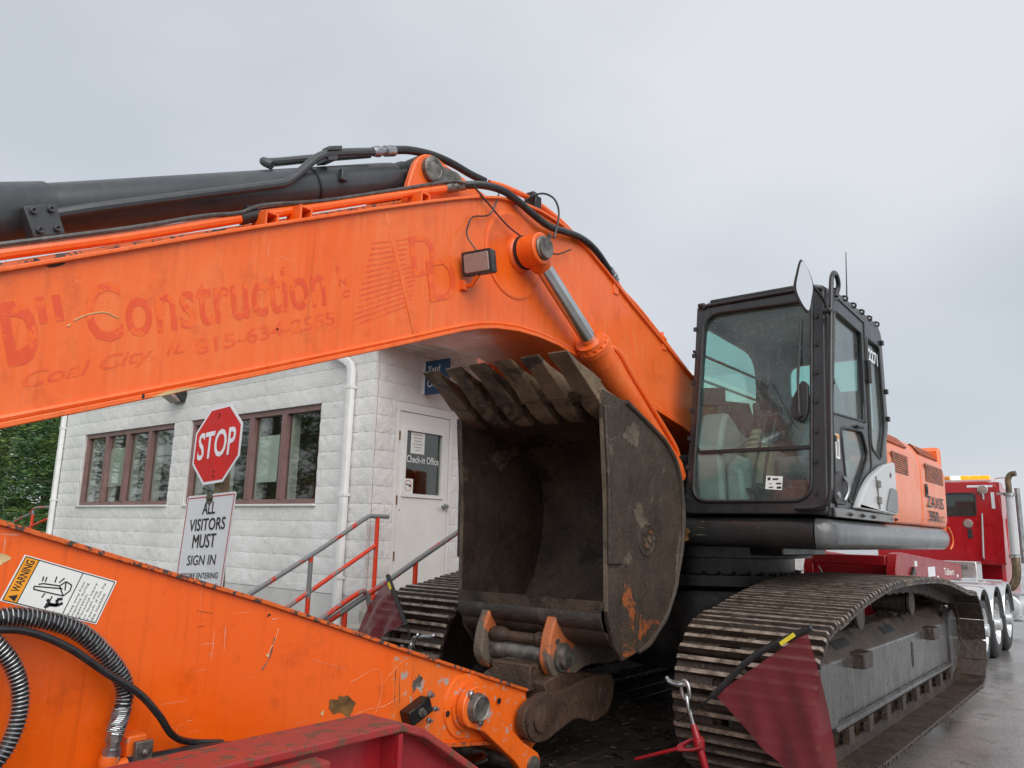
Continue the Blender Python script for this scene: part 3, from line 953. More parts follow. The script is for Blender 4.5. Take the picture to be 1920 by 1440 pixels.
def rail_thing(label, parts, base):
    t = thing('handrail', label, 'railing', base, 'red and grey pipe handrails round the office')
    for nm, path, r, mt in parts:
        m = MB(); m.tube(path, r, 12); m.build(nm, M[mt], t)
    return t
y1 = -6.80
rail_thing('peeling red and grey pipe handrail along the block wall beside the downspout', [
    ('top_rail', spath([(-6.16, y1, 1.87), (-5.95, y1, 1.868), (-5.84, y1, 1.85), (-5.5, y1, 1.655), (-5.1, y1, 1.43), (-4.37, y1, 1.045), (-4.1, y1, 0.90), (-3.98, y1, 0.78)], 5), 0.025, 'railgrey2'),
    ('mid_rail', [(-6.0, y1, 1.55), (-5.13, y1, 1.073), (-4.2, y1, 0.565)], 0.023, 'railred'),
    ('post', [(-6.0, y1, 1.86), (-6.0, y1, 0.95)], 0.025, 'railred'),
    ('post', [(-5.12, y1, 1.43), (-5.12, y1, 0.45)], 0.025, 'railred'),
    ('post', [(-4.15, y1, 0.93), (-4.15, y1, 0.0)], 0.025, 'railred')], (-5.1, y1, 0))
y2 = -5.60
rail_thing('peeling red and grey pipe handrail on the outer edge of the concrete steps', [
    ('top_rail', [(-6.9, y2, 1.90), (-6.3, y2, 1.85), (-6.06, y2, 1.72), (-5.46, y2, 1.428), (-5.16, y2, 1.275), (-4.388, y2, 0.905), (-3.8, y2, 0.62)], 0.026, 'railgrey2'),
    ('lower_rail', spath([(-4.9, y2 + 0.02, 0.99), (-4.83, y2 + 0.02, 1.16), (-4.70, y2 + 0.02, 1.135), (-4.33, y2 + 0.02, 0.945), (-3.9, y2 + 0.02, 0.72)], 5), 0.023, 'railred'),
    ('post', [(-5.46, y2, 1.42), (-5.46, y2, 0.55)], 0.025, 'railred'),
    ('post', [(-4.62, y2, 1.0), (-4.62, y2, 0.1)], 0.025, 'railred'),
    ('post', [(-3.85, y2, 0.64), (-3.85, y2, 0.0)], 0.025, 'railred')], (-5.1, y2, 0))
x3 = -6.15
rail_thing('red and grey pipe handrail at the lawn end of the office', [
    ('top_rail', spath([(x3, -15.6, 2.0), (x3, -16.6, 1.99), (x3, -17.05, 1.97), (x3, -17.25, 1.86), (x3, -17.6, 1.79), (x3, -18.5, 1.58), (x3, -19.4, 1.38)], 4), 0.028, 'railgrey2'),
    ('mid_rail', spath([(x3, -15.6, 1.80), (x3, -15.95, 1.82), (x3, -16.3, 1.78), (x3, -17.4, 1.56), (x3, -18.6, 1.30)], 4), 0.026, 'railred'),
    ('post', [(x3, -17.1, 1.95), (x3, -17.1, 1.0)], 0.028, 'railred'),
    ('post', [(x3, -16.1, 1.99), (x3, -16.1, 1.0)], 0.028, 'railred')], (x3, -17.0, 1.0))
rail_thing('red pipe handrail along the far end of the door wall', [
    ('top_rail', [(-22.0, -6.3, 1.62), (-18.0, -6.3, 1.55)], 0.035, 'railred'),
    ('post', [(-20.15, -6.3, 1.6), (-20.15, -6.3, 0.3)], 0.04, 'railred'),
    ('mid_rail', [(-22.0, -6.3, 1.3), (-20.2, -6.3, 1.28)], 0.03, 'railred')], (-20, -6.3, 0.3))

# ------------------------------------------------------------------ sign post
sg = thing('sign_post', 'timber post carrying a red stop sign above a white visitors notice', 'sign post', (-3.30, -5.57, 0))
yaw, roll, pit = R_(92.68), R_(4.57), R_(4.0)
u0 = V(math.cos(yaw), math.sin(yaw), 0); n0 = V(-u0.y, u0.x, 0)
v0 = V(0, 0, 1) * math.cos(pit) + n0 * math.sin(pit)
su = u0 * math.cos(roll) + v0 * math.sin(roll); sv_ = -u0 * math.sin(roll) + v0 * math.cos(roll)
sn = su.cross(sv_).normalized()
SCn = V(-3.223, -5.551, 2.339)
def oct_(a):
    c = a * math.tan(math.pi / 8)
    return [(-c, a), (c, a), (a, c), (a, -c), (c, -a), (-c, -a), (-a, -c), (-a, c)]
m = MB()
m.plate(oct_(0.305), [], 0.004, frame_matrix(SCn, su, sv_), mi=0)
m.plate(oct_(0.284), [], 0.001, frame_matrix(SCn + sn * 0.0032, su, sv_), mi=1)
stp = m.build('stop_sign', [M['signwhite'], M['signred']], sg)
def sp(a, b, l=0.006): return SCn + su * a + sv_ * b + sn * l
m = MB(); m.text('STOP', sp(-0.245, -0.105), sp(0.24, -0.105), sp(-0.245, 0.115), offset=0.018); m.build('lettering', M['signwhite'], stp)
for a, b in ((-0.005, 0.24), (-0.01, 0.215), (0.0, -0.215), (0.0, -0.25)):
    m = MB(); m.lathe(sp(a, b, 0.003), sn, [(0, 0.009), (0.004, 0.008), (0.006, 0.0)], 8); m.build('bolt', M['darkmetal'], stp)
m = MB()
pa = SCn - sn * 0.07 - sv_ * 0.02 - su * 0.01
pa.x -= 0.0
tilt = V(0.0, -0.075, 1.0)
base = pa - tilt * (pa.z + 0.0)
top = pa + tilt * 0.16
m.loft([[base + V(dx, dy, 0) for dx, dy in ((-0.04, -0.045), (0.04, -0.045), (0.04, 0.045), (-0.04, 0.045))],
        [top + V(dx, dy, 0) for dx, dy in ((-0.04, -0.045), (0.04, -0.045), (0.04, 0.045), (-0.04, 0.045))]])
m.build('post', M['wood'], sg, bevel=0.004)
# white notice plate
px = -3.225
def wp(y, z, l=0.0): return V(px + l + (z - 1.5) * -0.02, y, z)
wpoly = [wp(-5.985, 1.02), wp(-5.315, 1.05), wp(-5.243, 1.975), wp(-5.93, 1.943)]
def lerp4(q, s, t): return (q[0] * (1 - s) + q[1] * s) * (1 - t) + (q[3] * (1 - s) + q[2] * s) * t
cr = [(0.03, 0), (0.97, 0), (1, 0.02), (1, 0.98), (0.97, 1), (0.03, 1), (0, 0.98), (0, 0.02)]
m = MB()
m.prism([lerp4(wpoly, s, t) for s, t in cr], (-0.004, 0, 0), 0)
bo = 0.002
for (s0, t0, s1, t1) in ((0.02, 0.017, 0.98, 0.026), (0.02, 0.974, 0.98, 0.983), (0.02, 0.026, 0.034, 0.974), (0.966, 0.026, 0.98, 0.974)):
    m.poly([lerp4(wpoly, s, t) + V(bo, 0, 0) for s, t in ((s0, t0), (s1, t0), (s1, t1), (s0, t1))], 1)
vp = m.build('visitor_notice', [M['signwhite'], M['redink']], sg)
def wl(s, a, b, c, off=0.0, mat='ink', shear=0.0):
    m = MB(); m.text(s, wp(*a, 0.003), wp(*b, 0.003), wp(*c, 0.003), offset=off, shear=shear); m.build('lettering', M[mat], vp)
wl('ALL', (-5.684, 1.801), (-5.503, 1.810), (-5.682, 1.895), 0.014)
wl('VISITORS', (-5.848, 1.669), (-5.344, 1.697), (-5.846, 1.762), 0.014)
wl('MUST', (-5.776, 1.544), (-5.455, 1.562), (-5.772, 1.648))
px += 0.0006
wl('MUST', (-5.771, 1.544), (-5.450, 1.562), (-5.767, 1.648))
wl('SIGN IN', (-5.822, 1.413), (-5.423, 1.436), (-5.816, 1.488), 0.004)
wl('BEFORE ENTERING', (-5.900, 1.306), (-5.366, 1.340), (-5.896, 1.350), 0.004)
wl('YARD', (-5.713, 1.253), (-5.547, 1.262), (-5.711, 1.294), 0.004)
wl('rb', (-5.430, 1.215), (-5.335, 1.221), (-5.428, 1.30), 0.02, 'redink')
m = MB(); m.lathe(wp(-5.598, 1.925, 0.003), (1, 0, 0), [(0, 0.045), (0.004, 0.045), (0.006, 0.02), (0.02, 0.018), (0.022, 0.0)], 16); m.build('bolt', M['pinmetal'], vp)

# ------------------------------------------------------------------ conifers beyond the lawn
def conifer_mesh(seed, h, rad, mats):
    rnd = random.Random(seed)
    cr = MB()
    nb = int(h * 8)
    for i in range(nb):
        t = (i + rnd.random()) / nb
        z = 0.4 + t * (h - 0.7)
        r = rad * (1 - t) ** 0.75 * rnd.uniform(0.72, 1.12) + 0.25
        az = rnd.uniform(0, 2 * math.pi)
        d = Vector((math.cos(az), math.sin(az), 0)); s = Vector((-d.y, d.x, 0))
        for k in range(int(14 + r * 20)):
            q = rnd.random() ** 0.6
            p = d * (r * q) + s * rnd.gauss(0, 0.16 + 0.22 * r * 0.3) + Vector((0, 0, z - 0.10 * r * q * q * 2 + 0.22 * q + rnd.gauss(0, 0.08)))
            dk = 0 if noise.noise(p * 0.9) + rnd.gauss(0, 0.12) > -0.05 else 1
            for w in range(3):
                a = Vector((rnd.gauss(0, 1), rnd.gauss(0, 1), rnd.gauss(0, 0.45))).normalized() * rnd.uniform(0.10, 0.24)
                a = a * 0.6 + d * 0.14
                b = a.cross(Vector((rnd.gauss(0, 1), rnd.gauss(0, 1), rnd.gauss(0, 1)))).normalized() * rnd.uniform(0.016, 0.04)
                pp = p + Vector((rnd.gauss(0, 0.06), rnd.gauss(0, 0.06), rnd.gauss(0, 0.05)))
                cr.add([pp - b * 0.5, pp + a * 0.5 - b, pp + a, pp + a * 0.5 + b], [(0, 1, 2, 3)], dk)
    return cr.mesh('crown', mats, smooth=None, fix=False)
CM = [conifer_mesh(3, 8.5, 3.0, [M['needle'], M['needle2']]), conifer_mesh(9, 7.5, 2.7, [M['needle2'], M['needle']])]
tm = MB()
tm.tube([(0, 0, -0.3), (0.02, 0, 2.5), (0, 0.03, 5.5), (0, 0, 8.0)], [0.19, 0.15, 0.09, 0.02], 9)
for i in range(14):
    z = 1.0 + i * 0.45; a = i * 2.4
    tm.tube([(0, 0, z), (math.cos(a) * (1.9 - z * 0.2), math.sin(a) * (1.9 - z * 0.2), z + 0.15)], [0.04, 0.012], 6)
TMe = tm.mesh('trunk', M['bark'])
def conifer(x, y, z, var, sc, label, rz):
    t = thing('conifer_tree', label, 'tree', (x, y, z), 'conifers beyond the lawn')
    for nm, me in (('trunk', TMe), ('crown', CM[var])):
        o = bpy.data.objects.new(nm, me); COL.objects.link(o)
        o.parent = t; o.rotation_euler = (0, 0, rz); o.scale = (sc, sc, sc)
LB1 = 'green conifer with layered feathery branches beyond the lawn'
for i, (x, y, v, sc) in enumerate(((-8.4, -27.5, 0, 0.95), (-11.6, -29.5, 1, 1.05), (-10.0, -33.5, 0, 1.2), (-14.5, -31.0, 1, 1.1), (-6.2, -31.5, 1, 1.15),
                                   (-13.2, -26.2, 0, 0.9), (-9.8, -24.8, 1, 0.75), (-15.6, -42.0, 1, 1.5), (-9.0, -42.0, 1, 1.5), (-17.5, -36.0, 0, 1.3), (-12.5, -39.0, 0, 1.35), (-3.0, -36.0, 1, 1.2))):
    conifer(x, y, 1.35, v, sc, LB1, i * 1.3)
for i, (x, y, v, sc) in enumerate(((1.5, -30.0, 0, 1.2), (6.0, -27.0, 1, 1.3), (10.5, -30.0, 0, 1.25), (15.0, -26.0, 1, 1.3), (20.0, -29.0, 0, 1.35), (26.0, -27.0, 1, 1.3))):
    conifer(x, y, 1.3, v, sc, 'tall green conifer in the row of trees mirrored in the office windows', i * 2.1)

# ================================================================== EXCAVATOR
CL = -3.10
DECK = 0.355
ex = thing('excavator', 'orange crawler excavator with black cab and muddy bucket chained on the red trailer', 'excavator', (-6.5, CL, DECK))

# ---------------------------------------------------------------- tracks
def arc(c, r, a0, a1, n):
    return [(c[0] + r * math.cos(R_(a0 + (a1 - a0) * i / n)), c[1] + r * math.sin(R_(a0 + (a1 - a0) * i / n))) for i in range(n + 1)]
loop = [(-8.7, 0.395), (-7.8, 0.393), (-6.8, 0.393), (-5.8, 0.393), (-4.9, 0.395)] + arc((-4.63, 0.82), 0.425, -82, 82, 12) + \
       [tuple(p) for p in spath([(-4.75, 1.262), (-5.1, 1.330), (-5.55, 1.39), (-5.95, 1.422), (-6.6, 1.428), (-7.3, 1.412), (-7.8, 1.375), (-8.25, 1.315), (-8.7, 1.255)], 4)] + arc((-8.93, 0.82), 0.425, 100, 262, 12)
LP = [Vector((p[0], p[1])) for p in loop]
seg = [(LP[(i + 1) % len(LP)] - LP[i]).length for i in range(len(LP))]
TOT = sum(seg)
def at_s(s):
    s %= TOT
    for i, l in enumerate(seg):
        if s <= l:
            return LP[i].lerp(LP[(i + 1) % len(LP)], s / l)
        s -= l
    return LP[0]
def shoe_mesh():
    m = MB()
    hw = 0.40
    def strip(xa, xb, ya, yb, z0=-0.014, z1=0.0): m.box(xa, xb, ya, yb, z0, z1, 0)
    strip(-0.099, -0.0605, -hw, hw); strip(0.045, 0.090, -hw, hw)
    for ya, yb in ((-hw, -0.17), (-0.05, 0.05), (0.17, hw)):
        strip(-0.06, 0.0445, ya, yb)
    for ya, yb in ((-0.1695, -0.0505), (0.0505, 0.1695)):
        strip(-0.022, 0.0445, ya, yb)
    for gx in (-0.080, 0.0, 0.070):
        e = 0.012
        b0, t0, h = 0.019, 0.0115, 0.034
        vs = []
        for y, hh in ((-hw, h * 0.55), (-hw + e, h), (hw - e, h), (hw, h * 0.55)):
            vs += [(gx - b0, y, 0.0005), (gx - t0, y, hh), (gx + t0, y, hh), (gx + b0, y, 0.0005)]
        fs = []; mi = []
        for i in range(3):
            a = i * 4
            for k in range(3):
                fs.append((a + k, a + k + 1, a + 4 + k + 1, a + 4 + k)); mi.append(1 if k == 1 else 0)
        fs += [(0, 1, 2, 3), (12, 13, 14, 15)]; mi += [0, 0]
        b = len(m.v)
        m.v += vs; m.f += [tuple(b + i for i in f) for f in fs]; m.m += mi
    for y in (-0.235, -0.01, 0.01, 0.235):
        for x in (0.035,):
            m.lathe((x, y, 0.0), (0, 0, 1), [(0, 0.015), (0.012, 0.015), (0.014, 0.008)], 6, 0)
    return m.mesh('track_shoe', [M['track'], M['grouser']], smooth=30)
SHOE = shoe_mesh()
NSH = round(TOT / 0.200)
def build_track(yc):
    m = MB()
    N = 160
    for oy in (-0.16, 0.16):
        secs = []
        for i in range(N):
            s = TOT * i / N
            p = at_s(s); t = (at_s(s + 0.03) - at_s(s - 0.03)).normalized(); n = Vector((t.y, -t.x))
            a = p - n * 0.016; b = p - n * (0.095 + (0.012 if i % 3 == 0 else 0.0))
            secs.append([(a.x, yc + oy - 0.03, a.y), (a.x, yc + oy + 0.03, a.y), (b.x, yc + oy + 0.03, b.y), (b.x, yc + oy - 0.03, b.y)])
        secs.append(secs[0])
        m.loft(secs, caps=False)
    chain = m.build('track_chain', M['track'], ex)
    for i in range(NSH):
        s = TOT * (i + 0.3) / NSH
        p = at_s(s); t = (at_s(s + 0.09) - at_s(s - 0.09)).normalized()
        mt = Matrix(((t.x, 0, t.y), (0, -1, 0), (t.y, 0, -t.x)))
        o = place('track_shoe', SHOE, chain, (p.x, yc, p.y), mt.to_euler())
    # frame
    sgn = 1 if yc > CL else -1
    def yy(a): return yc + sgn * a
    pr = [(yy(0.19), 0.60), (yy(0.19), 0.985), (yy(0.06), 1.115), (yy(-0.13), 1.115), (yy(-0.2), 1.0), (yy(-0.2), 0.60)]
    m = MB()
    secs = []
    for x, k in ((-5.02, 0.0), (-5.1, 0.0), (-8.3, 0.0), (-8.62, 0.0)):
        secs.append([(x, y, z) for y, z in pr])
    m.loft(secs)
    m.m = [(1 if abs(sum(m.v[i][2] for i in f) / len(f) - 1.05) < 0.08 else 0) for f in m.f]
    fr = m.build('track_frame', [M['frame'], M['frametop']], ex, bevel=0.012)
    m = MB(); m.box(-8.6, -5.05, min(yy(0.1905), yy(0.235)), max(yy(0.1905), yy(0.235)), 0.60, 0.632); m.build('lower_flange', M['frame'], fr, bevel=0.008)
    for x in (-5.66, -7.78):
        m = MB(); m.box(x - 0.10, x + 0.10, min(yy(0.15), yy(0.27)), max(yy(0.15), yy(0.27)), 0.905, 1.005); m.build('chain_guide', M['track'], fr, bevel=0.01)
    for x in (-5.55, -6.75):
        m = MB()
        c = V(x, yy(0.125), 1.054)
        m.obox(c, (0.16, 0, 0), (0, sgn * 0.022, -0.022), (0, 0.0, 0.004)); m.build('slot', M['ink'], fr)  # thin black plate: the shade in a slot painted on, nothing is cut
    m = MB(); m.plate(rpoly([(-0.03, -0.10), (0.03, -0.10), (0.03, 0.10), (-0.03, 0.10)], 0.029, 5), [], 0.004, frame_matrix((-7.2, yy(0.191), 0.83), (1, 0, 0), (0, 0, 1))); m.build('hole_shade_plate', M['ink'], fr)  # flat black oval plate, its colour stands for the shade inside a hole
    # idler yoke plate and drive cover
    m = MB(); m.plate(rpoly([(-5.12, 0.63), (-4.72, 0.63), (-4.50, 0.74), (-4.48, 0.90), (-4.70, 1.02), (-5.12, 0.985)], 0.06), [], 0.03, frame_matrix((0, yy(0.205), 0), (1, 0, 0), (0, 0, 1)))
    for a in range(6):
        m.lathe((-4.64 + 0.09 * math.cos(a), yy(0.22), 0.82 + 0.09 * math.sin(a)), (0, sgn, 0), [(0, 0.014), (0.012, 0.014)], 6)
    m.build('idler_yoke', M['frame'], fr, bevel=0.005)
    m = MB(); m.plate(rpoly([(-8.60, 0.50), (-8.86, 0.56), (-9.02, 0.80), (-8.98, 1.02), (-8.80, 1.10), (-8.60, 1.02)], 0.05), [], 0.06, frame_matrix((0, yy(0.18), 0), (1, 0, 0), (0, 0, 1)))
    m.build('drive_cover', M['frame'], fr, bevel=0.008)
    for nm, cx_ in (('idler', -4.63), ('sprocket', -8.93)):
        m = MB(); m.lathe((cx_, yc - 0.11, 0.82), (0, 1, 0), [(0, 0.16), (0.0, 0.31), (0.07, 0.33), (0.15, 0.33), (0.22, 0.31), (0.22, 0.16)], 28)
        m.build(nm, M['track'], fr)
    for i in range(8):
        x = -5.3 - i * 0.445
        m = MB(); m.lathe((x, yc - 0.21, 0.585), (0, 1, 0), [(0, 0.05), (0.03, 0.06), (0.05, 0.115), (0.09, 0.115), (0.11, 0.09), (0.31, 0.09), (0.33, 0.115), (0.37, 0.115), (0.39, 0.06), (0.42, 0.05)], 18)
        m.box(x - 0.05, x + 0.05, yc - 0.24, yc - 0.20, 0.50, 0.60); m.box(x - 0.05, x + 0.05, yc + 0.20, yc + 0.24, 0.50, 0.60)
        m.build('track_roller', M['track'], fr)
    for x in (-5.85, -7.35):
        m = MB(); m.lathe((x, yc - 0.14, 1.225), (0, 1, 0), [(0, 0.05), (0.02, 0.09), (0.24, 0.09), (0.28, 0.10), (0.30, 0.04)], 18)
        m.lathe((x, yy(0.16), 1.225), (0, sgn, 0), [(0, 0.10), (0.02, 0.10), (0.03, 0.02)], 18)
        m.box(x - 0.05, x + 0.05, yc - 0.08, yc + 0.05, 1.10, 1.2)
        m.build('carrier_roller', M['track'], fr)
build_track(-1.79)
build_track(-4.41)

# ---------------------------------------------------------------- car body and swing ring
m = MB()
m.lathe((-6.5, CL, 0.70), (0, 0, 1), [(0, 0.72), (0.2, 0.80), (0.55, 0.74), (0.62, 0.74)], 30)
for sx in (-1, 1):
    for sy in (-1, 1):
        a = V(-6.5 + sx * 0.35, CL + sy * 0.45, 0.98); b = V(-6.5 + sx * 1.05, CL + sy * 1.12, 0.80)
        m.loft([[a + V(-sy * 0.0 + dx, dy, dz) for dx, dy, dz in ((-0.3, 0, -0.22), (0.3, 0, -0.22), (0.3, 0, 0.22), (-0.3, 0, 0.22))],
                [b + V(dx, dy, dz) for dx, dy, dz in ((-0.22, 0, -0.18), (0.22, 0, -0.18), (0.22, 0, 0.18), (-0.22, 0, 0.18))]])
m.build('car_body', M['darkmetal'], ex, bevel=0.01)
m = MB()
m.lathe((-6.5, CL, 1.325), (0, 0, 1), [(0, 0.80), (0.03, 0.84), (0.11, 0.84), (0.12, 0.78), (0.24, 0.78), (0.25, 0.92), (0.37, 0.92)], 48)
for i in range(40):
    a = i * math.pi / 20
    m.lathe((-6.5 + 0.81 * math.cos(a), CL + 0.81 * math.sin(a), 1.435), (0, 0, 1), [(0, 0.017), (0.03, 0.017)], 6)
m.build('swing_ring', M['darkmetal'], ex)

# ---------------------------------------------------------------- upper structure
m = MB()
m.box(-9.12, -5.27, -4.58, -1.66, 1.69, 1.855)
m.box(-6.9, -5.9, CL - 0.95, CL + 0.95, 1.60, 1.6895)
m.build('main_deck', M['black'], ex, bevel=0.01)
sec = [(-0.02, 1.660), (0.015, 1.664), (0.04, 1.678), (0.058, 1.705), (0.066, 1.745), (0.066, 1.785), (0.055, 1.825), (0.03, 1.853), (0.0, 1.866), (-0.03, 1.868), (-0.03, 1.660)]
def skirt(name, path, mat, bottom=1.668):
    m = MB(); secs = []
    for i, p in enumerate(path):
        p = Vector(p); t = (Vector(path[min(i + 1, len(path) - 1)]) - Vector(path[max(i - 1, 0)])).normalized()
        o = Vector((-t.y, t.x))   # outward
        secs.append([(p.x + o.x * q, p.y + o.y * q, z) for q, z in sec])
    m.loft(secs)
    return m.build(name, M[mat], ex)
cor = [(-5.285 - 0.075 * (1 - math.cos(R_(a))), -1.715 + 0.075 * math.sin(R_(a))) for a in (15, 35, 55, 75, 90)]
skirt('side_skirt', list(reversed([(-5.287, -1.70)] + cor + [(-6.2, -1.64), (-7.4, -1.64), (-8.6, -1.64), (-8.95, -1.64), (-9.06, -1.67)])), 'railgrey')
skirt('front_skirt', list(reversed([(-5.285, -2.66), (-5.285, -2.2), (-5.285, -1.7005)])), 'blackplate')
m = MB(); m.poly([(-5.2178, y, z) for y, z in ((-2.64, 1.70), (-2.60, 1.69), (-2.575, 1.71), (-2.585, 1.74), (-2.565, 1.76), (-2.58, 1.785), (-2.62, 1.78), (-2.65, 1.75))]); m.build('rust_stain', M['rusthole'], ex)
m = MB(); m.box(-6.92, -6.88, -1.584, -1.581, 1.765, 1.815); m.build('yellow_sticker', M['yellow'], ex)

def shell(name, x0, x1, mat, prof, bevel=0.012):
    m = MB(); m.loft([[(x, y, z) for y, z in prof] for x in (x0, x1)])
    return m.build(name, mat if not isinstance(mat, str) else M[mat], ex, bevel=bevel)
sp_prof = [(-1.635, 1.872), (-1.615, 1.95), (-1.61, 2.40), (-1.635, 2.52), (-1.72, 2.64), (-1.92, 2.755), (-2.0, 2.76), (-2.0, 1.872)]
pa_ = shell('engine_door', -8.03, -6.86, 'orange_body', sp_prof, 0.02)
pb_ = shell('engine_door', -9.17, -8.045, 'orange_body', sp_prof, 0.02)
m = MB()
for (xa, xb) in ((-8.05, -6.9), (-9.19, -8.05)):
    pass
def vent(par, x0, x1, z0, z1, slope=False):
    m = MB()
    if not slope:
        y = -1.6115
        m.box(x0, x1, y - 0.002, y + 0.003, z0, z1, 0)
        k = z0 + 0.008
        while k < z1 - 0.006:
            m.box(x0 + 0.006, x1 - 0.006, y + 0.0032, y + 0.009, k, k + 0.008, 1); k += 0.018
    else:
        a = V(0, -1.66, 2.565); b = V(0, -1.74, 2.66)
        d = (b - a).normalized(); n = V(0, 0.77, 0.64)
        k = 0.0
        while k < (b - a).length:
            c = a + d * k + n * 0.008
            m.obox((((x0 + x1) / 2), c.y, c.z), ((x1 - x0) / 2, 0, 0), d * 0.005, n * 0.005, 1); k += 0.018
        c = (a + b) / 2
        m.obox(((x0 + x1) / 2, c.y, c.z), ((x1 - x0) / 2, 0, 0), d * (b - a).length * 0.5, n * 0.009, 0)
    m.build('vent_grille', [M['darkmetal'], M['orange_chip']], par)
vent(pa_, -7.55, -7.0, 2.30, 2.47); vent(pa_, -7.75, -6.95, 0, 0, True)
vent(pb_, -9.05, -8.25, 2.30, 2.47); vent(pb_, -9.1, -8.25, 0, 0, True)
m = MB(); m.box(-8.28, -8.19, -1.612, -1.603, 2.15, 2.27); m.box(-8.25, -8.22, -1.6025, -1.595, 2.18, 2.24); m.build('latch', M['plastic'], pb_)
m = MB()
m.text('ZAXIS', (-8.22, -1.6055, 2.055), (-8.98, -1.6055, 2.055), (-8.22, -1.6055, 2.165), offset=0.008)
m.text('350', (-8.28, -1.6055, 1.925), (-8.70, -1.6055, 1.925), (-8.28, -1.6055, 2.025), offset=0.02)
m.text('LC', (-8.74, -1.6055, 1.925), (-8.97, -1.6055, 1.925), (-8.74, -1.6055, 1.985), offset=0.01)
m.build('lettering', M['ink'], pb_)
m = MB()
pl = [(-9.18, -1.63), (-9.5, -1.72), (-9.85, -2.1), (-10.0, -2.7), (-10.0, -3.5), (-9.85, -4.1), (-9.5, -4.48), (-9.18, -4.57)]
m.xy(pl, 1.66, 2.72); m.build('counterweight', M['orange_body'], ex, bevel=0.04)
m = MB(); m.tube(spath([(-9.10, -1.60, 1.88), (-9.16, -1.585, 1.80), (-9.17, -1.585, 1.72), (-9.10, -1.60, 1.66)], 4), 0.010, 8); m.build('edge_trim', M['orange_body'], ex)
m = MB()
m.box(-9.17, -7.1, -4.5, -2.005, 1.86, 2.74); m.box(-8.9, -7.6, -4.2, -2.4, 2.745, 2.90)
m.build('engine_hood', M['orange_body'], ex, bevel=0.04)
m = MB(); m.box(-7.09, -5.35, -4.57, -3.62, 1.86, 2.55); m.build('tool_box', M['orange_body'], ex, bevel=0.04)
m = MB()
for s in (-1, 1):
    m.xz([(-7.0, 1.86), (-5.42, 1.86), (-5.40, 2.08), (-5.75, 2.35), (-6.1, 2.85), (-6.6, 2.9), (-6.95, 2.4)], CL + s * 0.42 - 0.03, CL + s * 0.42 + 0.03)
m.box(-7.02, -6.98, CL - 0.45, CL + 0.45, 1.86, 2.6)
m.build('boom_bracket', M['black'], ex, bevel=0.008)
m = MB(); m.box(-7.05, -6.97, -2.55, -1.75, 2.35, 3.0); m.build('air_box', M['orange_body'], ex, bevel=0.02)
# round mirror on the machine's right
m = MB(); m.tube([(-5.6, -3.95, 2.4), (-5.6, -3.95, 3.05)], 0.014, 8)
m.lathe((-5.6, -3.95, 3.12), (0.5, 1, 0.0), [(-0.03, 0.03), (-0.01, 0.10), (0.02, 0.11), (0.03, 0.0)], 16); m.build('right_mirror', M['plastic'], ex)

# ---------------------------------------------------------------- cab
CY0, CY1 = -2.61, -1.61
O = V(-5.245, CY0, 1.885)
fy = V(-0.255, 0, 1.60).normalized()
MF = frame_matrix(O, (0, 1, 0), fy)
FH = 1.615
fo = rpoly([(0, 0), (1.0, 0), (0.985, FH), (0.02, FH)], [0.05, 0.03, 0.05, 0.07])
fh = rpoly([(0.058, 0.085), (0.905, 0.085), (0.90, 1.535), (0.075, 1.555)], [0.13, 0.13, 0.06, 0.14], 7)
m = MB(); m.plate(fo, [fh], 0.05, MF, bevel=0.008)
cab = m.build('cab', M['cabgrey'], ex)
# rubber seal
m = MB(); m.tube([MF @ V(p[0], p[1], 0.027) for p in fh], 0.013, 8, True); m.build('window_seal', M['rubber'], cab)
def pane(name, poly, Mx, mat='cabglass'):
    m = MB(); m.plate(poly, [], 0.005, Mx); m.build(name, M[mat], cab, smooth=None)
zb = 0.455
lo = [p for p in fh if p[1] <= zb] + [(0.0595, zb), (0.904, zb)]
lo = rpoly([(0.058, 0.085), (0.905, 0.085), (0.904, zb), (0.062, zb)], [0.13, 0.13, 0, 0], 7)
up = rpoly([(0.062, zb), (0.904, zb), (0.90, 1.535), (0.075, 1.555)], [0, 0, 0.06, 0.14], 7)
pane('lower_pane', lo, MF)
pane('windscreen', up, MF)
m = MB()
m.obox(MF @ V(0.50, zb, 0.006), V(0, 0.40, 0), fy * 0.012, MF.to_3x3() @ V(0, 0, 0.012))
m.obox(MF @ V(0.075, zb + 0.03, 0.006), V(0, 0.022, 0) - fy * 0.035, fy * 0.006 + V(0, 0.004, 0), MF.to_3x3() @ V(0, 0, 0.012))
m.build('window_bar', M['rubber'], cab)
# door side
MS = frame_matrix((0, CY1 - 0.012, 0), (1, 0, 0), (0, 0, 1))
so = rpoly([(-5.27, 1.875), (-6.80, 1.885), (-6.83, 2.50), (-6.93, 2.66), (-6.90, 3.44), (-6.78, 3.51), (-5.55, 3.505), (-5.46, 3.40)], [0.02, 0.03, 0.05, 0.05, 0.06, 0.06, 0.08, 0.05])
h1 = rpoly([(-5.425, 2.575), (-6.19, 2.610), (-6.27, 3.315), (-5.60, 3.345)], [0.03, 0.03, 0.05, 0.06])
h2 = rpoly([(-6.36, 2.43), (-6.62, 2.35), (-6.81, 2.63), (-6.78, 3.31), (-6.42, 3.315)], [0.05, 0.06, 0.06, 0.05, 0.03])
h3 = rpoly([(-5.60, 2.50), (-6.12, 2.53), (-6.25, 2.36), (-6.02, 2.17), (-5.80, 1.985), (-5.68, 1.99), (-5.64, 2.20)], [0.08, 0.05, 0.06, 0.1, 0.04, 0.04, 0.1])
m = MB(); m.plate(so, [h1, h2, h3], 0.04, MS, bevel=0.007); m.build('door_side_frame', M['cabgrey'], cab)
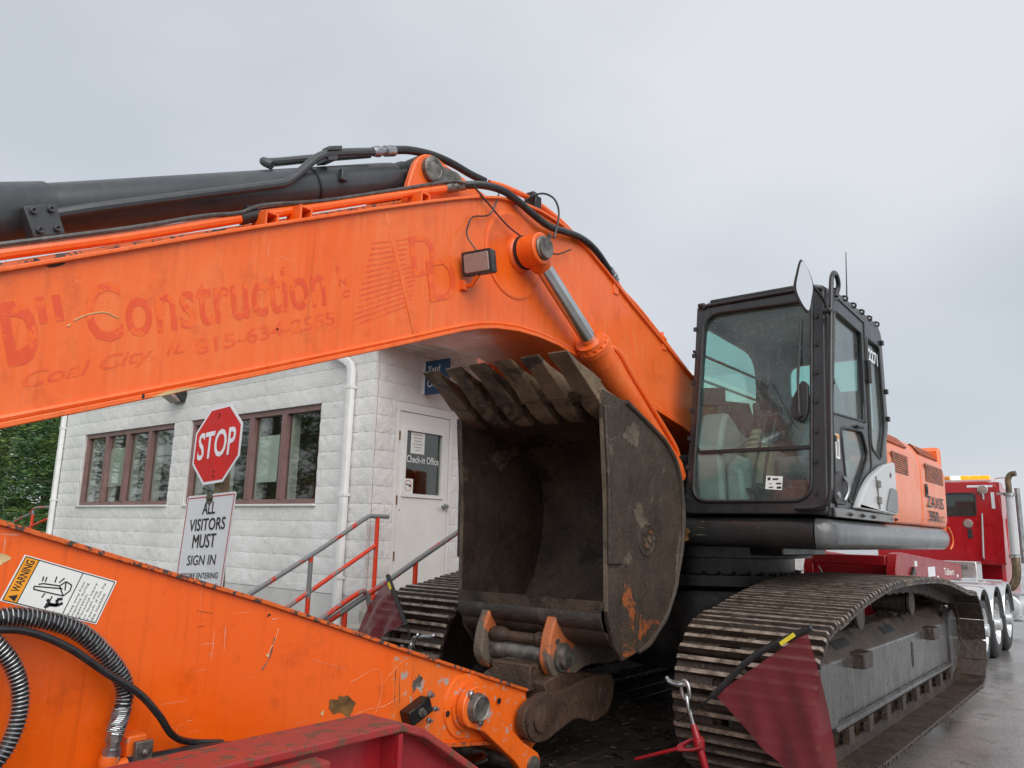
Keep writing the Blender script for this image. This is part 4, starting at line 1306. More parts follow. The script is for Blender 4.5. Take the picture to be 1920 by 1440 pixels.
for nm, h in (('door_pane', h1), ('quarter_pane', h2), ('lower_door_pane', h3)):
    pane(nm, h, MS)
    m = MB(); m.tube([MS @ V(p[0], p[1], -0.021) for p in h], 0.009, 6, True); m.build('window_seal', M['rubber'], cab)
# sliding sash post in the door window and door gap
m = MB(); m.obox((-6.235, CY1 + 0.012, 2.96), (0.025, 0, 0), (0, 0.008, 0), (-0.02, 0, 0.355)); m.build('sash', M['rubber'], cab)
m = MB(); m.tube([(-5.40, CY1 + 0.011, 1.90), (-5.42, CY1 + 0.011, 2.5), (-5.56, CY1 + 0.011, 3.40), (-5.7, CY1 + 0.011, 3.45), (-6.36, CY1 + 0.011, 3.42), (-6.32, CY1 + 0.011, 2.5), (-6.33, CY1 + 0.011, 2.3), (-6.2, CY1 + 0.011, 1.96)], 0.006, 5)
m.build('door_gap', M['ink'], cab)
for z in (3.02, 2.15):
    m = MB(); m.cyl((-6.345, CY1 + 0.03, z - 0.09), (-6.345, CY1 + 0.03, z + 0.09), 0.018, n=10)
    m.box(-6.42, -6.30, CY1 + 0.0095, CY1 + 0.018, z - 0.07, z + 0.07); m.build('door_hinge', M['plastic'], cab)
m = MB(); m.plate(rpoly([(-5.33, 1.96), (-5.60, 1.96), (-5.62, 2.07), (-5.52, 2.19), (-5.36, 2.16)], 0.05), [], 0.02, frame_matrix((0, CY1 + 0.018, 0), (1, 0, 0), (0, 0, 1)), 0.004)
m.build('handle_recess', M['plastic'], cab)
m = MB(); m.tube(spath([(-5.53, CY1 + 0.03, 2.15), (-5.55, CY1 + 0.05, 2.10), (-5.55, CY1 + 0.05, 2.05), (-5.53, CY1 + 0.03, 1.99)], 4), 0.012, 8)
m.lathe((-5.40, CY1 + 0.028, 2.02), (0, 1, 0), [(0, 0.022), (0.008, 0.02), (0.01, 0.0)], 14); m.build('door_handle', M['steel'], cab)
m = MB(); m.box(-5.55, -5.46, CY1 + 0.0085, CY1 + 0.0095, 2.27, 2.44, 0); m.box(-5.545, -5.465, CY1 + 0.0097, CY1 + 0.0102, 2.405, 2.435, 1); m.box(-5.53, -5.48, CY1 + 0.0097, CY1 + 0.0102, 2.285, 2.39, 2)
m.build('warning_sticker', [M['paper'], M['warnorange'], M['greyink']], cab)
m = MB(); m.text('2271', (-6.47, CY1 + 0.004, 3.14), (-6.74, CY1 + 0.004, 3.135), (-6.47, CY1 + 0.004, 3.245), offset=0.03); m.build('unit_number', M['signwhite'], cab)
m = MB(); m.tube([(-5.95, CY1 + 0.02, 2.545), (-6.08, CY1 + 0.03, 2.55)], 0.012, 8); m.build('sash_latch', M['plastic'], cab)
# far side, rear and roof
MR = frame_matrix((0, CY0 + 0.02, 0), (1, 0, 0), (0, 0, 1))
ro = [(-5.27, 1.875), (-6.90, 1.885), (-6.90, 3.50), (-5.50, 3.50)]
rh = rpoly([(-5.42, 2.40), (-6.62, 2.40), (-6.66, 3.32), (-5.60, 3.36)], [0.06, 0.1, 0.25, 0.08])
m = MB(); m.plate(ro, [rh], 0.04, MR, bevel=0.006); m.build('right_side_frame', M['cabgrey'], cab)
pane('right_pane', rh, MR, 'sideglass')
for z in (2.945, 3.15):
    m = MB(); m.tube([(-5.46 - (z - 2.945) * 0.15, CY0 - 0.03, z), (-6.74, CY0 - 0.03, z)], 0.012, 8); m.build('window_guard_bar', M['black'], cab)
MB_ = frame_matrix((-6.90, CY0 + 0.045, 0), (0, 1, 0), (0, 0, 1))
bh = rpoly([(0.18, 2.55), (0.86, 2.55), (0.86, 3.25), (0.18, 3.25)], [0.22, 0.1, 0.1, 0.1])
m = MB(); m.plate([(0.0, 1.885), (0.935, 1.885), (0.935, 3.48), (0.0, 3.48)], [bh], 0.04, MB_); m.build('rear_frame', M['cabgrey'], cab)
pane('rear_pane', bh, MB_, 'sideglass')
m = MB()
rp = [(-5.46, 3.470), (-5.45, 3.49), (-5.50, 3.518), (-5.74, 3.535), (-6.70, 3.54), (-6.93, 3.51), (-6.95, 3.47)]
m.loft([[(x, CY0 + 0.06, z - 0.01) for x, z in rp], [(x, CY0 + 0.10, z + 0.012) for x, z in rp], [(x, CY1 - 0.10, z + 0.012) for x, z in rp], [(x, CY1 - 0.025, z - 0.012) for x, z in rp]])
m.build('roof', M['cabgrey'], cab, bevel=0.008)
m = MB(); m.box(-6.55, -5.9, CY0 + 0.18, CY1 - 0.2, 3.553, 3.575); m.build('roof_hatch', M['black'], cab, bevel=0.012)
m = MB(); m.box(-5.54, -5.47, CY0 + 0.12, CY1 - 0.22, 3.505, 3.540); m.box(-5.50, -5.46, CY0 + 0.02, CY0 + 0.08, 3.49, 3.525); m.build('visor', M['plastic'], cab, bevel=0.012)
for i in range(6):
    x = -5.68 - i * 0.22
    m = MB(); m.tube(spath([(x, CY1 - 0.045, 3.50), (x, CY1 - 0.01, 3.525), (x - 0.005, CY1 + 0.02, 3.515), (x - 0.01, CY1 + 0.012, 3.485)], 3), 0.009, 6); m.build('roof_clip', M['plastic'], cab)
for t_ in range(7):
    m = MB(); c = MF @ V(0.012, 0.12 + t_ * 0.22, 0.03); m.obox(c, (0, 0.013, 0), fy * 0.016, V(0.012, 0, 0)); m.build('guard_clip', M['plastic'], cab)
    m = MB(); c = MF @ V(0.935, 0.14 + t_ * 0.21, 0.03); m.obox(c, (0, 0.010, 0), fy * 0.014, V(0.010, 0, 0)); m.build('guard_clip', M['plastic'], cab)
for x, z in ((-5.48, 3.14), (-5.445, 2.80), (-5.42, 2.40), (-6.90, 2.95), (-6.90, 2.72), (-6.86, 3.36)):
    m = MB(); m.box(x - 0.02, x + 0.02, CY1 + 0.0085, CY1 + 0.03, z - 0.02, z + 0.02); m.build('guard_clip', M['plastic'], cab, bevel=0.004)
m = MB(); m.tube([(-6.15, CY1 - 0.05, 3.54), (-6.13, CY1 - 0.03, 3.95)], [0.006, 0.003], 6); m.build('antenna', M['plastic'], cab)
# grab tube round the front corner post
m = MB()
m.tube(spath([(-5.66, -1.60, 3.46), (-5.68, -1.585, 3.55), (-5.60, -1.575, 3.605), (-5.50, -1.57, 3.575), (-5.43, -1.567, 3.42), (-5.30, -1.565, 2.75), (-5.205, -1.562, 2.15), (-5.185, -1.567, 2.03), (-5.185, -1.60, 1.95), (-5.19, -1.70, 1.925), (-5.195, -1.80, 1.925)], 6), 0.017, 10)
m.build('corner_handrail', M['black'], cab)
# mirror
t_m = MB()
mp = spath([(0.00, 0.19, 0), (0.045, 0.10, 0), (0.062, 0.0, 0), (0.045, -0.09, 0), (0.02, -0.165, 0), (-0.025, -0.10, 0), (-0.055, 0.0, 0), (-0.035, 0.10, 0)], 4, True)
MM = frame_matrix((-5.08, -1.645, 3.375), V(-0.18, 1, 0).normalized(), V(0.06, 0.0, 1).normalized())
t_m.plate([(p.x * 1.08, p.y * 1.05) for p in mp], [], 0.03, MM, 0.008); mir = t_m.build('mirror', M['plastic'], cab)
m = MB(); m.plate([(p.x * 0.88 + 0.010, p.y * 0.96) for p in mp], [], 0.004, MM @ Matrix.Translation((0, 0, 0.0175))); m.build('mirror_glass', M['mirror'], cab)
m = MB(); m.tube(spath([(-5.10, -1.64, 3.38), (-5.2, -1.62, 3.42), (-5.36, -1.60, 3.36), (-5.40, -1.60, 3.31)], 4), 0.011, 8); m.lathe((-5.37, -1.58, 3.28), (0, 1, 0), [(-0.03, 0.02), (0.02, 0.02), (0.03, 0.01)], 10); m.build('mirror_arm', M['plastic'], cab)
# wiper
m = MB()
m.plate(rpoly([(0.765, 0.66), (0.86, 0.62), (0.885, 0.70), (0.885, 0.90), (0.84, 0.93), (0.775, 0.80)], 0.04), [], 0.03, MF @ Matrix.Translation((0, 0, 0.03)), 0.006)
m.tube([MF @ V(0.83, 0.67, 0.055), MF @ V(0.815, 0.95, 0.05), MF @ V(0.81, 1.15, 0.035)], [0.012, 0.009, 0.007], 8)
m.tube([MF @ V(0.812, 0.9, 0.03), MF @ V(0.82, 1.42, 0.02)], 0.006, 6)
m.lathe(MF @ V(0.83, 0.67, 0.05), MF.to_3x3() @ V(0, 0, 1), [(0, 0.022), (0.02, 0.02), (0.022, 0.0)], 12)
m.build('wiper', M['plastic'], cab)
m = MB(); m.plate([(0.585, 0.175), (0.70, 0.165), (0.705, 0.26), (0.59, 0.268)], [], 0.001, MF @ Matrix.Translation((0, 0, 0.0035)), mi=0)
for (a, b, c_, d) in ((0.60, 0.235, 0.62, 0.255), (0.635, 0.236, 0.675, 0.248), (0.61, 0.208, 0.63, 0.213), (0.66, 0.205, 0.695, 0.216), (0.61, 0.182, 0.64, 0.19), (0.665, 0.175, 0.695, 0.19)):
    m.plate([(a, b), (c_, b), (c_, d), (a, d)], [], 0.001, MF @ Matrix.Translation((0, 0, 0.0045)), mi=1)
m.build('paper_tag', [M['paper'], M['ink']], cab)
# silver rear step panel
m = MB()
sil = rpoly([(-5.74, 1.945), (-6.82, 1.93), (-6.84, 2.36), (-6.5, 2.305), (-6.12, 2.19), (-5.90, 2.065)], [0.03, 0.02, 0.05, 0.1, 0.2, 0.15])
m.plate(sil, [], 0.05, frame_matrix((0, CY1 + 0.035, 0), (1, 0, 0), (0, 0, 1)), 0.012); sil_o = m.build('silver_panel', M['silver'], cab)
m = MB(); m.box(-6.80, -5.32, CY1 + 0.009, CY1 + 0.03, 1.872, 1.935); m.build('sill_strip', M['railgrey'], cab, bevel=0.006)
m = MB(); m.tube([(-6.28, CY1 + 0.062, 1.96), (-6.22, CY1 + 0.062, 2.20)], 0.006, 6)
for z in (2.0, 2.12): m.box(-6.31, -6.22, CY1 + 0.06, CY1 + 0.075, z, z + 0.05)
m.build('panel_hinge', M['pinmetal'], cab)
m = MB(); m.plate(rpoly([(-6.45, 1.96), (-6.81, 1.95), (-6.82, 2.13), (-6.62, 2.14)], 0.04), [], 0.01, frame_matrix((0, CY1 + 0.064, 0), (1, 0, 0), (0, 0, 1))); m.build('panel_recess', M['railgrey'], cab)
m = MB(); m.lathe((-6.66, CY1 + 0.06, 2.24), (0, 1, 0), [(0, 0.02), (0.006, 0.018), (0.008, 0.0)], 12); m.build('lock', M['pinmetal'], cab)
for x in (-5.62, -5.92, -6.2, -6.84):
    m = MB(); m.lathe((x, CY1 + 0.03, 1.90), (0, 1, 0), [(0, 0.014), (0.012, 0.012), (0.03, 0.0)], 10); m.build('bolt', M['plastic'], cab)
# interior
def part(name, mat, fn, bevel=0.0):
    m = MB(); fn(m); return m.build(name, M[mat], cab, bevel=bevel)
part('cab_floor', 'rubber', lambda m: (m.box(-6.88, -5.30, CY0 + 0.05, CY1 - 0.05, 1.885, 1.93)))
part('headliner', 'seat', lambda m: m.box(-6.86, -5.50, CY0 + 0.05, CY1 - 0.05, 3.43, 3.462))
part('right_console', 'consolegrey', lambda m: (m.xz(rpoly([(-5.34, 1.94), (-6.7, 1.94), (-6.7, 2.45), (-5.75, 2.50), (-5.46, 2.66), (-5.38, 2.55), (-5.30, 2.30)], 0.08), CY0 + 0.045, CY0 + 0.25)), 0.03)
part('front_console', 'consolegrey', lambda m: m.loft([[(-5.36, CY0 + 0.26 + x, z) for x, z in ((0, 1.935), (0.14, 1.935), (0.12, 2.2), (0.0, 2.25))], [(-5.55, CY0 + 0.26 + x, z) for x, z in ((0, 1.935), (0.16, 1.935), (0.14, 2.3), (0.0, 2.35))]]), 0.03)
part('joystick_boot', 'beige', lambda m: m.lathe((-5.68, CY0 + 0.38, 2.12), (0, 0, 1), [(0, 0.10), (0.26, 0.10), (0.28, 0.08), (0.30, 0.09), (0.32, 0.065), (0.34, 0.075), (0.36, 0.05), (0.38, 0.055), (0.41, 0.03)], 18))
part('joystick', 'plastic', lambda m: m.tube(spath([(-5.68, CY0 + 0.38, 2.50), (-5.675, CY0 + 0.385, 2.60), (-5.66, CY0 + 0.39, 2.68), (-5.67, CY0 + 0.39, 2.72)], 4), [0.02] * 5 + [0.026] * 4 + [0.03] * 4, 10))
for dy in (0.0, 0.075):
    part('travel_lever', 'plastic', lambda m: (m.tube(spath([(-5.42, CY0 + 0.43 + dy, 1.98), (-5.46, CY0 + 0.44 + dy, 2.2), (-5.50, CY0 + 0.46 + dy, 2.36), (-5.56, CY0 + 0.50 + dy, 2.60)], 4), 0.011, 8),
                                              m.tube([(-5.56, CY0 + 0.455 + dy, 2.605), (-5.56, CY0 + 0.535 + dy, 2.61)], 0.02, 8)))
part('floor_mat', 'beige', lambda m: m.box(-5.75, -5.36, CY0 + 0.30, CY0 + 0.62, 1.931, 1.965), 0.02)
part('pedal', 'darkmetal', lambda m: (m.obox((-5.45, CY0 + 0.42, 2.02), (0.06, 0, 0.05), (0, 0.03, 0), (0.004, 0, -0.006)), m.obox((-5.45, CY0 + 0.52, 2.02), (0.06, 0, 0.05), (0, 0.03, 0), (0.004, 0, -0.006))))
part('seat', 'seat', lambda m: (m.box(-6.45, -5.85, CY0 + 0.42, CY1 - 0.12, 2.16, 2.34),), 0.05)
part('seat_back', 'seat', lambda m: m.loft([[(-6.42 - 0.0, CY0 + 0.44, 2.3), (-6.30, CY0 + 0.44, 2.3), (-6.30, CY1 - 0.16, 2.3), (-6.42, CY1 - 0.16, 2.3)], [(-6.58, CY0 + 0.50, 2.85), (-6.46, CY0 + 0.50, 2.85), (-6.46, CY1 - 0.22, 2.85), (-6.58, CY1 - 0.22, 2.85)], [(-6.62, CY0 + 0.58, 3.05), (-6.52, CY0 + 0.58, 3.05), (-6.52, CY1 - 0.30, 3.05), (-6.62, CY1 - 0.30, 3.05)]]), 0.04)
part('seat_base', 'redseat', lambda m: m.box(-6.4, -5.7, CY0 + 0.44, CY1 - 0.08, 1.94, 2.15), 0.04)
part('left_console', 'plastic', lambda m: m.box(-6.4, -5.75, CY1 - 0.22, CY1 - 0.06, 2.38, 2.47), 0.02)
part('left_joystick', 'plastic', lambda m: m.tube([(-5.80, CY1 - 0.14, 2.48), (-5.79, CY1 - 0.14, 2.65)], [0.02, 0.028], 8))
part('monitor', 'plastic', lambda m: m.obox((-5.52, CY0 + 0.10, 2.78), (0.02, 0.01, 0), (-0.04, 0.09, 0), (0, 0, 0.07)), 0.008)

# ---------------------------------------------------------------- boom
BY0, BYN = -3.415, -2.785                  # web planes
btop = [(-0.45, 2.320), (-0.808, 2.497), (-1.18, 2.682), (-1.665, 2.924), (-2.316, 3.239), (-2.70, 3.418), (-2.87, 3.495), (-3.05, 3.572), (-3.25, 3.640), (-3.45, 3.682), (-3.65, 3.697), (-3.85, 3.688), (-4.05, 3.652), (-4.22, 3.600), (-4.42, 3.522), (-4.766, 3.372), (-5.164, 3.213), (-5.574, 3.052), (-6.15, 2.83), (-6.42, 2.68)]
bbot = [(-0.45, 1.872), (-0.87, 2.023), (-1.242, 2.157), (-1.724, 2.332), (-2.366, 2.570), (-2.60, 2.658), (-2.80, 2.735), (-2.966, 2.797), (-3.10, 2.842), (-3.25, 2.878), (-3.45, 2.905), (-3.65, 2.912), (-3.85, 2.902), (-4.052, 2.873), (-4.5, 2.786), (-5.0, 2.685), (-5.521, 2.590), (-6.15, 2.44), (-6.42, 2.50)]
m = MB()
m.plate(btop + bbot[::-1], [], 0.016, frame_matrix((0, BYN + 0.0 - 0.008, 0), (1, 0, 0), (0, 0, 1)))
boom = m.build('boom', M['orange'], ex)
m = MB(); m.plate(btop + bbot[::-1], [], 0.016, frame_matrix((0, BY0 + 0.008, 0), (1, 0, 0), (0, 0, 1))); m.build('far_web', M['orange'], boom)
def flange(pts, th, y0, y1, name, mat):
    m = MB(); secs = []
    for x, z in pts:
        secs.append([(x, y0, z), (x, y1, z), (x, y1, z + th), (x, y0, z + th)])
    m.loft(secs); return m.build(name, M[mat], boom, bevel=0.004, smooth=25)
flange(btop, 0.018, BY0 - 0.022, BYN + 0.022, 'top_flange', 'orange')
flange([(x, z - 0.022) for x, z in bbot], 0.022, BY0 - 0.020, BYN + 0.020, 'bottom_flange', 'orange')
# weld bead along the lower flange
m = MB(); m.tube([(x, BYN + 0.002, z + 0.012) for x, z in bbot], 0.011, 6); m.build('weld_bead', M['orange'], boom)
# chipped nick on the lower edge
m = MB(); m.poly([(-1.33, BYN + 0.0215, 2.170), (-1.38, BYN + 0.0215, 2.186), (-1.44, BYN + 0.0215, 2.210), (-1.52, BYN + 0.0215, 2.240), (-1.45, BYN + 0.0215, 2.225), (-1.38, BYN + 0.0215, 2.200)], 0)
m.box(-1.305, -1.296, BYN + 0.0205, BYN + 0.0218, 2.162, 2.178, 1); m.build('paint_chip', [M['cream'], M['ink']], boom)
# boom tip fork
m = MB()
for y in (BY0 + 0.01, BYN - 0.05):
    m.xz(rpoly([(-0.75, 2.40), (-0.75, 1.97), (0.25, 1.56), (0.48, 1.62), (0.50, 1.84), (0.2, 2.0), (-0.5, 2.33)], 0.08), y, y + 0.04)
m.cyl((0.33, BY0 - 0.03, 1.74), (0.33, BYN + 0.03, 1.74), 0.07)
m.build('boom_tip', M['orange'], boom)
# vertical seams
def seam(a, b, w=0.014):
    a, b = V(a[0], BYN, a[1]), V(b[0], BYN, b[1]); c = (a + b) / 2; d = (b - a) / 2; s = V(d.z, 0, -d.x).normalized() * w
    m = MB(); m.obox(c, d, s, V(0, 0.004, 0)); m.build('seam_plate', M['orange'], boom, bevel=0.003)
seam((-2.400, 3.270), (-2.640, 2.680))
seam((-4.72, 3.375), (-4.93, 2.71))
PX_, PZ_ = -3.45, 3.362
m = MB(); m.lathe((-3.41, BYN - 0.001, 3.345), (0, 1, 0), [(0, 0.268), (0.006, 0.268), (0.010, 0.258), (0.010, 0.24), (0.007, 0.235), (0.007, 0.0)], 48); m.build('doubler_plate', M['orange'], boom)
m = MB(); m.lathe((PX_, BYN, PZ_), (0, 1, 0), [(0, 0.115), (0.02, 0.11), (0.03, 0.104), (0.035, 0.098), (0.042, 0.098)], 28); m.lathe((PX_, BYN + 0.042, PZ_), (0, 1, 0), [(0, 0.104), (0.012, 0.104)], 28, 1); m.build('cylinder_boss', [M['orange'], M['rubber']], boom)
# ghost lettering
yd = BYN + 0.0012
def gtext(s, bl, br, tl, mat='ghost', shear=0.0, off=0.02):
    m = MB(); m.text(s, (bl[0], yd, bl[1]), (br[0], yd, br[1]), (tl[0], yd, tl[1]), shear=shear, offset=off); m.build('lettering', M[mat], boom)
gtext('Construction', (-1.101, 2.320), (-2.085, 2.705), (-1.060, 2.530), 'ghost', 0, 0.012)
gtext('D', (-0.872, 2.200), (-0.968, 2.240), (-0.815, 2.400), 'ghost', 0, 0.05)
gtext('I', (-0.945, 2.360), (-0.968, 2.370), (-0.918, 2.445), 'ghost', 0, 0.05)
gtext('I', (-0.992, 2.380), (-1.016, 2.390), (-0.966, 2.465), 'ghost', 0, 0.05)
gtext('Coal City, IL', (-0.925, 2.125), (-1.455, 2.352), (-0.910, 2.188), 'ghost2', 0.35, 0.006)
gtext('815-634-2555', (-1.493, 2.360), (-2.140, 2.632), (-1.480, 2.420), 'ghost2', 0, 0.012)
for i, (c_, z) in enumerate((('I', 2.868), ('N', 2.815), ('C', 2.762))):
    x = -2.125 - i * 0.022
    gtext(c_, (x, z), (x - 0.04 + (0.025 if c_ == 'I' else 0), z + 0.016 - (0.01 if c_ == 'I' else 0)), (x + 0.004, z + 0.036), 'ghost2', 0, 0.03)
def gpoly(pts, mat='ghost2'):
    m = MB(); m.poly([(x, yd, z) for x, z in pts]); m.build('stripe', M[mat], boom)
n_st = 15
for i in range(n_st):
    t = i / (n_st - 1)
    a = V(-2.235, 2.645) if False else (-2.235 - 0.095 * t, 2.640 + 0.435 * t)
    if t < 0.62: b = (-2.60 - 0.05 * t, 2.835 + 0.40 * t * 0.93)
    else: b = (-2.555, 2.80 + 0.37 * t)
    b = (max(b[0], -2.66), b[1])
    w = 0.0085
    gpoly([a, b, (b[0] + 0.003, b[1] + w), (a[0] + 0.003, a[1] + w)])
def dshape(x0, z0, w, h, sl, k=0.0):
    """outlined D of the old logo; sl = slope of its baseline"""
    def P(u, v): return (x0 - u * w + v * 0.05, z0 + u * w * sl + v * h)
    o = [P(0, 0), P(0.6, 0)] + [P(0.6 + 0.4 * math.sin(a), 0.5 - 0.5 * math.cos(a)) for a in [k * math.pi / 10 for k in range(1, 10)]] + [P(0.6, 1), P(0, 1)]
    q = [P(0.2, 0.14), P(0.56, 0.14)] + [P(0.56 + 0.24 * math.sin(a), 0.5 - 0.36 * math.cos(a)) for a in [k * math.pi / 10 for k in range(1, 10)]] + [P(0.56, 0.86), P(0.2, 0.86)]
    m = MB(); m.plate(o, [q], 0.0008, frame_matrix((0, yd + k, 0), (1, 0, 0), (0, 0, 1))); m.build('logo_letter', M['ghost2'], boom)
dshape(-2.605, 2.985, 0.17, 0.20, 0.40)
dshape(-2.735, 2.885, 0.20, 0.21, 0.40, 0.0012)
# scratch on the C
m = MB(); m.tube(spath([(-1.045, yd, 2.395), (-1.085, yd, 2.425), (-1.14, yd, 2.447), (-1.19, yd, 2.437)], 4), 0.0022, 5); m.tube([(-1.028, yd, 2.372), (-1.034, yd, 2.378)], 0.003, 5); m.build('scratch', M['cream'], boom)
# work light
t_ = MB()
lf_ = V(0.97, 0.16, -0.20).normalized(); lu = V(0, 0, 1); lr = lu.cross(lf_).normalized(); lu = lf_.cross(lr).normalized()
lc = V(-2.955, -2.665, 3.140)
def lrect(w, h, d, r): return [lc + lf_ * d + lr * p[0] + lu * p[1] for p in rpoly([(-w, -h), (w, -h), (w, h), (-w, h)], r, 3)]
t_.loft([lrect(0.055, 0.04, -0.10, 0.01), lrect(0.088, 0.062, -0.05, 0.012), lrect(0.092, 0.066, 0.0, 0.012), lrect(0.092, 0.066, 0.012, 0.012)])
wl_ = t_.build('work_light', M['plastic'], boom)
m = MB(); m.loft([lrect(0.078, 0.052, 0.0122, 0.012), lrect(0.074, 0.048, 0.018, 0.012)]); m.build('lens', M['lens'], wl_)
m = MB(); m.tube([lc - lu * 0.065, lc - lu * 0.11 + V(0, -0.05, 0), V(-2.98, BYN, 3.03)], 0.012, 6); m.box(-3.0, -2.95, BYN - 0.002, BYN + 0.03, 3.01, 3.06); m.build('bracket', M['orange'], wl_)
m = MB(); m.tube(spath([lc + lu * 0.065, lc + lu * 0.16 + V(0, -0.06, 0), V(-2.985, BYN + 0.02, 3.40), V(-3.02, BYN + 0.02, 3.45), V(-3.14, BYN + 0.03, 3.50), V(-3.2, BYN + 0.03, 3.60), V(-3.28, BYN - 0.02, 3.70)], 5), 0.0045, 6); m.build('cable', M['hose'], wl_)

# ---------------------------------------------------------------- boom cylinders
def boom_cyl(y, side):
    A = V(PX_, y, PZ_); D = V(-1.0, 0, -0.676).normalized()
    L0, L1, L2 = 0.11, 0.74, 2.16
    m = MB()
    m.tube([A + D * 0.05, A + D * (L1 + 0.05)], 0.052, 20)
    rod = m.build('cylinder_rod', M['chrome'], None)
    m = MB()
    m.lathe(A + D * L1, D, [(0, 0.06), (0.0, 0.098), (0.04, 0.102), (0.045, 0.112), (0.085, 0.112), (0.09, 0.098), (0.20, 0.098), (0.205, 0.092), (L2 - L1 - 0.12, 0.092), (L2 - L1, 0.07)], 32)
    cyl = m.build('boom_cylinder', M['orange'], ex)
    rod.parent = cyl; rod.matrix_parent_inverse = Matrix.Translation(-WL[cyl.name])
    u = D.orthogonal().normalized(); w = D.cross(u)
    m = MB()
    for i in range(14):
        a = i * math.pi / 7
        m.lathe(A + D * (L1 + 0.045) + (u * math.cos(a) + w * math.sin(a)) * 0.096, -D, [(0, 0.013), (0.02, 0.013), (0.02, 0.006), (0.012, 0.006)], 10)
    m.build('gland_bolts', M['orange'], cyl)
    m = MB(); m.lathe(A - V(0, 0.055 if side > 0 else 0.075, 0), (0, 1, 0), [(0, 0.09), (0.005, 0.096), (0.125, 0.096), (0.13, 0.09)], 28); m.tube([A + D * 0.06, A + D * 0.13], [0.08, 0.062], 20); m.build('rod_eye', M['orange'], cyl)
    m = MB(); m.lathe(A + V(0, side * 0.075, 0), (0, side, 0), [(0, 0.072), (0.012, 0.072), (0.018, 0.066), (0.03, 0.064), (0.034, 0.045), (0.030, 0.03), (0.034, 0.018), (0.036, 0.0)], 24); m.build('pin', M['pinmetal'], cyl)
    if side > 0:
        m = MB(); m.tube([A + V(0.0, 0.10, 0.0) + D * 0.02 + V(-0.02, 0, 0.075), A + V(-0.02, 0.10, 0.09)], 0.012, 8); m.build('grease_nipple', M['pinmetal'], cyl)
    m = MB()
    n_ = V(-D.z, 0, D.x)
    if n_.x > 0: n_ = -n_
    n2 = (V(-0.5, side * 0.55, 0.75)).normalized(); n2 = (n2 - D * n2.dot(D)).normalized()
    p = lambda t, h: A + D * t + n2 * h
    m.tube(spath([p(L1 + 0.14, 0.09), p(L1 + 0.24, 0.125), p(L1 + 0.5, 0.118), p(L2 - 0.3, 0.118), p(L2 - 0.15, 0.10)], 5), 0.017, 8)
    m.build('cylinder_pipe', M['orange'], cyl)
boom_cyl(-2.675, 1)
boom_cyl(-3.525, -1)

# ---------------------------------------------------------------- arm cylinder on top of the boom
P0 = V(-2.835, CL, 3.70); P1 = V(-0.905, CL, 2.815)
D = (P1 - P0).normalized()
m = MB(); m.lathe(P0 + D * 0.13, D, [(0, 0.07), (0.02, 0.096), (0.10, 0.098), (1.86, 0.098), (1.865, 0.106), (2.02, 0.112), (2.03, 0.118), (2.24, 0.118), (2.25, 0.07)], 36)
ac = m.build('arm_cylinder', M['cylgrey'], ex)
m = MB(); m.tube([P0 + D * 2.35, P0 + D * 4.35], 0.05, 18); m.build('cylinder_rod', M['chrome'], ac)
m = MB(); m.lathe(P0 - V(0, 0.11, 0), (0, 1, 0), [(0, 0.10), (0.22, 0.10)], 26); m.tube([P0 + D * 0.06, P0 + D * 0.14], [0.10, 0.085], 20); m.build('cylinder_eye', M['rubber'], ac)
m = MB(); m.lathe(P0 + D * 0.74, D, [(0, 0.0995), (0, 0.104), (0.012, 0.104), (0.012, 0.0995)], 32); m.build('clamp_band', M['rubber'], ac)
m = MB(); m.tube(spath([V(-0.93, -2.985, 2.775), V(-1.2, -2.985, 2.92), V(-1.86, -2.985, 3.255), V(-1.95, -2.985, 3.305), V(-2.02, -2.985, 3.38), V(-2.09, -2.985, 3.47), V(-2.16, -2.985, 3.535), V(-2.28, -2.985, 3.595), V(-2.48, -2.99, 3.685)], 5), 0.021, 10); m.build('cylinder_pipe', M['cylgrey'], ac)
m = MB(); m.tube(spath([V(-1.92, -3.06, 3.40), V(-1.90, -3.10, 3.425), V(-1.98, -3.14, 3.465), V(-2.2, -3.12, 3.57), V(-2.5, -3.06, 3.70)], 5), 0.021, 10); m.build('cylinder_pipe', M['cylgrey'], ac)
m = MB(); m.obox((-0.97, -2.985, 2.775), D * 0.055, (0, 0.03, 0), V(-D.z, 0, D.x) * 0.055)
for a, b in ((-0.03, 0.035), (0.03, 0.035), (-0.03, -0.035), (0.03, -0.035)):
    c = V(-0.97, -2.955, 2.775) + D * a + V(-D.z, 0, D.x) * b
    m.lathe(c, (0, 1, 0), [(0, 0.012), (0.016, 0.012), (0.016, 0.006), (0.008, 0.006)], 10)
m.build('port_block', M['cylgrey'], ac, bevel=0.006)
m = MB(); m.obox((-2.20, -3.02, 3.55), D * 0.03, (0, 0.05, 0), V(0, 0, 0.035)); m.obox((-2.20, -2.985, 3.578), D * 0.045, (0, 0.028, 0), V(0, 0, 0.012)); m.box(-2.30, -2.26, -3.0, -2.97, 3.44, 3.50); m.build('pipe_clamp', M['cylgrey'], ac, bevel=0.004)
m = MB(); m.lathe(V(-2.46, -2.99, 3.676), -D, [(0, 0.024), (0.03, 0.03), (0.05, 0.03), (0.052, 0.022), (0.09, 0.022), (0.092, 0.03), (0.16, 0.03), (0.165, 0.024)], 12); m.build('hose_fitting', M['steel'], ac)
m = MB(); m.tube(spath([V(-2.60, -2.99, 3.745), V(-2.72, -2.98, 3.79), V(-2.88, -2.97, 3.825), V(-3.02, -2.95, 3.825), V(-3.15, -2.92, 3.80), V(-3.25, -2.89, 3.785)], 6), 0.023, 10); m.build('hydraulic_hose', M['hose'], ac)
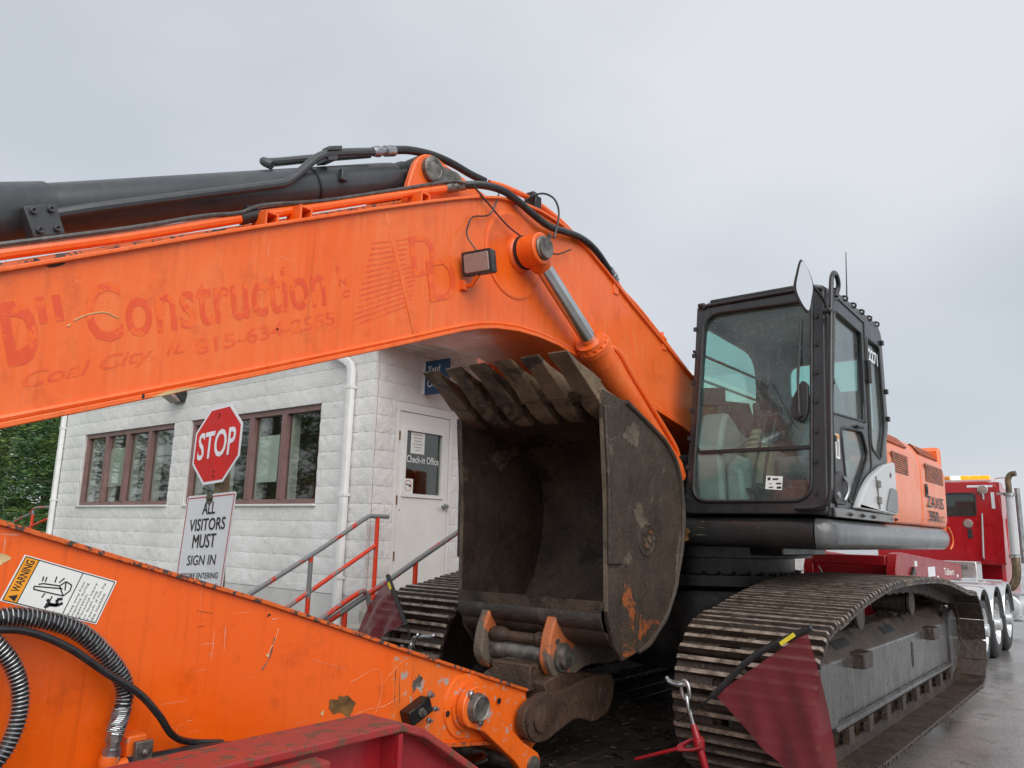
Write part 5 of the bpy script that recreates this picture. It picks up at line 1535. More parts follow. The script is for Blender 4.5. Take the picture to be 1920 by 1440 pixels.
# bracket on the boom that carries it
m = MB()
for y in (CL - 0.17, CL + 0.13):
    m.xz(spath([(-2.67, 3.42), (-2.70, 3.66), (-2.76, 3.765), (-2.86, 3.80), (-2.96, 3.78), (-3.15, 3.755), (-3.42, 3.70), (-3.42, 3.64), (-3.0, 3.55)], 3, True), y, y + 0.04)
m.build('cylinder_bracket', M['orange'], boom, bevel=0.008)
m = MB(); m.lathe((P0.x, CL + 0.17, P0.z), (0, 1, 0), [(0, 0.075), (0.03, 0.075), (0.034, 0.068), (0.036, 0.05), (0.033, 0.045), (0.036, 0.02), (0.037, 0.0)], 26, 0)
m.xz(rpoly([(-2.78, 3.65), (-2.80, 3.745), (-3.05, 3.765), (-3.09, 3.715), (-3.02, 3.66)], 0.03), CL + 0.1705, CL + 0.183, 0)
m.lathe((-3.03, CL + 0.183, 3.715), (0, 1, 0), [(0, 0.02), (0.012, 0.02), (0.013, 0.01), (0.02, 0.01)], 8, 0)
m.build('pin_retainer', M['pinmetal'], boom)

# ---------------------------------------------------------------- boom piping
def pipe(name, pts, r, mat, n=6, par=None):
    m = MB(); m.tube(spath(pts, n), r, 10); return m.build(name, M[mat], par or boom)
pipe('boom_pipe', [(-0.45, -2.88, 2.405), (-0.82, -2.88, 2.585), (-1.22, -2.88, 2.775), (-1.73, -2.88, 3.032), (-2.09, -2.88, 3.207), (-2.54, -2.88, 3.43), (-2.93, -2.88, 3.62)], 0.022, 'orange')
pipe('boom_pipe', [(-0.45, -2.97, 2.365), (-0.82, -2.97, 2.548), (-1.22, -2.97, 2.745), (-1.73, -2.97, 2.995), (-2.32, -2.97, 3.285), (-2.8, -2.97, 3.52), (-3.1, -2.97, 3.64)], 0.017, 'orange_chip')
pipe('slim_hose', [(-0.45, -2.86, 2.44), (-0.82, -2.86, 2.615), (-1.22, -2.86, 2.805), (-1.5, -2.862, 2.95), (-1.66, -2.862, 3.02), (-1.78, -2.87, 3.10), (-2.09, -2.87, 3.235), (-2.54, -2.87, 3.46), (-2.9, -2.86, 3.64), (-3.02, -2.83, 3.67)], 0.009, 'frame')
pipe('slim_cable', [(-0.98, -2.80, 2.60), (-1.2, -2.80, 2.70), (-1.42, -2.80, 2.815), (-1.58, -2.82, 2.91)], 0.006, 'hose')
pipe('cable_tie', [(-0.90, -2.79, 2.575), (-0.95, -2.78, 2.563), (-1.0, -2.79, 2.59)], 0.004, 'hose')
for x, z in ((-1.78, 3.03), (-1.95, 3.115), (-2.68, 3.455)):
    m = MB()
    for s in (-1, 1): m.box(x + s * 0.028 - 0.005, x + s * 0.028 + 0.005, -2.90, -2.80, z - 0.055, z + 0.012)
    m.box(x - 0.033, x + 0.033, -2.90, -2.80, z + 0.0125, z + 0.022)
    m.build('pipe_bracket', M['orange'], boom)
m = MB(); m.lathe((-1.73, -2.88, 3.032), (-0.88, 0, 0.47), [(-0.06, 0.025), (-0.06, 0.027), (0.04, 0.027), (0.04, 0.025)], 12); m.box(-1.75, -1.70, -2.90, -2.87, 3.05, 3.075); m.build('pipe_clamp', M['rubber'], boom)
m = MB(); m.lathe((-2.90, -2.88, 3.607), (-0.90, 0.04, 0.42), [(0, 0.024), (0.03, 0.031), (0.055, 0.031), (0.06, 0.024), (0.075, 0.031), (0.10, 0.031), (0.105, 0.025), (0.16, 0.028), (0.165, 0.022)], 12); m.build('hose_fitting', M['pinmetal'], boom)
pipe('hydraulic_hose', [(-3.03, -2.87, 3.67), (-3.14, -2.82, 3.70), (-3.26, -2.77, 3.70), (-3.38, -2.745, 3.672), (-3.53, -2.735, 3.63), (-3.70, -2.735, 3.61), (-3.95, -2.74, 3.645), (-4.12, -2.75, 3.655), (-4.27, -2.76, 3.63), (-4.42, -2.775, 3.575), (-4.50, -2.78, 3.535)], 0.023, 'hose')
m = MB(); m.lathe((-4.47, -2.778, 3.56), (-0.86, 0, -0.5), [(0, 0.022), (0, 0.027), (0.05, 0.027), (0.052, 0.03), (0.075, 0.03), (0.08, 0.023), (0.11, 0.023)], 12); m.build('hose_fitting', M['steel'], boom)
pipe('boom_pipe', [(-4.54, -2.785, 3.515), (-4.665, -2.80, 3.46), (-4.894, -2.80, 3.385), (-5.22, -2.80, 3.25), (-5.66, -2.80, 3.055), (-6.1, -2.80, 2.87)], 0.020, 'orange')
pipe('boom_pipe', [(-3.26, -2.87, 3.775), (-3.40, -2.85, 3.79), (-3.66, -2.845, 3.80), (-3.95, -2.845, 3.765), (-4.20, -2.845, 3.69), (-4.45, -2.845, 3.60), (-4.9, -2.85, 3.41), (-5.5, -2.85, 3.16)], 0.018, 'orange')
for x, z in ((-3.63, 3.80), (-4.56, 3.50), (-5.27, 3.235)):
    m = MB(); m.box(x - 0.03, x + 0.03, -2.87, -2.775, z - 0.10, z + 0.0); m.box(x - 0.025, x + 0.025, -2.86, -2.80, z + 0.0005, z + 0.035); m.build('pipe_bracket', M['orange'] if z < 3.7 else M['rubber'], boom, bevel=0.004)
m = MB(); m.lathe((-5.27, -2.80, 3.228), (-0.92, 0, -0.39), [(-0.03, 0.022), (-0.03, 0.03), (0.03, 0.03), (0.03, 0.022)], 12); m.lathe((-5.27, -2.80, 3.24), (0, 0, 1), [(0, 0.015), (0.04, 0.015)], 8); m.build('pipe_union', M['orange'], boom)
pipe('slim_cable', [(-2.99, -2.76, 3.635), (-3.13, -2.755, 3.565), (-3.33, -2.745, 3.475), (-3.60, -2.74, 3.445), (-3.78, -2.74, 3.455), (-3.95, -2.75, 3.54)], 0.005, 'hose')
pipe('slim_cable', [(-3.56, -2.83, 3.76), (-3.60, -2.78, 3.80), (-3.655, -2.74, 3.815), (-3.70, -2.70, 3.78), (-3.66, -2.64, 3.66), (-3.50, -2.55, 3.45), (-3.42, -2.50, 3.395)], 0.0065, 'hose')

# ---------------------------------------------------------------- arm
AY0, AYN = -3.315, -2.885
atop = [(-3.74, 0.825), (-2.73, 1.148), (-1.963, 1.402), (-0.944, 1.704), (0.10, 2.00)]
abot = [(-3.74, 0.574), (-3.05, 0.672), (-2.3, 0.70), (-1.2, 0.78), (-0.2, 0.86), (0.7, 1.2), (1.12, 1.6), (1.2, 1.85), (1.05, 1.98), (0.45, 2.01)]
apoly = atop + [(0.45, 2.01), (1.05, 1.98), (1.2, 1.85), (1.12, 1.6), (0.7, 1.2), (-0.2, 0.86), (-1.2, 0.78), (-2.3, 0.70), (-3.05, 0.672), (-3.74, 0.574)]
m = MB()
m.plate(apoly, [], 0.014, frame_matrix((0, AYN - 0.007, 0), (1, 0, 0), (0, 0, 1)))
arm = m.build('arm', M['orange_arm'], ex)
m = MB(); m.plate(apoly, [], 0.014, frame_matrix((0, AY0 + 0.007, 0), (1, 0, 0), (0, 0, 1))); m.build('far_web', M['orange_arm'], arm)
def aflange(pts, th, name, mat):
    m = MB(); m.loft([[(x, AY0 - 0.02, z), (x, AYN + 0.02, z), (x, AYN + 0.02, z + th), (x, AY0 - 0.02, z + th)] for x, z in pts]); m.build(name, M[mat], arm, bevel=0.003, smooth=25)
aflange(atop, 0.018, 'top_flange', 'orange_chip')
aflange([(x, z - 0.02) for x, z in abot[:7]], 0.02, 'bottom_flange', 'orange_chip')
m = MB(); m.loft([[(-3.74, AY0 + 0.014, 0.58), (-3.74, AYN - 0.014, 0.58), (-3.74, AYN - 0.014, 0.82), (-3.74, AY0 + 0.014, 0.82)], [(-3.72, AY0 + 0.014, 0.58), (-3.72, AYN - 0.014, 0.58), (-3.72, AYN - 0.014, 0.82), (-3.72, AY0 + 0.014, 0.82)]]); m.build('end_plate', M['darkmetal'], arm)
# worn forward part of the arm side
m = MB(); m.plate(spath([(-2.72, 0.70), (-2.66, 0.80), (-2.70, 0.92), (-2.68, 1.10), (-2.8, 1.115), (-3.2, 0.99), (-3.72, 0.825), (-3.725, 0.60), (-3.3, 0.65), (-3.0, 0.69)], 3, True), [], 0.001, frame_matrix((0, AYN + 0.0007, 0), (1, 0, 0), (0, 0, 1))); m.build('worn_paint', M['orange_worn'], arm)
ya = AYN + 0.0016
def blotch(name, c, rx, rz, seed, mat, tilt=0.0, rough=0.35):
    rnd = random.Random(seed); pts = []
    n = 40
    ph = [(rnd.uniform(0, 6.28), rough * rnd.uniform(0.3, 1.0) / (j + 1) ** 0.6) for j in range(9)]
    for i in range(n):
        a = 2 * math.pi * i / n; k = 1 + sum(am * math.sin((j + 2) * a + p_) for j, (p_, am) in enumerate(ph)) * 0.8
        x, z = rx * k * math.cos(a), rz * k * math.sin(a)
        pts.append((c[0] + x * math.cos(tilt) - z * math.sin(tilt), ya, c[1] + x * math.sin(tilt) + z * math.cos(tilt)))
    m = MB(); m.poly(pts); m.build(name, M[mat], arm)
blotch('rust_patch', (-2.40, 0.945), 0.066, 0.045, 3, 'rusthole', 0.2, 0.28)
blotch('bare_patch', (-0.945, 1.600), 0.04, 0.022, 5, 'cream', 0.3)
blotch('paint_chip', (-1.99, 1.20), 0.006, 0.008, 8, 'cream')
blotch('paint_chip', (-2.29, 0.93), 0.008, 0.010, 9, 'cream')
blotch('paint_chip', (-1.98, 1.36), 0.010, 0.004, 10, 'ink', -0.3)
blotch('bare_patch', (-2.86, 0.985), 0.028, 0.035, 12, 'pinmetal', 0.3, 0.4)
def scr(pts, r, mat):
    q = spath([(x + random.uniform(-0.006, 0.006), ya - 0.0006, z + random.uniform(-0.006, 0.006)) for x, z in pts], 7)
    m = MB(); m.tube(q, [r * random.uniform(0.35, 1.1) for _ in q], 4); m.build('scratch', M[mat], arm)
scr([(-2.02, 1.265), (-1.995, 1.20), (-1.97, 1.14)], 0.0035, 'darkscrape')
scr([(-2.035, 1.30), (-2.02, 1.26), (-1.985, 1.20)], 0.002, 'scrape')
scr([(-2.43, 1.04), (-2.60, 1.07), (-2.63, 0.96), (-2.60, 0.89)], 0.0011, 'scrape')
scr([(-2.47, 0.89), (-2.55, 0.91), (-2.66, 0.91), (-2.80, 0.95)], 0.0011, 'scrape')
scr([(-2.20, 1.16), (-2.31, 1.13), (-2.40, 1.10)], 0.0009, 'scrape')
scr([(-2.62, 1.00), (-2.72, 1.08), (-2.80, 1.11)], 0.0009, 'scrape')
scr([(-2.71, 0.92), (-2.715, 1.06)], 0.0022, 'ink')
scr([(-2.745, 0.90), (-2.74, 1.02)], 0.002, 'ink')
scr([(-2.20, 0.86), (-2.21, 0.83)], 0.003, 'darkscrape')
scr([(-1.66, 1.40), (-1.70, 1.392), (-1.73, 1.379)], 0.0009, 'darkscrape')
scr([(-1.66, 1.34), (-1.69, 1.333)], 0.0009, 'darkscrape')
# warning label (tl, tr, bl corners on the arm side)
TL, TR, BL = V(-1.029, 0, 1.612), V(-1.339, 0, 1.517), V(-0.975, 0, 1.468)
EX, EY = TR - TL, BL - TL
def lp(u, v, k=0): return V(0, ya + 0.0006 + 0.0004 * k, 0) + TL + EX * u + EY * v
def lq(m, u0, v0, u1, v1, mi, k): m.poly([lp(u0, v0, k), lp(u1, v0, k), lp(u1, v1, k), lp(u0, v1, k)], mi)
m = MB()
lq(m, 0, 0, 1, 1, 0, 0); lq(m, 0.02, 0.03, 0.155, 0.97, 1, 1)
def ln(m, a, b, w=0.006):
    a, b = lp(*a, 2), lp(*b, 2); d = (b - a).normalized(); s = V(d.z, 0, -d.x) * w * 0.3
    m.poly([a - s, b - s, b + s, a + s], 2)
for a, b in (((0.02, 0.03), (0.98, 0.03)), ((0.98, 0.03), (0.98, 0.97)), ((0.98, 0.97), (0.02, 0.97)), ((0.02, 0.97), (0.02, 0.03)), ((0.155, 0.03), (0.155, 0.97)), ((0.62, 0.03), (0.62, 0.97))): ln(m, a, b, 0.005)
m.text('WARNING', lp(0.125, 0.76, 2), lp(0.125, 0.08, 2), lp(0.045, 0.76, 2), offset=0.02, mi=2)
m.poly([lp(0.13, 0.95, 2), lp(0.13, 0.80, 2), lp(0.05, 0.875, 2)], 2)
for i, s in enumerate(('Keep away from', 'machine during', 'operation.', 'Personal injury', 'or death may', 'result if hit by', 'the machine.')):
    u = 0.685 + i * 0.042
    m.text(s, lp(u + 0.01, 0.95, 2), lp(u + 0.01, 0.95 - 0.85 * len(s) / 16, 2), lp(u - 0.022, 0.95, 2), mi=2)
for a, b in (((0.23, 0.56), (0.50, 0.46)), ((0.23, 0.56), (0.24, 0.62)), ((0.24, 0.62), (0.54, 0.60)), ((0.26, 0.50), (0.30, 0.46)), ((0.30, 0.46), (0.46, 0.42)), ((0.46, 0.42), (0.54, 0.60)), ((0.46, 0.42), (0.50, 0.30)), ((0.50, 0.30), (0.57, 0.34)), ((0.57, 0.34), (0.58, 0.46)), ((0.58, 0.46), (0.54, 0.60)), ((0.50, 0.30), (0.53, 0.48)),
             ((0.40, 0.38), (0.39, 0.25)), ((0.44, 0.36), (0.47, 0.24)), ((0.36, 0.64), (0.35, 0.74)), ((0.44, 0.66), (0.44, 0.76)), ((0.28, 0.42), (0.27, 0.32)), ((0.31, 0.42), (0.30, 0.31))): ln(m, a, b, 0.007)
for a, b in (((0.42, 0.92), (0.46, 0.84)), ((0.46, 0.84), (0.53, 0.82)), ((0.53, 0.82), (0.57, 0.74)), ((0.53, 0.82), (0.50, 0.70)), ((0.50, 0.70), (0.55, 0.66)), ((0.46, 0.84), (0.41, 0.74)), ((0.46, 0.83), (0.53, 0.81))): ln(m, a, b, 0.016)
m.poly([lp(0.425 + 0.012 * math.cos(k), 0.845 + 0.03 * math.sin(k), 2) for k in range(6)], 2)
m.build('warning_label', [M['paper'], M['warnorange'], M['ink']], arm, fix=False)
# spring-guarded hose and pipes on the arm
def coil(path, r, pitch, wire, name, par):
    P = [Vector(p) for p in path]
    out = []; dist = 0
    u = None
    for i in range(len(P) - 1):
        t = (P[i + 1] - P[i]); l = t.length; t.normalize()
        if u is None: u = t.orthogonal().normalized()
        u = (u - t * u.dot(t)).normalized(); w = t.cross(u)
        k = max(2, int(l / pitch * 9))
        for j in range(k):
            s = dist + l * j / k; a = 2 * math.pi * s / pitch
            out.append(P[i] + t * (l * j / k) + (u * math.cos(a) + w * math.sin(a)) * r)
        dist += l
    m = MB(); m.tube(out, wire, 5); return m.build(name, M['steel'], par)
h1p = spath([(-0.80, -2.80, 1.40), (-0.955, -2.80, 1.424), (-1.062, -2.80, 1.414), (-1.18, -2.80, 1.372), (-1.275, -2.80, 1.296), (-1.348, -2.80, 1.21), (-1.372, -2.80, 1.147), (-1.368, -2.80, 1.10)], 6)
m = MB(); m.tube(h1p + [V(-1.362, -2.80, 1.07)], 0.026, 12); ho = m.build('arm_hose', M['hose'], arm)
coil(h1p, 0.030, 0.0135, 0.0026, 'spring_guard', ho)
coil(spath([(-1.368, -2.80, 1.10), (-1.362, -2.80, 1.06), (-1.352, -2.80, 1.02)], 5), 0.029, 0.006, 0.003, 'spring_guard', ho)
m = MB(); m.lathe((-1.353, -2.80, 1.03), (0.06, 0, -1), [(0, 0.028), (0.035, 0.028), (0.037, 0.022), (0.055, 0.022), (0.057, 0.030), (0.09, 0.030), (0.092, 0.024)], 8); m.build('hose_fitting', M['steel'], ho)
m = MB(); m.tube(spath([(-1.346, -2.80, 0.95), (-1.343, -2.80, 0.925), (-1.355, -2.80, 0.905), (-1.40, -2.80, 0.905)], 5), 0.032, 12); m.build('pipe_elbow', M['orange_worn'], arm)
m = MB(); m.tube([(-1.40, -2.80, 0.915), (-1.62, -2.82, 0.905), (-2.6, -2.84, 0.82)], 0.022, 10); m.build('arm_pipe', M['hose'], arm)
m = MB(); m.box(-1.475, -1.415, -2.79, -2.765, 0.88, 0.985); m.lathe((-1.445, -2.765, 0.95), (0, 1, 0), [(0, 0.012), (0.01, 0.012), (0.011, 0.007), (0.018, 0.007)], 8); m.build('pipe_clamp', M['pinmetal'], arm, bevel=0.004)
m = MB(); m.box(-1.47, -1.40, AYN, -2.80, 0.93, 1.0); m.build('clamp_block', M['orange_worn'], arm, bevel=0.006)
m = MB(); m.tube(spath([(-0.80, -2.75, 1.40), (-0.942, -2.75, 1.395), (-1.033, -2.75, 1.378), (-1.15, -2.75, 1.321), (-1.278, -2.745, 1.229), (-1.395, -2.75, 1.15), (-1.48, -2.76, 1.065), (-1.56, -2.80, 0.98), (-1.66, -2.85, 0.93), (-1.8, -2.86, 0.90)], 6), 0.0125, 10); m.build('slim_hose', M['hose'], arm)
h3p = spath([(-0.90, -2.75, 1.39), (-0.949, -2.75, 1.34), (-0.993, -2.75, 1.281), (-1.023, -2.75, 1.2), (-1.023, -2.75, 1.108), (-0.991, -2.75, 1.023), (-0.93, -2.76, 0.96)], 6)
m = MB(); m.tube(h3p, 0.022, 12); ho = m.build('arm_hose', M['hose'], arm)
coil(h3p, 0.026, 0.013, 0.0024, 'spring_guard', ho)
# valve block
m = MB(); c = V(-2.83, -2.85, 0.862); d1 = V(-0.93, 0, 0.36).normalized(); d2 = V(0.36, 0, 0.93).normalized()
m.obox(c, d1 * 0.075, d2 * 0.038, V(0, 0.034, 0)); vb = m.build('valve_block', M['darkmetal'], arm, bevel=0.006)
for a, b, r in ((-0.0, 0.0, 0.022), (0.075, 0.05, 0.018), (0.085, -0.03, 0.014), (0.03, -0.06, 0.014)):
    m = MB(); m.lathe(c + d1 * a + d2 * b + V(0, 0.03, 0), (0, 1, 0), [(0, r), (0.012, r), (0.014, r * 0.6), (0.03, r * 0.6)], 6); m.build('plug', M['steel'] if b else M['pinmetal'], vb)
# boss for the bucket link
BP = V(-3.215, AYN, 0.828)
m = MB(); m.lathe(BP, (0, 1, 0), [(0, 0.165), (0.012, 0.16), (0.014, 0.12), (0.03, 0.118)], 32); m.build('link_boss', M['orange_worn'], arm)
for s, zz in ((0.155, -0.02), (-0.30, -0.015)):
    m = MB(); m.lathe((BP.x + s * 0.9, AYN + 0.012, BP.z + zz), (0, 1, 0), [(0, 0.016), (0.002, 0.016), (0.002, 0.011)], 12); m.build('grease_hole', M['ink'], arm)
# bucket cylinder under the arm
m = MB(); m.lathe((0.25, CL, 0.62), (-1, 0, -0.06), [(0, 0.07), (0.05, 0.085), (2.1, 0.085), (2.11, 0.095), (2.25, 0.095), (2.26, 0.05)], 24); bc = m.build('bucket_cylinder', M['black'], ex)
m = MB(); m.cyl((-2.0, CL, 0.485), (-3.62, CL, 0.44), 0.045); m.build('cylinder_rod', M['chrome'], bc)

# ---------------------------------------------------------------- bucket linkage
LPt = V(-3.70, 0, 0.455)
for y, nm in ((AYN + 0.035, 'n'), (AY0 - 0.085, 'f')):
    m = MB()
    a = V(BP.x, y, BP.z); b = V(LPt.x, y, LPt.z); d = (b - a).normalized(); s = V(d.z, 0, -d.x)
    pts = []
    for k in range(13):
        an = math.pi / 2 + math.pi * k / 12; pts.append(a + d * (0.105 * math.cos(an)) + s * (0.105 * math.sin(an)))
    for k in range(13):
        an = -math.pi / 2 + math.pi * k / 12; pts.append(b + d * (0.075 * math.cos(an)) + s * (0.075 * math.sin(an)))
    pts[13:13] = [a + d * 0.13 - s * 0.062, b - d * 0.15 - s * 0.055]
    pts.append(b - d * 0.15 + s * 0.055); pts.append(a + d * 0.13 + s * 0.062)
    m.prism(pts, (0, 0.05, 0)); lk = m.build('side_link', M['orange_worn'], ex, bevel=0.006)
    if nm == 'n':
        m = MB(); m.lathe(a + V(0, 0.05, 0), (0, 1, 0), [(0, 0.075), (0.02, 0.07), (0.035, 0.066), (0.04, 0.058), (0.034, 0.05), (0.034, 0.0)], 26); m.build('pin', M['pinmetal'], lk)
        for k in ((0.035, 0.075), (-0.045, -0.075)):
            m = MB(); m.lathe(a + V(k[0] + 0.02, 0.05, k[1]), (0, 1, 0), [(0, 0.018), (0.014, 0.018), (0.02, 0.01)], 10); m.build('bolt', M['steel'], lk)
m = MB(); m.cyl((LPt.x, AY0 - 0.10, LPt.z), (LPt.x, AYN + 0.10, LPt.z), 0.05); m.build('link_pin', M['pinmetal'], ex)
m = MB(); a = V(LPt.x, CL - 0.16, LPt.z); b = V(-4.08, CL - 0.16, 0.66)
m.loft([[a + V(-0.05, 0, -0.07), a + V(-0.05, 0.32, -0.07), a + V(0.05, 0.32, 0.07), a + V(0.05, 0, 0.07)], [b + V(0.03, 0, -0.06), b + V(0.03, 0.32, -0.06), b + V(-0.06, 0.32, 0.05), b + V(-0.06, 0, 0.05)]]); m.build('power_link', M['orange_worn'], ex, bevel=0.01)

# ---------------------------------------------------------------- quick coupler
cp = rpoly([(-3.63, 0.77), (-3.60, 0.66), (-3.68, 0.575), (-3.82, 0.55), (-3.98, 0.60), (-4.14, 0.635), (-4.33, 0.575), (-4.50, 0.61), (-4.57, 0.72), (-4.555, 0.84), (-4.30, 0.855), (-3.97, 0.805), (-3.80, 0.825)], 0.06)
m = MB(); m.xz(cp, -2.855, -2.80); coup = m.build('quick_coupler', M['coupler'], ex, bevel=0.008)
m = MB(); m.xz(cp, -3.40, -3.345); m.build('far_plate', M['coupler'], coup, bevel=0.008)
m = MB(); m.xz(rpoly([(-3.95, 0.64), (-4.5, 0.66), (-4.5, 0.84), (-4.05, 0.90), (-3.88, 0.86)], 0.03), -3.344, -2.856)
m.box(-4.05, -3.86, -3.25, -2.95, 0.80, 0.95); m.build('coupler_body', M['coupler'], coup, bevel=0.01)
m = MB(); m.lathe((-3.755, -2.80, 0.695), (0, 1, 0), [(0, 0.125), (0.012, 0.125), (0.014, 0.075), (0.03, 0.075), (0.034, 0.06), (0.036, 0.0)], 28); m.build('pin', M['coupler'], coup)
for cx_, cz_, r_ in ((-4.44, 0.725, 0.06), (-4.02, 0.745, 0.022), (-4.14, 0.735, 0.022)):
    m = MB(); m.lathe((cx_, -2.80, cz_), (0, 1, 0), [(0, r_), (0.008, r_ * 0.95), (0.01, 0.0)], 24); m.build('cover_disc', M['coupler'], coup)

# ---------------------------------------------------------------- bucket
bprof = [tuple(p) for p in spath([(-4.00, 1.33), (-4.03, 1.20), (-4.10, 1.10), (-4.28, 1.035), (-4.52, 1.09), (-4.76, 1.26), (-4.93, 1.55), (-4.99, 1.87), (-4.94, 2.13), (-4.78, 2.31), (-4.52, 2.43), (-4.25, 2.51), (-3.98, 2.565)], 4)]
YB0, YB1 = -3.715, -2.52
m = MB()
def offs(P, d):
    out = []
    for i in range(len(P)):
        t = (Vector(P[min(i + 1, len(P) - 1)]) - Vector(P[max(i - 1, 0)])).normalized(); n = Vector((t.y, -t.x))
        out.append((P[i][0] + n.x * d, P[i][1] + n.y * d))
    return out
binn = offs(bprof, 0.028)
if binn[20][0] < bprof[20][0]: binn = offs(bprof, -0.028)
secs = []
for o_, i_ in zip(bprof, binn):
    secs.append([(o_[0], YB0 + 0.03, o_[1]), (o_[0], YB1 - 0.03, o_[1]), (i_[0], YB1 - 0.03, i_[1]), (i_[0], YB0 + 0.03, i_[1])])
m.loft(secs)
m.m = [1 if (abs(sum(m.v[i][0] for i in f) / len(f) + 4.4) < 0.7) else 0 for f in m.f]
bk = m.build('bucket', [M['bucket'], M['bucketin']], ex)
side = [(-3.96, 2.60), (-3.985, 2.40), (-4.03, 1.90), (-4.035, 1.42), (-4.04, 1.28), (-4.10, 1.09), (-4.20, 0.985)] + [tuple(p) for p in spath([(-4.40, 1.02), (-4.56, 1.075), (-4.80, 1.25), (-4.97, 1.56), (-5.03, 1.88), (-4.98, 2.15), (-4.81, 2.335), (-4.54, 2.455), (-4.26, 2.56)], 4)]
for y in (YB1 - 0.015, YB0 + 0.015):
    m = MB(); m.plate(side, [], 0.03, frame_matrix((0, y, 0), (1, 0, 0), (0, 0, 1)), 0.004); m.build('side_plate', M['bucketout'], bk)
    m = MB(); s_ = 1 if y > CL else -1
    m.loft([[(x0, y + s_ * 0.015, z), (x0, y + s_ * 0.035, z), (x0 - 0.16, y + s_ * 0.035, z), (x0 - 0.16, y + s_ * 0.015, z)] for x0, z in ((-3.975, 2.50), (-4.02, 2.05), (-4.03, 1.55))])
    m.build('side_cutter', M['bucketout'], bk, bevel=0.006)
m = MB(); m.xz([(-4.40, 2.475), (-4.39, 2.525), (-3.99, 2.61), (-3.93, 2.60), (-3.97, 2.555)], YB0 + 0.001, YB1 - 0.001); m.build('cutting_edge', M['tooth'], bk, bevel=0.006)
m = MB(); m.lathe((-4.09, YB0 + 0.03, 1.235), (0, 1, 0), [(0, 0.085), (YB1 - YB0 - 0.06, 0.085)], 20); m.build('torque_tube', M['bucket'], bk)
# worn orange paint low on the near side
m = MB()
pts = [(-4.24, 1.56), (-4.20, 1.36), (-4.18, 1.14), (-4.21, 1.01), (-4.40, 1.035), (-4.55, 1.085), (-4.66, 1.17), (-4.60, 1.22), (-4.47, 1.20), (-4.40, 1.29), (-4.32, 1.34), (-4.29, 1.45)]
m.poly([(x, YB1 + 0.0012, z) for x, z in spath(pts, 3, True)]); m.build('rubbed_paint', M['bucketpaint'], bk)
# dried mud and worn edges
rndm = random.Random(4)
def mudpatch(c, rx, rz, seed, mat, y=YB1 + 0.0018, tilt=0.0):
    rr = random.Random(seed); pts = []
    ph = [(rr.uniform(0, 6.28), 0.3 * rr.uniform(0.3, 1.0) / (j + 1) ** 0.55) for j in range(10)]
    for i in range(44):
        a = 2 * math.pi * i / 44; k = 1 + sum(am * math.sin((j + 2) * a + p_) for j, (p_, am) in enumerate(ph)) * 0.7
        x, z = rx * k * math.cos(a), rz * k * math.sin(a)
        pts.append((c[0] + x * math.cos(tilt) - z * math.sin(tilt), y, c[1] + x * math.sin(tilt) + z * math.cos(tilt)))
    m = MB(); m.poly(pts); m.build('mud_patch', M[mat], bk)
mudpatch((-4.33, 2.36), 0.10, 0.07, 22, 'drymud', tilt=-0.5)
mudpatch((-4.93, 1.60), 0.025, 0.13, 24, 'drymud', tilt=0.25)
for y in (YB1 + 0.004, YB0 - 0.004):
    m = MB(); m.tube([(x + 0.012, y, z) for x, z in side[7:]], [0.016 + 0.007 * noise.noise(Vector((x * 9, z * 9, 0))) for x, z in side[7:]], 8); m.build('edge_rib', M['bucketout'], bk)
for y in (YB1 - 0.015, YB0 + 0.015):
    m = MB(); s_ = side[:5]
    m.loft([[(x + 0.003, y - 0.013, z), (x + 0.003, y + 0.013, z), (x - 0.006, y + 0.013, z), (x - 0.006, y - 0.013, z)] for x, z in ((-3.985, 2.42), (-4.028, 1.90), (-4.034, 1.42), (-4.039, 1.28))])
    m.build('worn_edge', M['drymud'], bk)
# round emblem
m = MB(); ec = V(-4.507, YB1, 1.70)
m.lathe(ec, (0, 1, 0), [(0, 0.112), (0.006, 0.110), (0.008, 0.10), (0.008, 0.088), (0.004, 0.085), (0.004, 0.0)], 32, 0)
m.build('emblem', M['bucketout'], bk)
m = MB()
for dz in (0.028, -0.028):
    m.plate([(0.060, 0.006 + dz), (0.022, 0.040 + dz), (-0.058, 0.020 + dz), (-0.054, 0.004 + dz), (0.014, 0.020 + dz), (0.030, 0.004 + dz), (0.0, -0.012 + dz), (0.004, -0.026 + dz)] if dz > 0 else [(-0.060, -0.006 + dz), (-0.022, -0.040 + dz), (0.058, -0.020 + dz), (0.054, -0.004 + dz), (-0.014, -0.020 + dz), (-0.030, -0.004 + dz), (0.0, 0.012 + dz), (-0.004, 0.026 + dz)], [], 0.004, frame_matrix(ec + V(0, 0.007, 0), (1, 0, 0), (0, 0, 1)))
m.build('emblem_mark', M['bucketpaint'], bk)
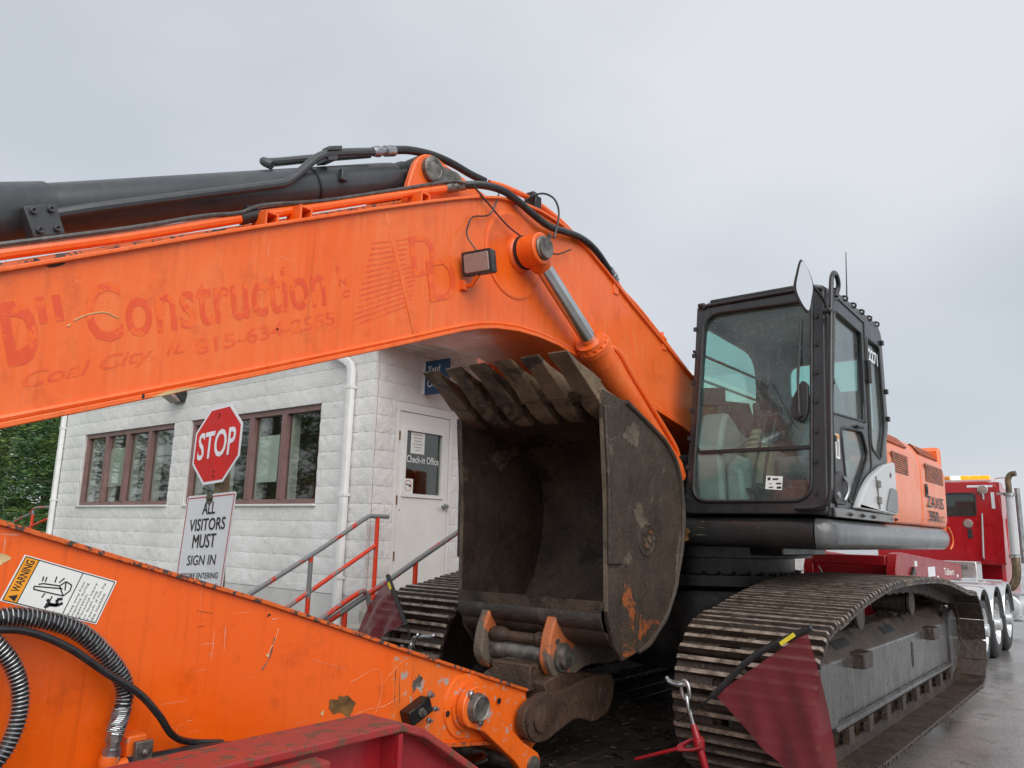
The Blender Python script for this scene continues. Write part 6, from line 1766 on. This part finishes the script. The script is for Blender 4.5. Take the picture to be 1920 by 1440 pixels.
# teeth
ax = V(0.40, 0, 0.24).normalized(); up_ = V(-ax.z, 0, ax.x)
def tooth_secs(c):
    S = []
    for t, w, h0, h1 in ((-0.15, 0.056, -0.020, 0.03), (-0.08, 0.064, -0.045, 0.06), (0.0, 0.068, -0.055, 0.068), (0.10, 0.066, -0.052, 0.062), (0.106, 0.073, -0.060, 0.068), (0.22, 0.068, -0.046, 0.042), (0.34, 0.064, -0.026, 0.018), (0.43, 0.072, -0.016, 0.006), (0.475, 0.070, -0.008, 0.003)):
        o = c + ax * t + up_ * (0.012 * math.sin(t * 9) if t > 0 else -0.03 * (t / 0.3) ** 2)
        S.append([o + V(0, -w, 0) + up_ * h0, o + V(0, w, 0) + up_ * h0, o + V(0, w, 0) + up_ * h1, o + V(0, -w, 0) + up_ * h1])
    return S
for i in range(6):
    yc = YB1 - 0.075 - i * (YB1 - YB0 - 0.15) / 5
    m = MB(); m.loft(tooth_secs(V(-4.015, yc, 2.535))); m.build('tooth', M['tooth'], bk, bevel=0.008)
# ears and pins
ear = rpoly([(-3.925, 0.96), (-3.945, 1.10), (-4.03, 1.27), (-4.20, 1.28), (-4.45, 1.20), (-4.74, 1.04), (-4.72, 0.885), (-4.36, 0.91), (-4.14, 0.845), (-4.0, 0.86)], [0.05, 0.06, 0.05, 0.06, 0.1, 0.05, 0.05, 0.1, 0.06, 0.06])
for y in (-2.905, -3.435):
    m = MB(); m.xz(ear, y - 0.038, y + 0.038); m.build('ear', M['earpaint'], bk, bevel=0.012)
m = MB(); m.cyl((-4.065, -3.49, 0.985), (-4.065, -2.855, 0.985), 0.066, n=24); m.lathe((-4.065, -2.867, 0.985), (0, 1, 0), [(0, 0.085), (0.02, 0.085), (0.022, 0.062), (0.05, 0.062), (0.052, 0.0)], 26); m.build('bucket_pin', M['pinmetal'], bk)
m = MB(); m.cyl((-4.03, -3.40, 1.075), (-4.03, -2.94, 1.075), 0.034, n=16); m.blob((-4.03, -3.33, 1.08), (0.055, 0.10, 0.05), 12); m.blob((-4.03, -3.0, 1.08), (0.05, 0.06, 0.045), 12); m.build('keeper_bar', M['coupler'], bk)
m = MB(); m.lathe((-4.02, -2.875, 1.075), (0, 1, 0), [(0, 0.022), (0.012, 0.022), (0.014, 0.0)], 8); m.build('keeper_bolt', M['pinmetal'], bk)
m = MB(); m.tube(spath([(-4.03, -3.38, 0.90), (-4.0, -3.2, 0.885), (-4.02, -2.97, 0.89)], 5), 0.028, 10); m.build('lock_bar', M['coupler'], bk)

# ================================================================== TRAILER
tr = thing('lowboy_trailer', 'red lowboy trailer carrying the orange excavator', 'trailer', (-6.0, -3.0, 0.0))
for i in range(11):
    y = -4.25 + i * 0.228
    m = MB(); m.box(-10.15, -3.35, y, y + 0.220, 0.292 + random.uniform(-0.006, 0.0), 0.348 + random.uniform(-0.006, 0.002)); m.build('deck_plank', M['deckwood'], tr, bevel=0.006)
for y in (-4.31, -1.78):
    m = MB(); m.box(-10.3, -3.2, y, y + 0.05, 0.12, 0.345); m.box(-10.3, -3.2, y - 0.04, y + 0.09, 0.10, 0.1195); m.build('side_rail', M['red'], tr, bevel=0.006)
for y in (-3.75, -2.35):
    m = MB(); m.box(-10.3, -3.2, y, y + 0.12, 0.06, 0.29); m.build('deck_beam', M['red'], tr)
for x in (-3.3, -4.6, -5.9, -7.2, -8.5, -9.8):
    m = MB(); m.box(x - 0.05, x + 0.05, -4.25, -1.785, 0.13, 0.285); m.build('cross_member', M['red'], tr)
# rear frame: two beams arching over the axles, sloping down to the deck
top = [(3.2, 1.07), (-1.99, 1.07), (-2.10, 1.03), (-2.62, 0.70), (-3.05, 0.48), (-3.35, 0.35)]
def rear_beam(y0, y1):
    m = MB()
    m.loft([[(x, y0, z - 0.03), (x, y1, z - 0.03), (x, y1, z), (x, y0, z)] for x, z in top])
    b = m.build('rear_beam', M['red_rub'], tr, bevel=0.006, smooth=20)
    yc = (y0 + y1) / 2
    m = MB(); m.xz([(x, z - 0.03) for x, z in top] + [(-3.35, 0.1), (-2.9, 0.1), (-2.25, 0.45), (-1.9, 0.55), (3.2, 0.55)], yc - 0.012, yc + 0.012); m.build('web', M['red'], b)
    m = MB(); bt = [(3.2, 0.53), (-1.9, 0.53), (-2.27, 0.43), (-2.9, 0.08), (-3.35, 0.08)]
    m.loft([[(x, y0, z), (x, y1, z), (x, y1, z + 0.03), (x, y0, z + 0.03)] for x, z in bt]); m.build('lower_flange', M['red'], b, bevel=0.006)
    for x, z0, z1 in ((-1.98, 0.57, 1.035), (-0.6, 0.565, 1.035), (0.9, 0.565, 1.035)):
        m = MB(); m.box(x - 0.01, x + 0.01, yc + 0.0125, y1 - 0.004, z0, z1); m.build('gusset', M['red'], b)
    return b
rear_beam(-2.27, -2.06)
rear_beam(-4.14, -3.93)
m = MB(); m.box(-1.62, -1.2, -2.055, -1.98, 0.985, 1.035); m.build('side_lug', M['red_rub'], tr, bevel=0.006)
for x in (-1.9, -0.3, 1.3, 2.9):
    m = MB(); m.box(x - 0.06, x + 0.06, -3.925, -2.275, 0.60, 0.80); m.build('cross_tube', M['red'], tr, bevel=0.006)
# gooseneck
for y0 in (-2.52, -3.50):
    m = MB()
    m.xz([(-10.3, 0.36), (-10.3, 1.40), (-10.42, 1.585), (-10.62, 1.60), (-12.2, 1.52), (-14.4, 1.40), (-14.4, 1.17), (-10.9, 1.24), (-10.75, 0.36)], y0, y0 + 0.12); gn = m.build('gooseneck_beam', M['red'], tr, bevel=0.012)
    if y0 > -3:
        def gl(s, x, z, w, h):
            m = MB(); m.text(s, (x, y0 + 0.1215, z), (x - w, y0 + 0.1215, z - w * 0.03), (x, y0 + 0.1215, z + h), offset=0.01); m.build('lettering', M['paper'], gn)
        gl('Talbert', -13.05, 1.27, 0.75, 0.10)
        for x, z, w, h in ((-12.0, 1.27, 0.45, 0.13), (-11.25, 1.42, 0.14, 0.07), (-11.6, 1.245, 0.12, 0.035), (-12.55, 1.235, 0.12, 0.035), (-14.0, 1.215, 0.12, 0.035)):
            m = MB(); m.box(x - w, x, y0 + 0.1205, y0 + 0.122, z, z + h); m.build('sticker', M['signwhite'], gn)
        m = MB(); m.xz([(-10.95, 1.32), (-11.1, 1.42), (-11.2, 1.32)], y0 + 0.12, y0 + 0.15); m.build('chain_lug', M['darkmetal'], gn)
m = MB(); m.box(-10.62, -10.56, -3.375, -2.525, 0.36, 1.50); m.build('gooseneck_face', M['red'], tr)
m = MB(); m.box(-10.45, -10.32, -3.375, -2.525, 1.44, 1.56); m.build('gooseneck_cross', M['red'], tr, bevel=0.01)
m = MB(); m.lathe((-10.30, -3.44, 1.30), (1, 0, 0), [(0, 0.02), (0.03, 0.02)], 10); m.tube(spath([(-10.27, -3.30, 1.40), (-10.25, -3.25, 1.30), (-10.25, -3.29, 1.20), (-10.25, -3.34, 1.24)], 5), 0.014, 8); m.build('air_hose', M['hose'], tr)

# ================================================================== TRUCK
tk = thing('semi_truck', 'red semi truck with lit amber roof beacons and a tall exhaust stack', 'truck', (-15.5, -3.2, 0))
TX = -17.0
m = MB()
cabp = rpoly([(-4.27, 1.36), (-2.10, 1.36), (-2.08, 2.2), (-2.13, 2.80), (-2.25, 2.88), (-4.12, 2.88), (-4.24, 2.80), (-4.29, 2.2)], [0.06, 0.06, 0.1, 0.1, 0.1, 0.1, 0.1, 0.1])
hole = rpoly([(-3.48, 2.25), (-2.50, 2.25), (-2.50, 2.665), (-3.48, 2.665)], 0.07)
m.plate(cabp, [hole], 0.06, frame_matrix((TX, 0, 0), (0, 1, 0), (0, 0, 1)), 0.015)
tcab = m.build('cab_rear_wall', M['truckred'], tk)
m = MB(); m.yz(cabp, TX - 1.45, TX - 0.5); m.build('cab_body', M['truckred'], tk, bevel=0.03)
m = MB()
for a, b in ((1.36, 2.2), (2.7, 2.87)): m.box(TX - 0.5, TX - 0.031, -4.26, -2.10, a, b)
m.box(TX - 0.5, TX - 0.031, -4.28, -4.2, 2.2005, 2.6995); m.box(TX - 0.5, TX - 0.031, -2.18, -2.09, 2.2005, 2.6995)
m.build('sleeper_shell', M['truckred'], tk)
m = MB(); m.plate(hole, [], 0.006, frame_matrix((TX + 0.005, 0, 0), (0, 1, 0), (0, 0, 1))); m.build('rear_pane', M['truckglass'], tcab, smooth=None)
m = MB(); m.tube([(TX + 0.034, p[0], p[1]) for p in hole], 0.014, 6, True); m.build('window_seal', M['rubber'], tcab)
m = MB(); m.box(TX - 0.3, TX - 0.28, -3.35, -2.65, 2.2, 2.55); m.build('headrest', M['plastic'], tcab)
for (ya, yb, za, zb) in ((-2.62, -2.20, 2.775, 2.815), (-2.24, -2.185, 2.38, 2.68)):
    m = MB(); m.box(TX + 0.0305, TX + 0.034, ya, yb, za, zb); m.build('reflective_tape', M['signwhite'], tcab)
m = MB(); m.lathe((TX + 0.06, -2.36, 2.73), (1, 0.1, -0.05), [(-0.03, 0.05), (0.0, 0.085), (0.05, 0.088), (0.055, 0.075)], 18, 0); m.lathe((TX + 0.115, -2.355, 2.727), (1, 0.1, -0.05), [(0, 0.073), (0.008, 0.0)], 18, 1); m.tube([(TX + 0.05, -2.36, 2.66), (TX + 0.03, -2.36, 2.55)], 0.02, 8, mi=0); m.build('work_lamp', [M['chrome'], M['lens']], tcab)
m = MB(); m.lathe((TX + 0.03, -2.65, 2.10), (1, 0, 0), [(0, 0.085), (0.012, 0.085), (0.03, 0.065), (0.032, 0.0)], 18); m.build('round_lamp', M['lens'], tcab)
m = MB(); m.box(TX + 0.0305, TX + 0.045, -2.67, -2.59, 1.83, 2.0); m.build('latch', M['plastic'], tcab, bevel=0.008)
m = MB(); m.tube(spath([(TX + 0.03, -2.40, 2.28), (TX + 0.09, -2.40, 2.28), (TX + 0.10, -2.402, 2.2), (TX + 0.10, -2.43, 1.56), (TX + 0.09, -2.435, 1.47), (TX + 0.03, -2.435, 1.47)], 4), 0.018, 8); m.build('grab_handle', M['chrome'], tcab)
m = MB(); m.plate(rpoly([(-2.72, 1.42), (-2.2, 1.42), (-2.2, 2.12), (-2.72, 2.12)], 0.08), [rpoly([(-2.69, 1.45), (-2.23, 1.45), (-2.23, 2.09), (-2.69, 2.09)], 0.07)], 0.012, frame_matrix((TX + 0.034, 0, 0), (0, 1, 0), (0, 0, 1))); m.build('panel_swage', M['truckred'], tcab)
m = MB(); m.xz([(-18.46, 1.3), (-18.46, 2.05), (-20.4, 1.85), (-20.6, 1.0), (-20.4, 0.6), (-18.46, 0.6)], -4.1, -2.3); m.build('hood', M['truckred'], tk, bevel=0.06)
# light bar
m = MB(); m.box(TX - 0.35, TX - 0.15, -3.75, -2.25, 2.90, 2.935); m.build('beacon_bar', M['silver'], tk)
for i in range(9):
    ya = -3.74 + i * 0.165
    m = MB(); m.box(TX - 0.34, TX - 0.16, ya, ya + 0.155, 2.936, 3.01); m.build('beacon', M['whitelamp'] if i in (3, 5) else (M['amber_off'] if i in (4,) else M['amber']), tk, bevel=0.015)
m = MB(); m.tube(spath([(TX - 0.25, -2.2, 2.88), (TX - 0.25, -2.18, 2.95), (TX - 0.25, -2.0, 2.96), (TX - 0.25, -1.98, 2.86)], 3), 0.012, 6); m.build('antenna_mount', M['chrome'], tk)
# exhaust stack
ey = -1.92; exx = TX + 0.25
m = MB(); m.cyl((exx, ey, 1.55), (exx, ey, 2.62), 0.068, n=20)
sk = m.build('exhaust_stack', M['silver'], tk)
m = MB(); m.tube(spath([(exx, ey, 2.60), (exx, ey, 2.80), (exx - 0.0, ey, 2.90), (exx + 0.0, ey + 0.05, 2.985), (exx + 0.02, ey + 0.13, 3.0)], 4), 0.050, 14); m.build('exhaust_tip', M['exhaust'], sk)
m = MB(); m.tube(spath([(exx, ey, 1.56), (exx, ey, 1.25), (exx, ey - 0.05, 1.05), (exx, ey - 0.2, 0.96), (exx, ey - 0.9, 0.95), (exx, ey - 1.1, 0.95)], 5), 0.07, 14); m.build('exhaust_pipe', M['exhaust'], sk)
m = MB()
for z in (1.5, 2.6): m.lathe((exx, ey, z), (0, 0, 1), [(0, 0.095), (0.05, 0.095)], 18)
m.box(exx - 0.02, exx + 0.02, -2.12, ey - 0.08, 2.62, 2.66); m.build('stack_clamp', M['steel'], sk)
m = MB(); m.tube([(exx - 0.25, ey + 0.10, 1.4), (exx - 0.25, ey + 0.10, 2.75)], 0.045, 10); m.build('intake_shield', M['steel'], tk)
# frame, tool box, deck
m = MB()
for y in (-3.6, -2.75): m.box(-19.0, -12.6, y, y + 0.1, 0.75, 1.02)
m.build('chassis', M['darkmetal'], tk)
m = MB(); m.box(-16.5, -15.95, -3.3, -2.42, 1.06, 1.42); tb = m.build('tool_box', M['alloy'], tk, bevel=0.01)
m = MB(); m.box(-15.949, -15.935, -2.75, -2.55, 1.30, 1.36); m.build('latch', M['steel'], tb)
for i in range(8):
    m = MB(); m.box(-17.7 + i * 0.11, -17.61 + i * 0.11, -2.7, -1.85, 0.84, 0.875); m.build('deck_slat', M['alloy'], tk)
m = MB(); m.box(-17.8, -16.9, -2.6, -1.86, 0.38, 0.42); m.build('step', M['alloy'], tk)
m = MB(); m.lathe((-17.75, -2.15, 0.62), (1, 0, 0), [(0, 0.2), (0.02, 0.24), (0.9, 0.24), (0.92, 0.2)], 24); m.build('fuel_tank', M['alloy'], tk)
def wheel_mesh():
    m = MB()
    m.lathe((0, 0, 0), (0, 1, 0), [(-0.28, 0.30), (-0.28, 0.46), (-0.25, 0.505), (-0.05, 0.51), (-0.02, 0.49), (0.0, 0.45), (0.01, 0.38), (0.0, 0.30), (-0.06, 0.29)], 48)
    return m.mesh('tyre', M['tyre'])
def rim_mesh():
    m = MB()
    m.lathe((0, 0, 0), (0, 1, 0), [(-0.27, 0.29), (-0.04, 0.292), (0.005, 0.305), (0.0, 0.285), (-0.02, 0.275), (-0.05, 0.25), (-0.055, 0.17), (-0.03, 0.15), (-0.03, 0.11), (0.05, 0.095), (0.06, 0.08), (0.06, 0.0)], 40)
    for i in range(10):
        a = i * math.pi / 5
        m.lathe((0.20 * math.cos(a), -0.054, 0.20 * math.sin(a)), (0, 1, 0), [(0, 0.018), (0.03, 0.016), (0.032, 0.0)], 8)
    return m.mesh('rim', M['alloy'])
WM, RM = wheel_mesh(), rim_mesh()
for i, x in enumerate((-13.4, -14.62, -15.84)):
    for y, fl in ((-2.0, 0), (-2.33, 0), (-4.4, math.pi)):
        w = place('tyre', WM, tk, (x, y, 0.505), (0, 0, fl))
        r = bpy.data.objects.new('rim', RM); COL.objects.link(r); r.parent = w
    for y0 in (-2.64,):
        m = MB(); secs = []
        for k in range(19):
            a = R_(8 + 164 * k / 18)
            secs.append([(x + rr * math.cos(a), yy_, 0.52 + rr * math.sin(a)) for rr, yy_ in ((0.575, y0), (0.60, y0), (0.60, y0 + 0.62), (0.585, y0 + 0.675), (0.56, y0 + 0.675), (0.575, y0 + 0.62))])
        m.loft(secs)
        for a in (45, 90, 135):
            a = R_(a); s2 = []
            for yy_ in (y0, y0 + 0.60):
                s2.append([(x + rr * math.cos(a + da), yy_, 0.52 + rr * math.sin(a + da)) for rr, da in ((0.6005, -0.06), (0.615, -0.03), (0.615, 0.03), (0.6005, 0.06))])
            m.loft(s2)
        m.build('fender', M['alloy'], tk)
    m = MB(); m.cyl((x, -4.3, 0.505), (x, -2.1, 0.505), 0.07); m.build('axle', M['darkmetal'], tk)
    m = MB(); m.box(x - 0.03, x + 0.03, -2.03, -1.95, 0.02 + 0.9, 1.0); m.build('fender_bracket', M['darkmetal'], tk)

for i, x in enumerate((0.55, 1.75, 2.95)):
    for y, fl in ((-1.92, 0), (-4.28, math.pi)):
        w = place('tyre', WM, tr, (x, y, 0.505), (0, 0, fl))
        r = bpy.data.objects.new('rim', RM); COL.objects.link(r); r.parent = w
    m = MB(); m.cyl((x, -4.2, 0.47), (x, -2.0, 0.47), 0.06); m.build('axle', M['darkmetal'], tr)

# litter of mud and bark chips on the wet deck
rnd = random.Random(11)
m = MB()
for i in range(300):
    x = rnd.uniform(-6.4, -3.4); y = rnd.uniform(-3.95, -2.25)
    a = rnd.uniform(0, 6.28); l = rnd.uniform(0.006, 0.035); w_ = rnd.uniform(0.004, 0.014)
    d1 = V(math.cos(a), math.sin(a), rnd.uniform(-0.1, 0.3)) * l; d2 = V(-math.sin(a), math.cos(a), 0) * w_
    m.obox((x, y, 0.351 + rnd.uniform(0.002, 0.008)), d1, d2, V(0, 0, rnd.uniform(0.002, 0.006)), rnd.randrange(3))
tag(m.build('deck_litter', [M['darkmetal'], M['track'], M['bucket']]), 'scattered mud and bark chips on the wet trailer deck', 'debris', kind='stuff')

# ================================================================== SAFETY FLAGS
def flag(label, A, B, T, stick_ext, grp, seed, px):
    """A top of stick hem, B bottom of stick hem, T free corner"""
    A, B, T = Vector(A), Vector(B), Vector(T)
    t = thing('safety_flag', label, 'flag', (A + B + T) / 3, grp)
    n = 22
    vs, uv, idx = [], [], {}
    nrm = (B - A).cross(T - A).normalized()
    for i in range(n + 1):
        for j in range(n + 1 - i):
            u, v = i / n, j / n
            p = A * (1 - u - v) + B * u + T * v
            bulge = 0.05 * v * (1 - v) * 4 * 0.3
            p = p + nrm * ((0.020 * math.sin(13 * (u - v * 0.25) + seed) + 0.012 * math.sin(29 * u + 7 * v + seed)) * (v * 1.3 + 0.1) + bulge)
            p += (A - B).normalized() * (0.05 if px > 0 else 0.09) * math.sin(math.pi * v) * (1 - u - v) ** 0.5 if u + v < 1 else V(0, 0, 0)
            idx[(i, j)] = len(vs); vs.append(p); uv.append((p - A).dot((B - A).normalized()) * 1.0 and ((p - A).dot((B - A).normalized()), (p - A).dot((nrm.cross(B - A)).normalized())) or (0, 0))
    fs = []
    for i in range(n):
        for j in range(n - i):
            fs.append((idx[(i, j)], idx[(i + 1, j)], idx[(i, j + 1)]))
            if j < n - i - 1: fs.append((idx[(i + 1, j)], idx[(i + 1, j + 1)], idx[(i, j + 1)]))
    m = MB(); m.add(vs, fs)
    o = m.build('mesh_cloth', M['flag'], t, smooth=180, fix=False)
    lay = o.data.uv_layers.new(name='UVMap')
    for l in o.data.loops:
        q = uv[l.vertex_index]; lay.data[l.index].uv = (q[0] * 3.0, q[1] * 3.0)
    d = (B - A).normalized()
    bow = nrm.cross(d) * 0.0
    mid = (A + B) / 2 + ((A + B) / 2 - T).normalized() * px
    m = MB(); m.tube(spath([A - d * 0.03, mid, B + d * 0.02], 8), 0.017, 8); m.build('stick_hem', M['rubber'], t)
    m = MB(); m.tube(spath([B, B + d * 0.12, B + d * stick_ext], 4), 0.006, 6); m.build('stake', M['darkmetal'], t)
    s = (T - A); s = (s - d * s.dot(d)).normalized()
    c0 = A.lerp(mid, 0.22) + nrm * 0.018
    q = (0.045 if px > 0 else 0.03)
    fwd = V(0, 0, 0) - fw_w
    c0 = A.lerp(B, 0.17) + V(0.02, 0, 0) + ((A + B) / 2 - T).normalized() * px * 0.4
    m = MB(); m.obox(c0, d * q, s * 0.010, V(0.003, 0, 0)); m.build('yellow_label', M['yellow'], t)
fw_w = V(*fw)
flag('red mesh safety flag on a black stick beside the red chain binder', (-4.10, -1.39, 1.272), (-4.09, -1.885, 0.902), (-4.14, -1.27, 0.36), 0.28, 'red mesh flags at the track fronts', 0.5, 0.045)
flag('red mesh safety flag on a black stick in front of the concrete steps', (-4.06, -4.44, 1.364), (-4.02, -4.20, 1.07), (-4.05, -4.84, 0.80), 0.22, 'red mesh flags at the track fronts', 2.0, 0.0)

# ================================================================== CHAINS AND BINDERS
def link_path(c, a, b, L_, W_):
    pts = []
    for k in range(16):
        an = 2 * math.pi * k / 16
        x = math.cos(an); y = math.sin(an)
        pts.append(Vector(c) + Vector(a) * (L_ * (0.6 * math.copysign(abs(x) ** 0.7, x) + 0.4 * x)) + Vector(b) * (W_ * y))
    return pts
t = thing('chain_binder', 'red ratchet load binder hooked to a chain in front of the track', 'load binder', (-4.06, -1.98, 0.4))
xb = -4.08
m = MB(); m.tube(spath([(xb, -2.165, 0.955), (xb + 0.01, -2.14, 0.938), (xb + 0.02, -2.09, 0.93), (xb + 0.01, -2.06, 0.935)], 5), [0.010] * 4 + [0.014] * 12, 8); m.build('hook', M['steel'], t)
m = MB(); m.tube(link_path((xb + 0.01, -2.048, 0.905), (0, 0.15, -1), (0.25, 1, 0.15), 0.050, 0.026), 0.0095, 8, True); m.build('chain_link', M['steel'], t)
m = MB(); m.tube(link_path((xb + 0.01, -2.035, 0.835), (0, 0.15, -1), (1, 0.5, 0), 0.045, 0.022), 0.0095, 8, True); m.build('chain_link', M['steel'], t)
pa2 = V(xb + 0.01, -2.026, 0.805); pb2 = V(xb + 0.01, -1.93, 0.50); dd = (pb2 - pa2).normalized()
m = MB(); m.tube([pa2, pa2 + dd * 0.09], 0.010, 10)
for k in range(7): m.lathe(pa2 + dd * (0.02 + k * 0.008), dd, [(0, 0.0095), (0.003, 0.0125), (0.006, 0.0095)], 10)
m.build('screw', M['steel'], t)
m = MB(); m.lathe(pa2 + dd * 0.07, dd, [(0, 0.014), (0.01, 0.017), (0.07, 0.021), (0.075, 0.028), (0.115, 0.028), (0.12, 0.021), (0.22, 0.019), (0.23, 0.014)], 14); m.build('barrel', M['red'], t)
m = MB(); m.tube([pa2 + dd * 0.29, pa2 + dd * 0.46], 0.010, 10); m.build('screw', M['steel'], t)
cH = pa2 + dd * 0.165
m = MB()
hd = V(0, -0.93, -0.36).normalized()
m.plate(rpoly([(-0.038, -0.034), (0.038, -0.034), (0.125, -0.016), (0.125, 0.016), (0.038, 0.034), (-0.038, 0.034)], 0.018), [rpoly([(-0.022, -0.022), (0.035, -0.022), (0.09, -0.008), (0.09, 0.008), (0.035, 0.022), (-0.022, 0.022)], 0.008)], 0.018, frame_matrix(cH + V(0.012, 0, 0), hd, (V(0.55, 0.25, -0.75) - hd * hd.dot(V(0.55, 0.25, -0.75))).normalized()))
m.tube([cH + hd * 0.12 + V(0.02, 0, 0), cH + hd * 0.40 + V(0.02, 0, 0)], [0.011, 0.008], 10)
m.build('handle', M['red'], t)
t = thing('tie_down_chain', 'steel chain with grab hook beside the flag in front of the concrete steps', 'chain', (-4.0, -4.1, 0.4))
xb = -4.0
for k, (y, z) in enumerate(((-4.13, 0.87), (-4.115, 0.915), (-4.09, 0.955), (-4.055, 0.985))):
    d_ = V(0, 0.45, 0.9).normalized(); s_ = V(0.9, 0.3, 0) if k % 2 else V(0.2, 0.8, -0.4)
    m = MB(); m.tube(link_path((xb, y, z), d_, s_.normalized(), 0.036, 0.020), 0.008, 7, True); m.build('chain_link', M['steel'], t)
m = MB(); m.tube(spath([(xb, -4.05, 0.985), (xb, -4.0, 1.0), (xb, -3.93, 1.005), (xb, -3.88, 1.02)], 5), [0.012] * 12 + [0.016] * 3 + [0.006], 8); m.build('hook', M['steel'], t)
for k in range(9):
    m = MB(); m.tube(link_path((xb + 0.005 * k, -4.14 - 0.004 * k, 0.82 - k * 0.052), V(0, 0.1, 1), (V(0.9, 0.3, 0) if k % 2 else V(0.2, 0.9, 0)).normalized(), 0.036, 0.020), 0.008, 7, True); m.build('chain_link', M['steel'], t)
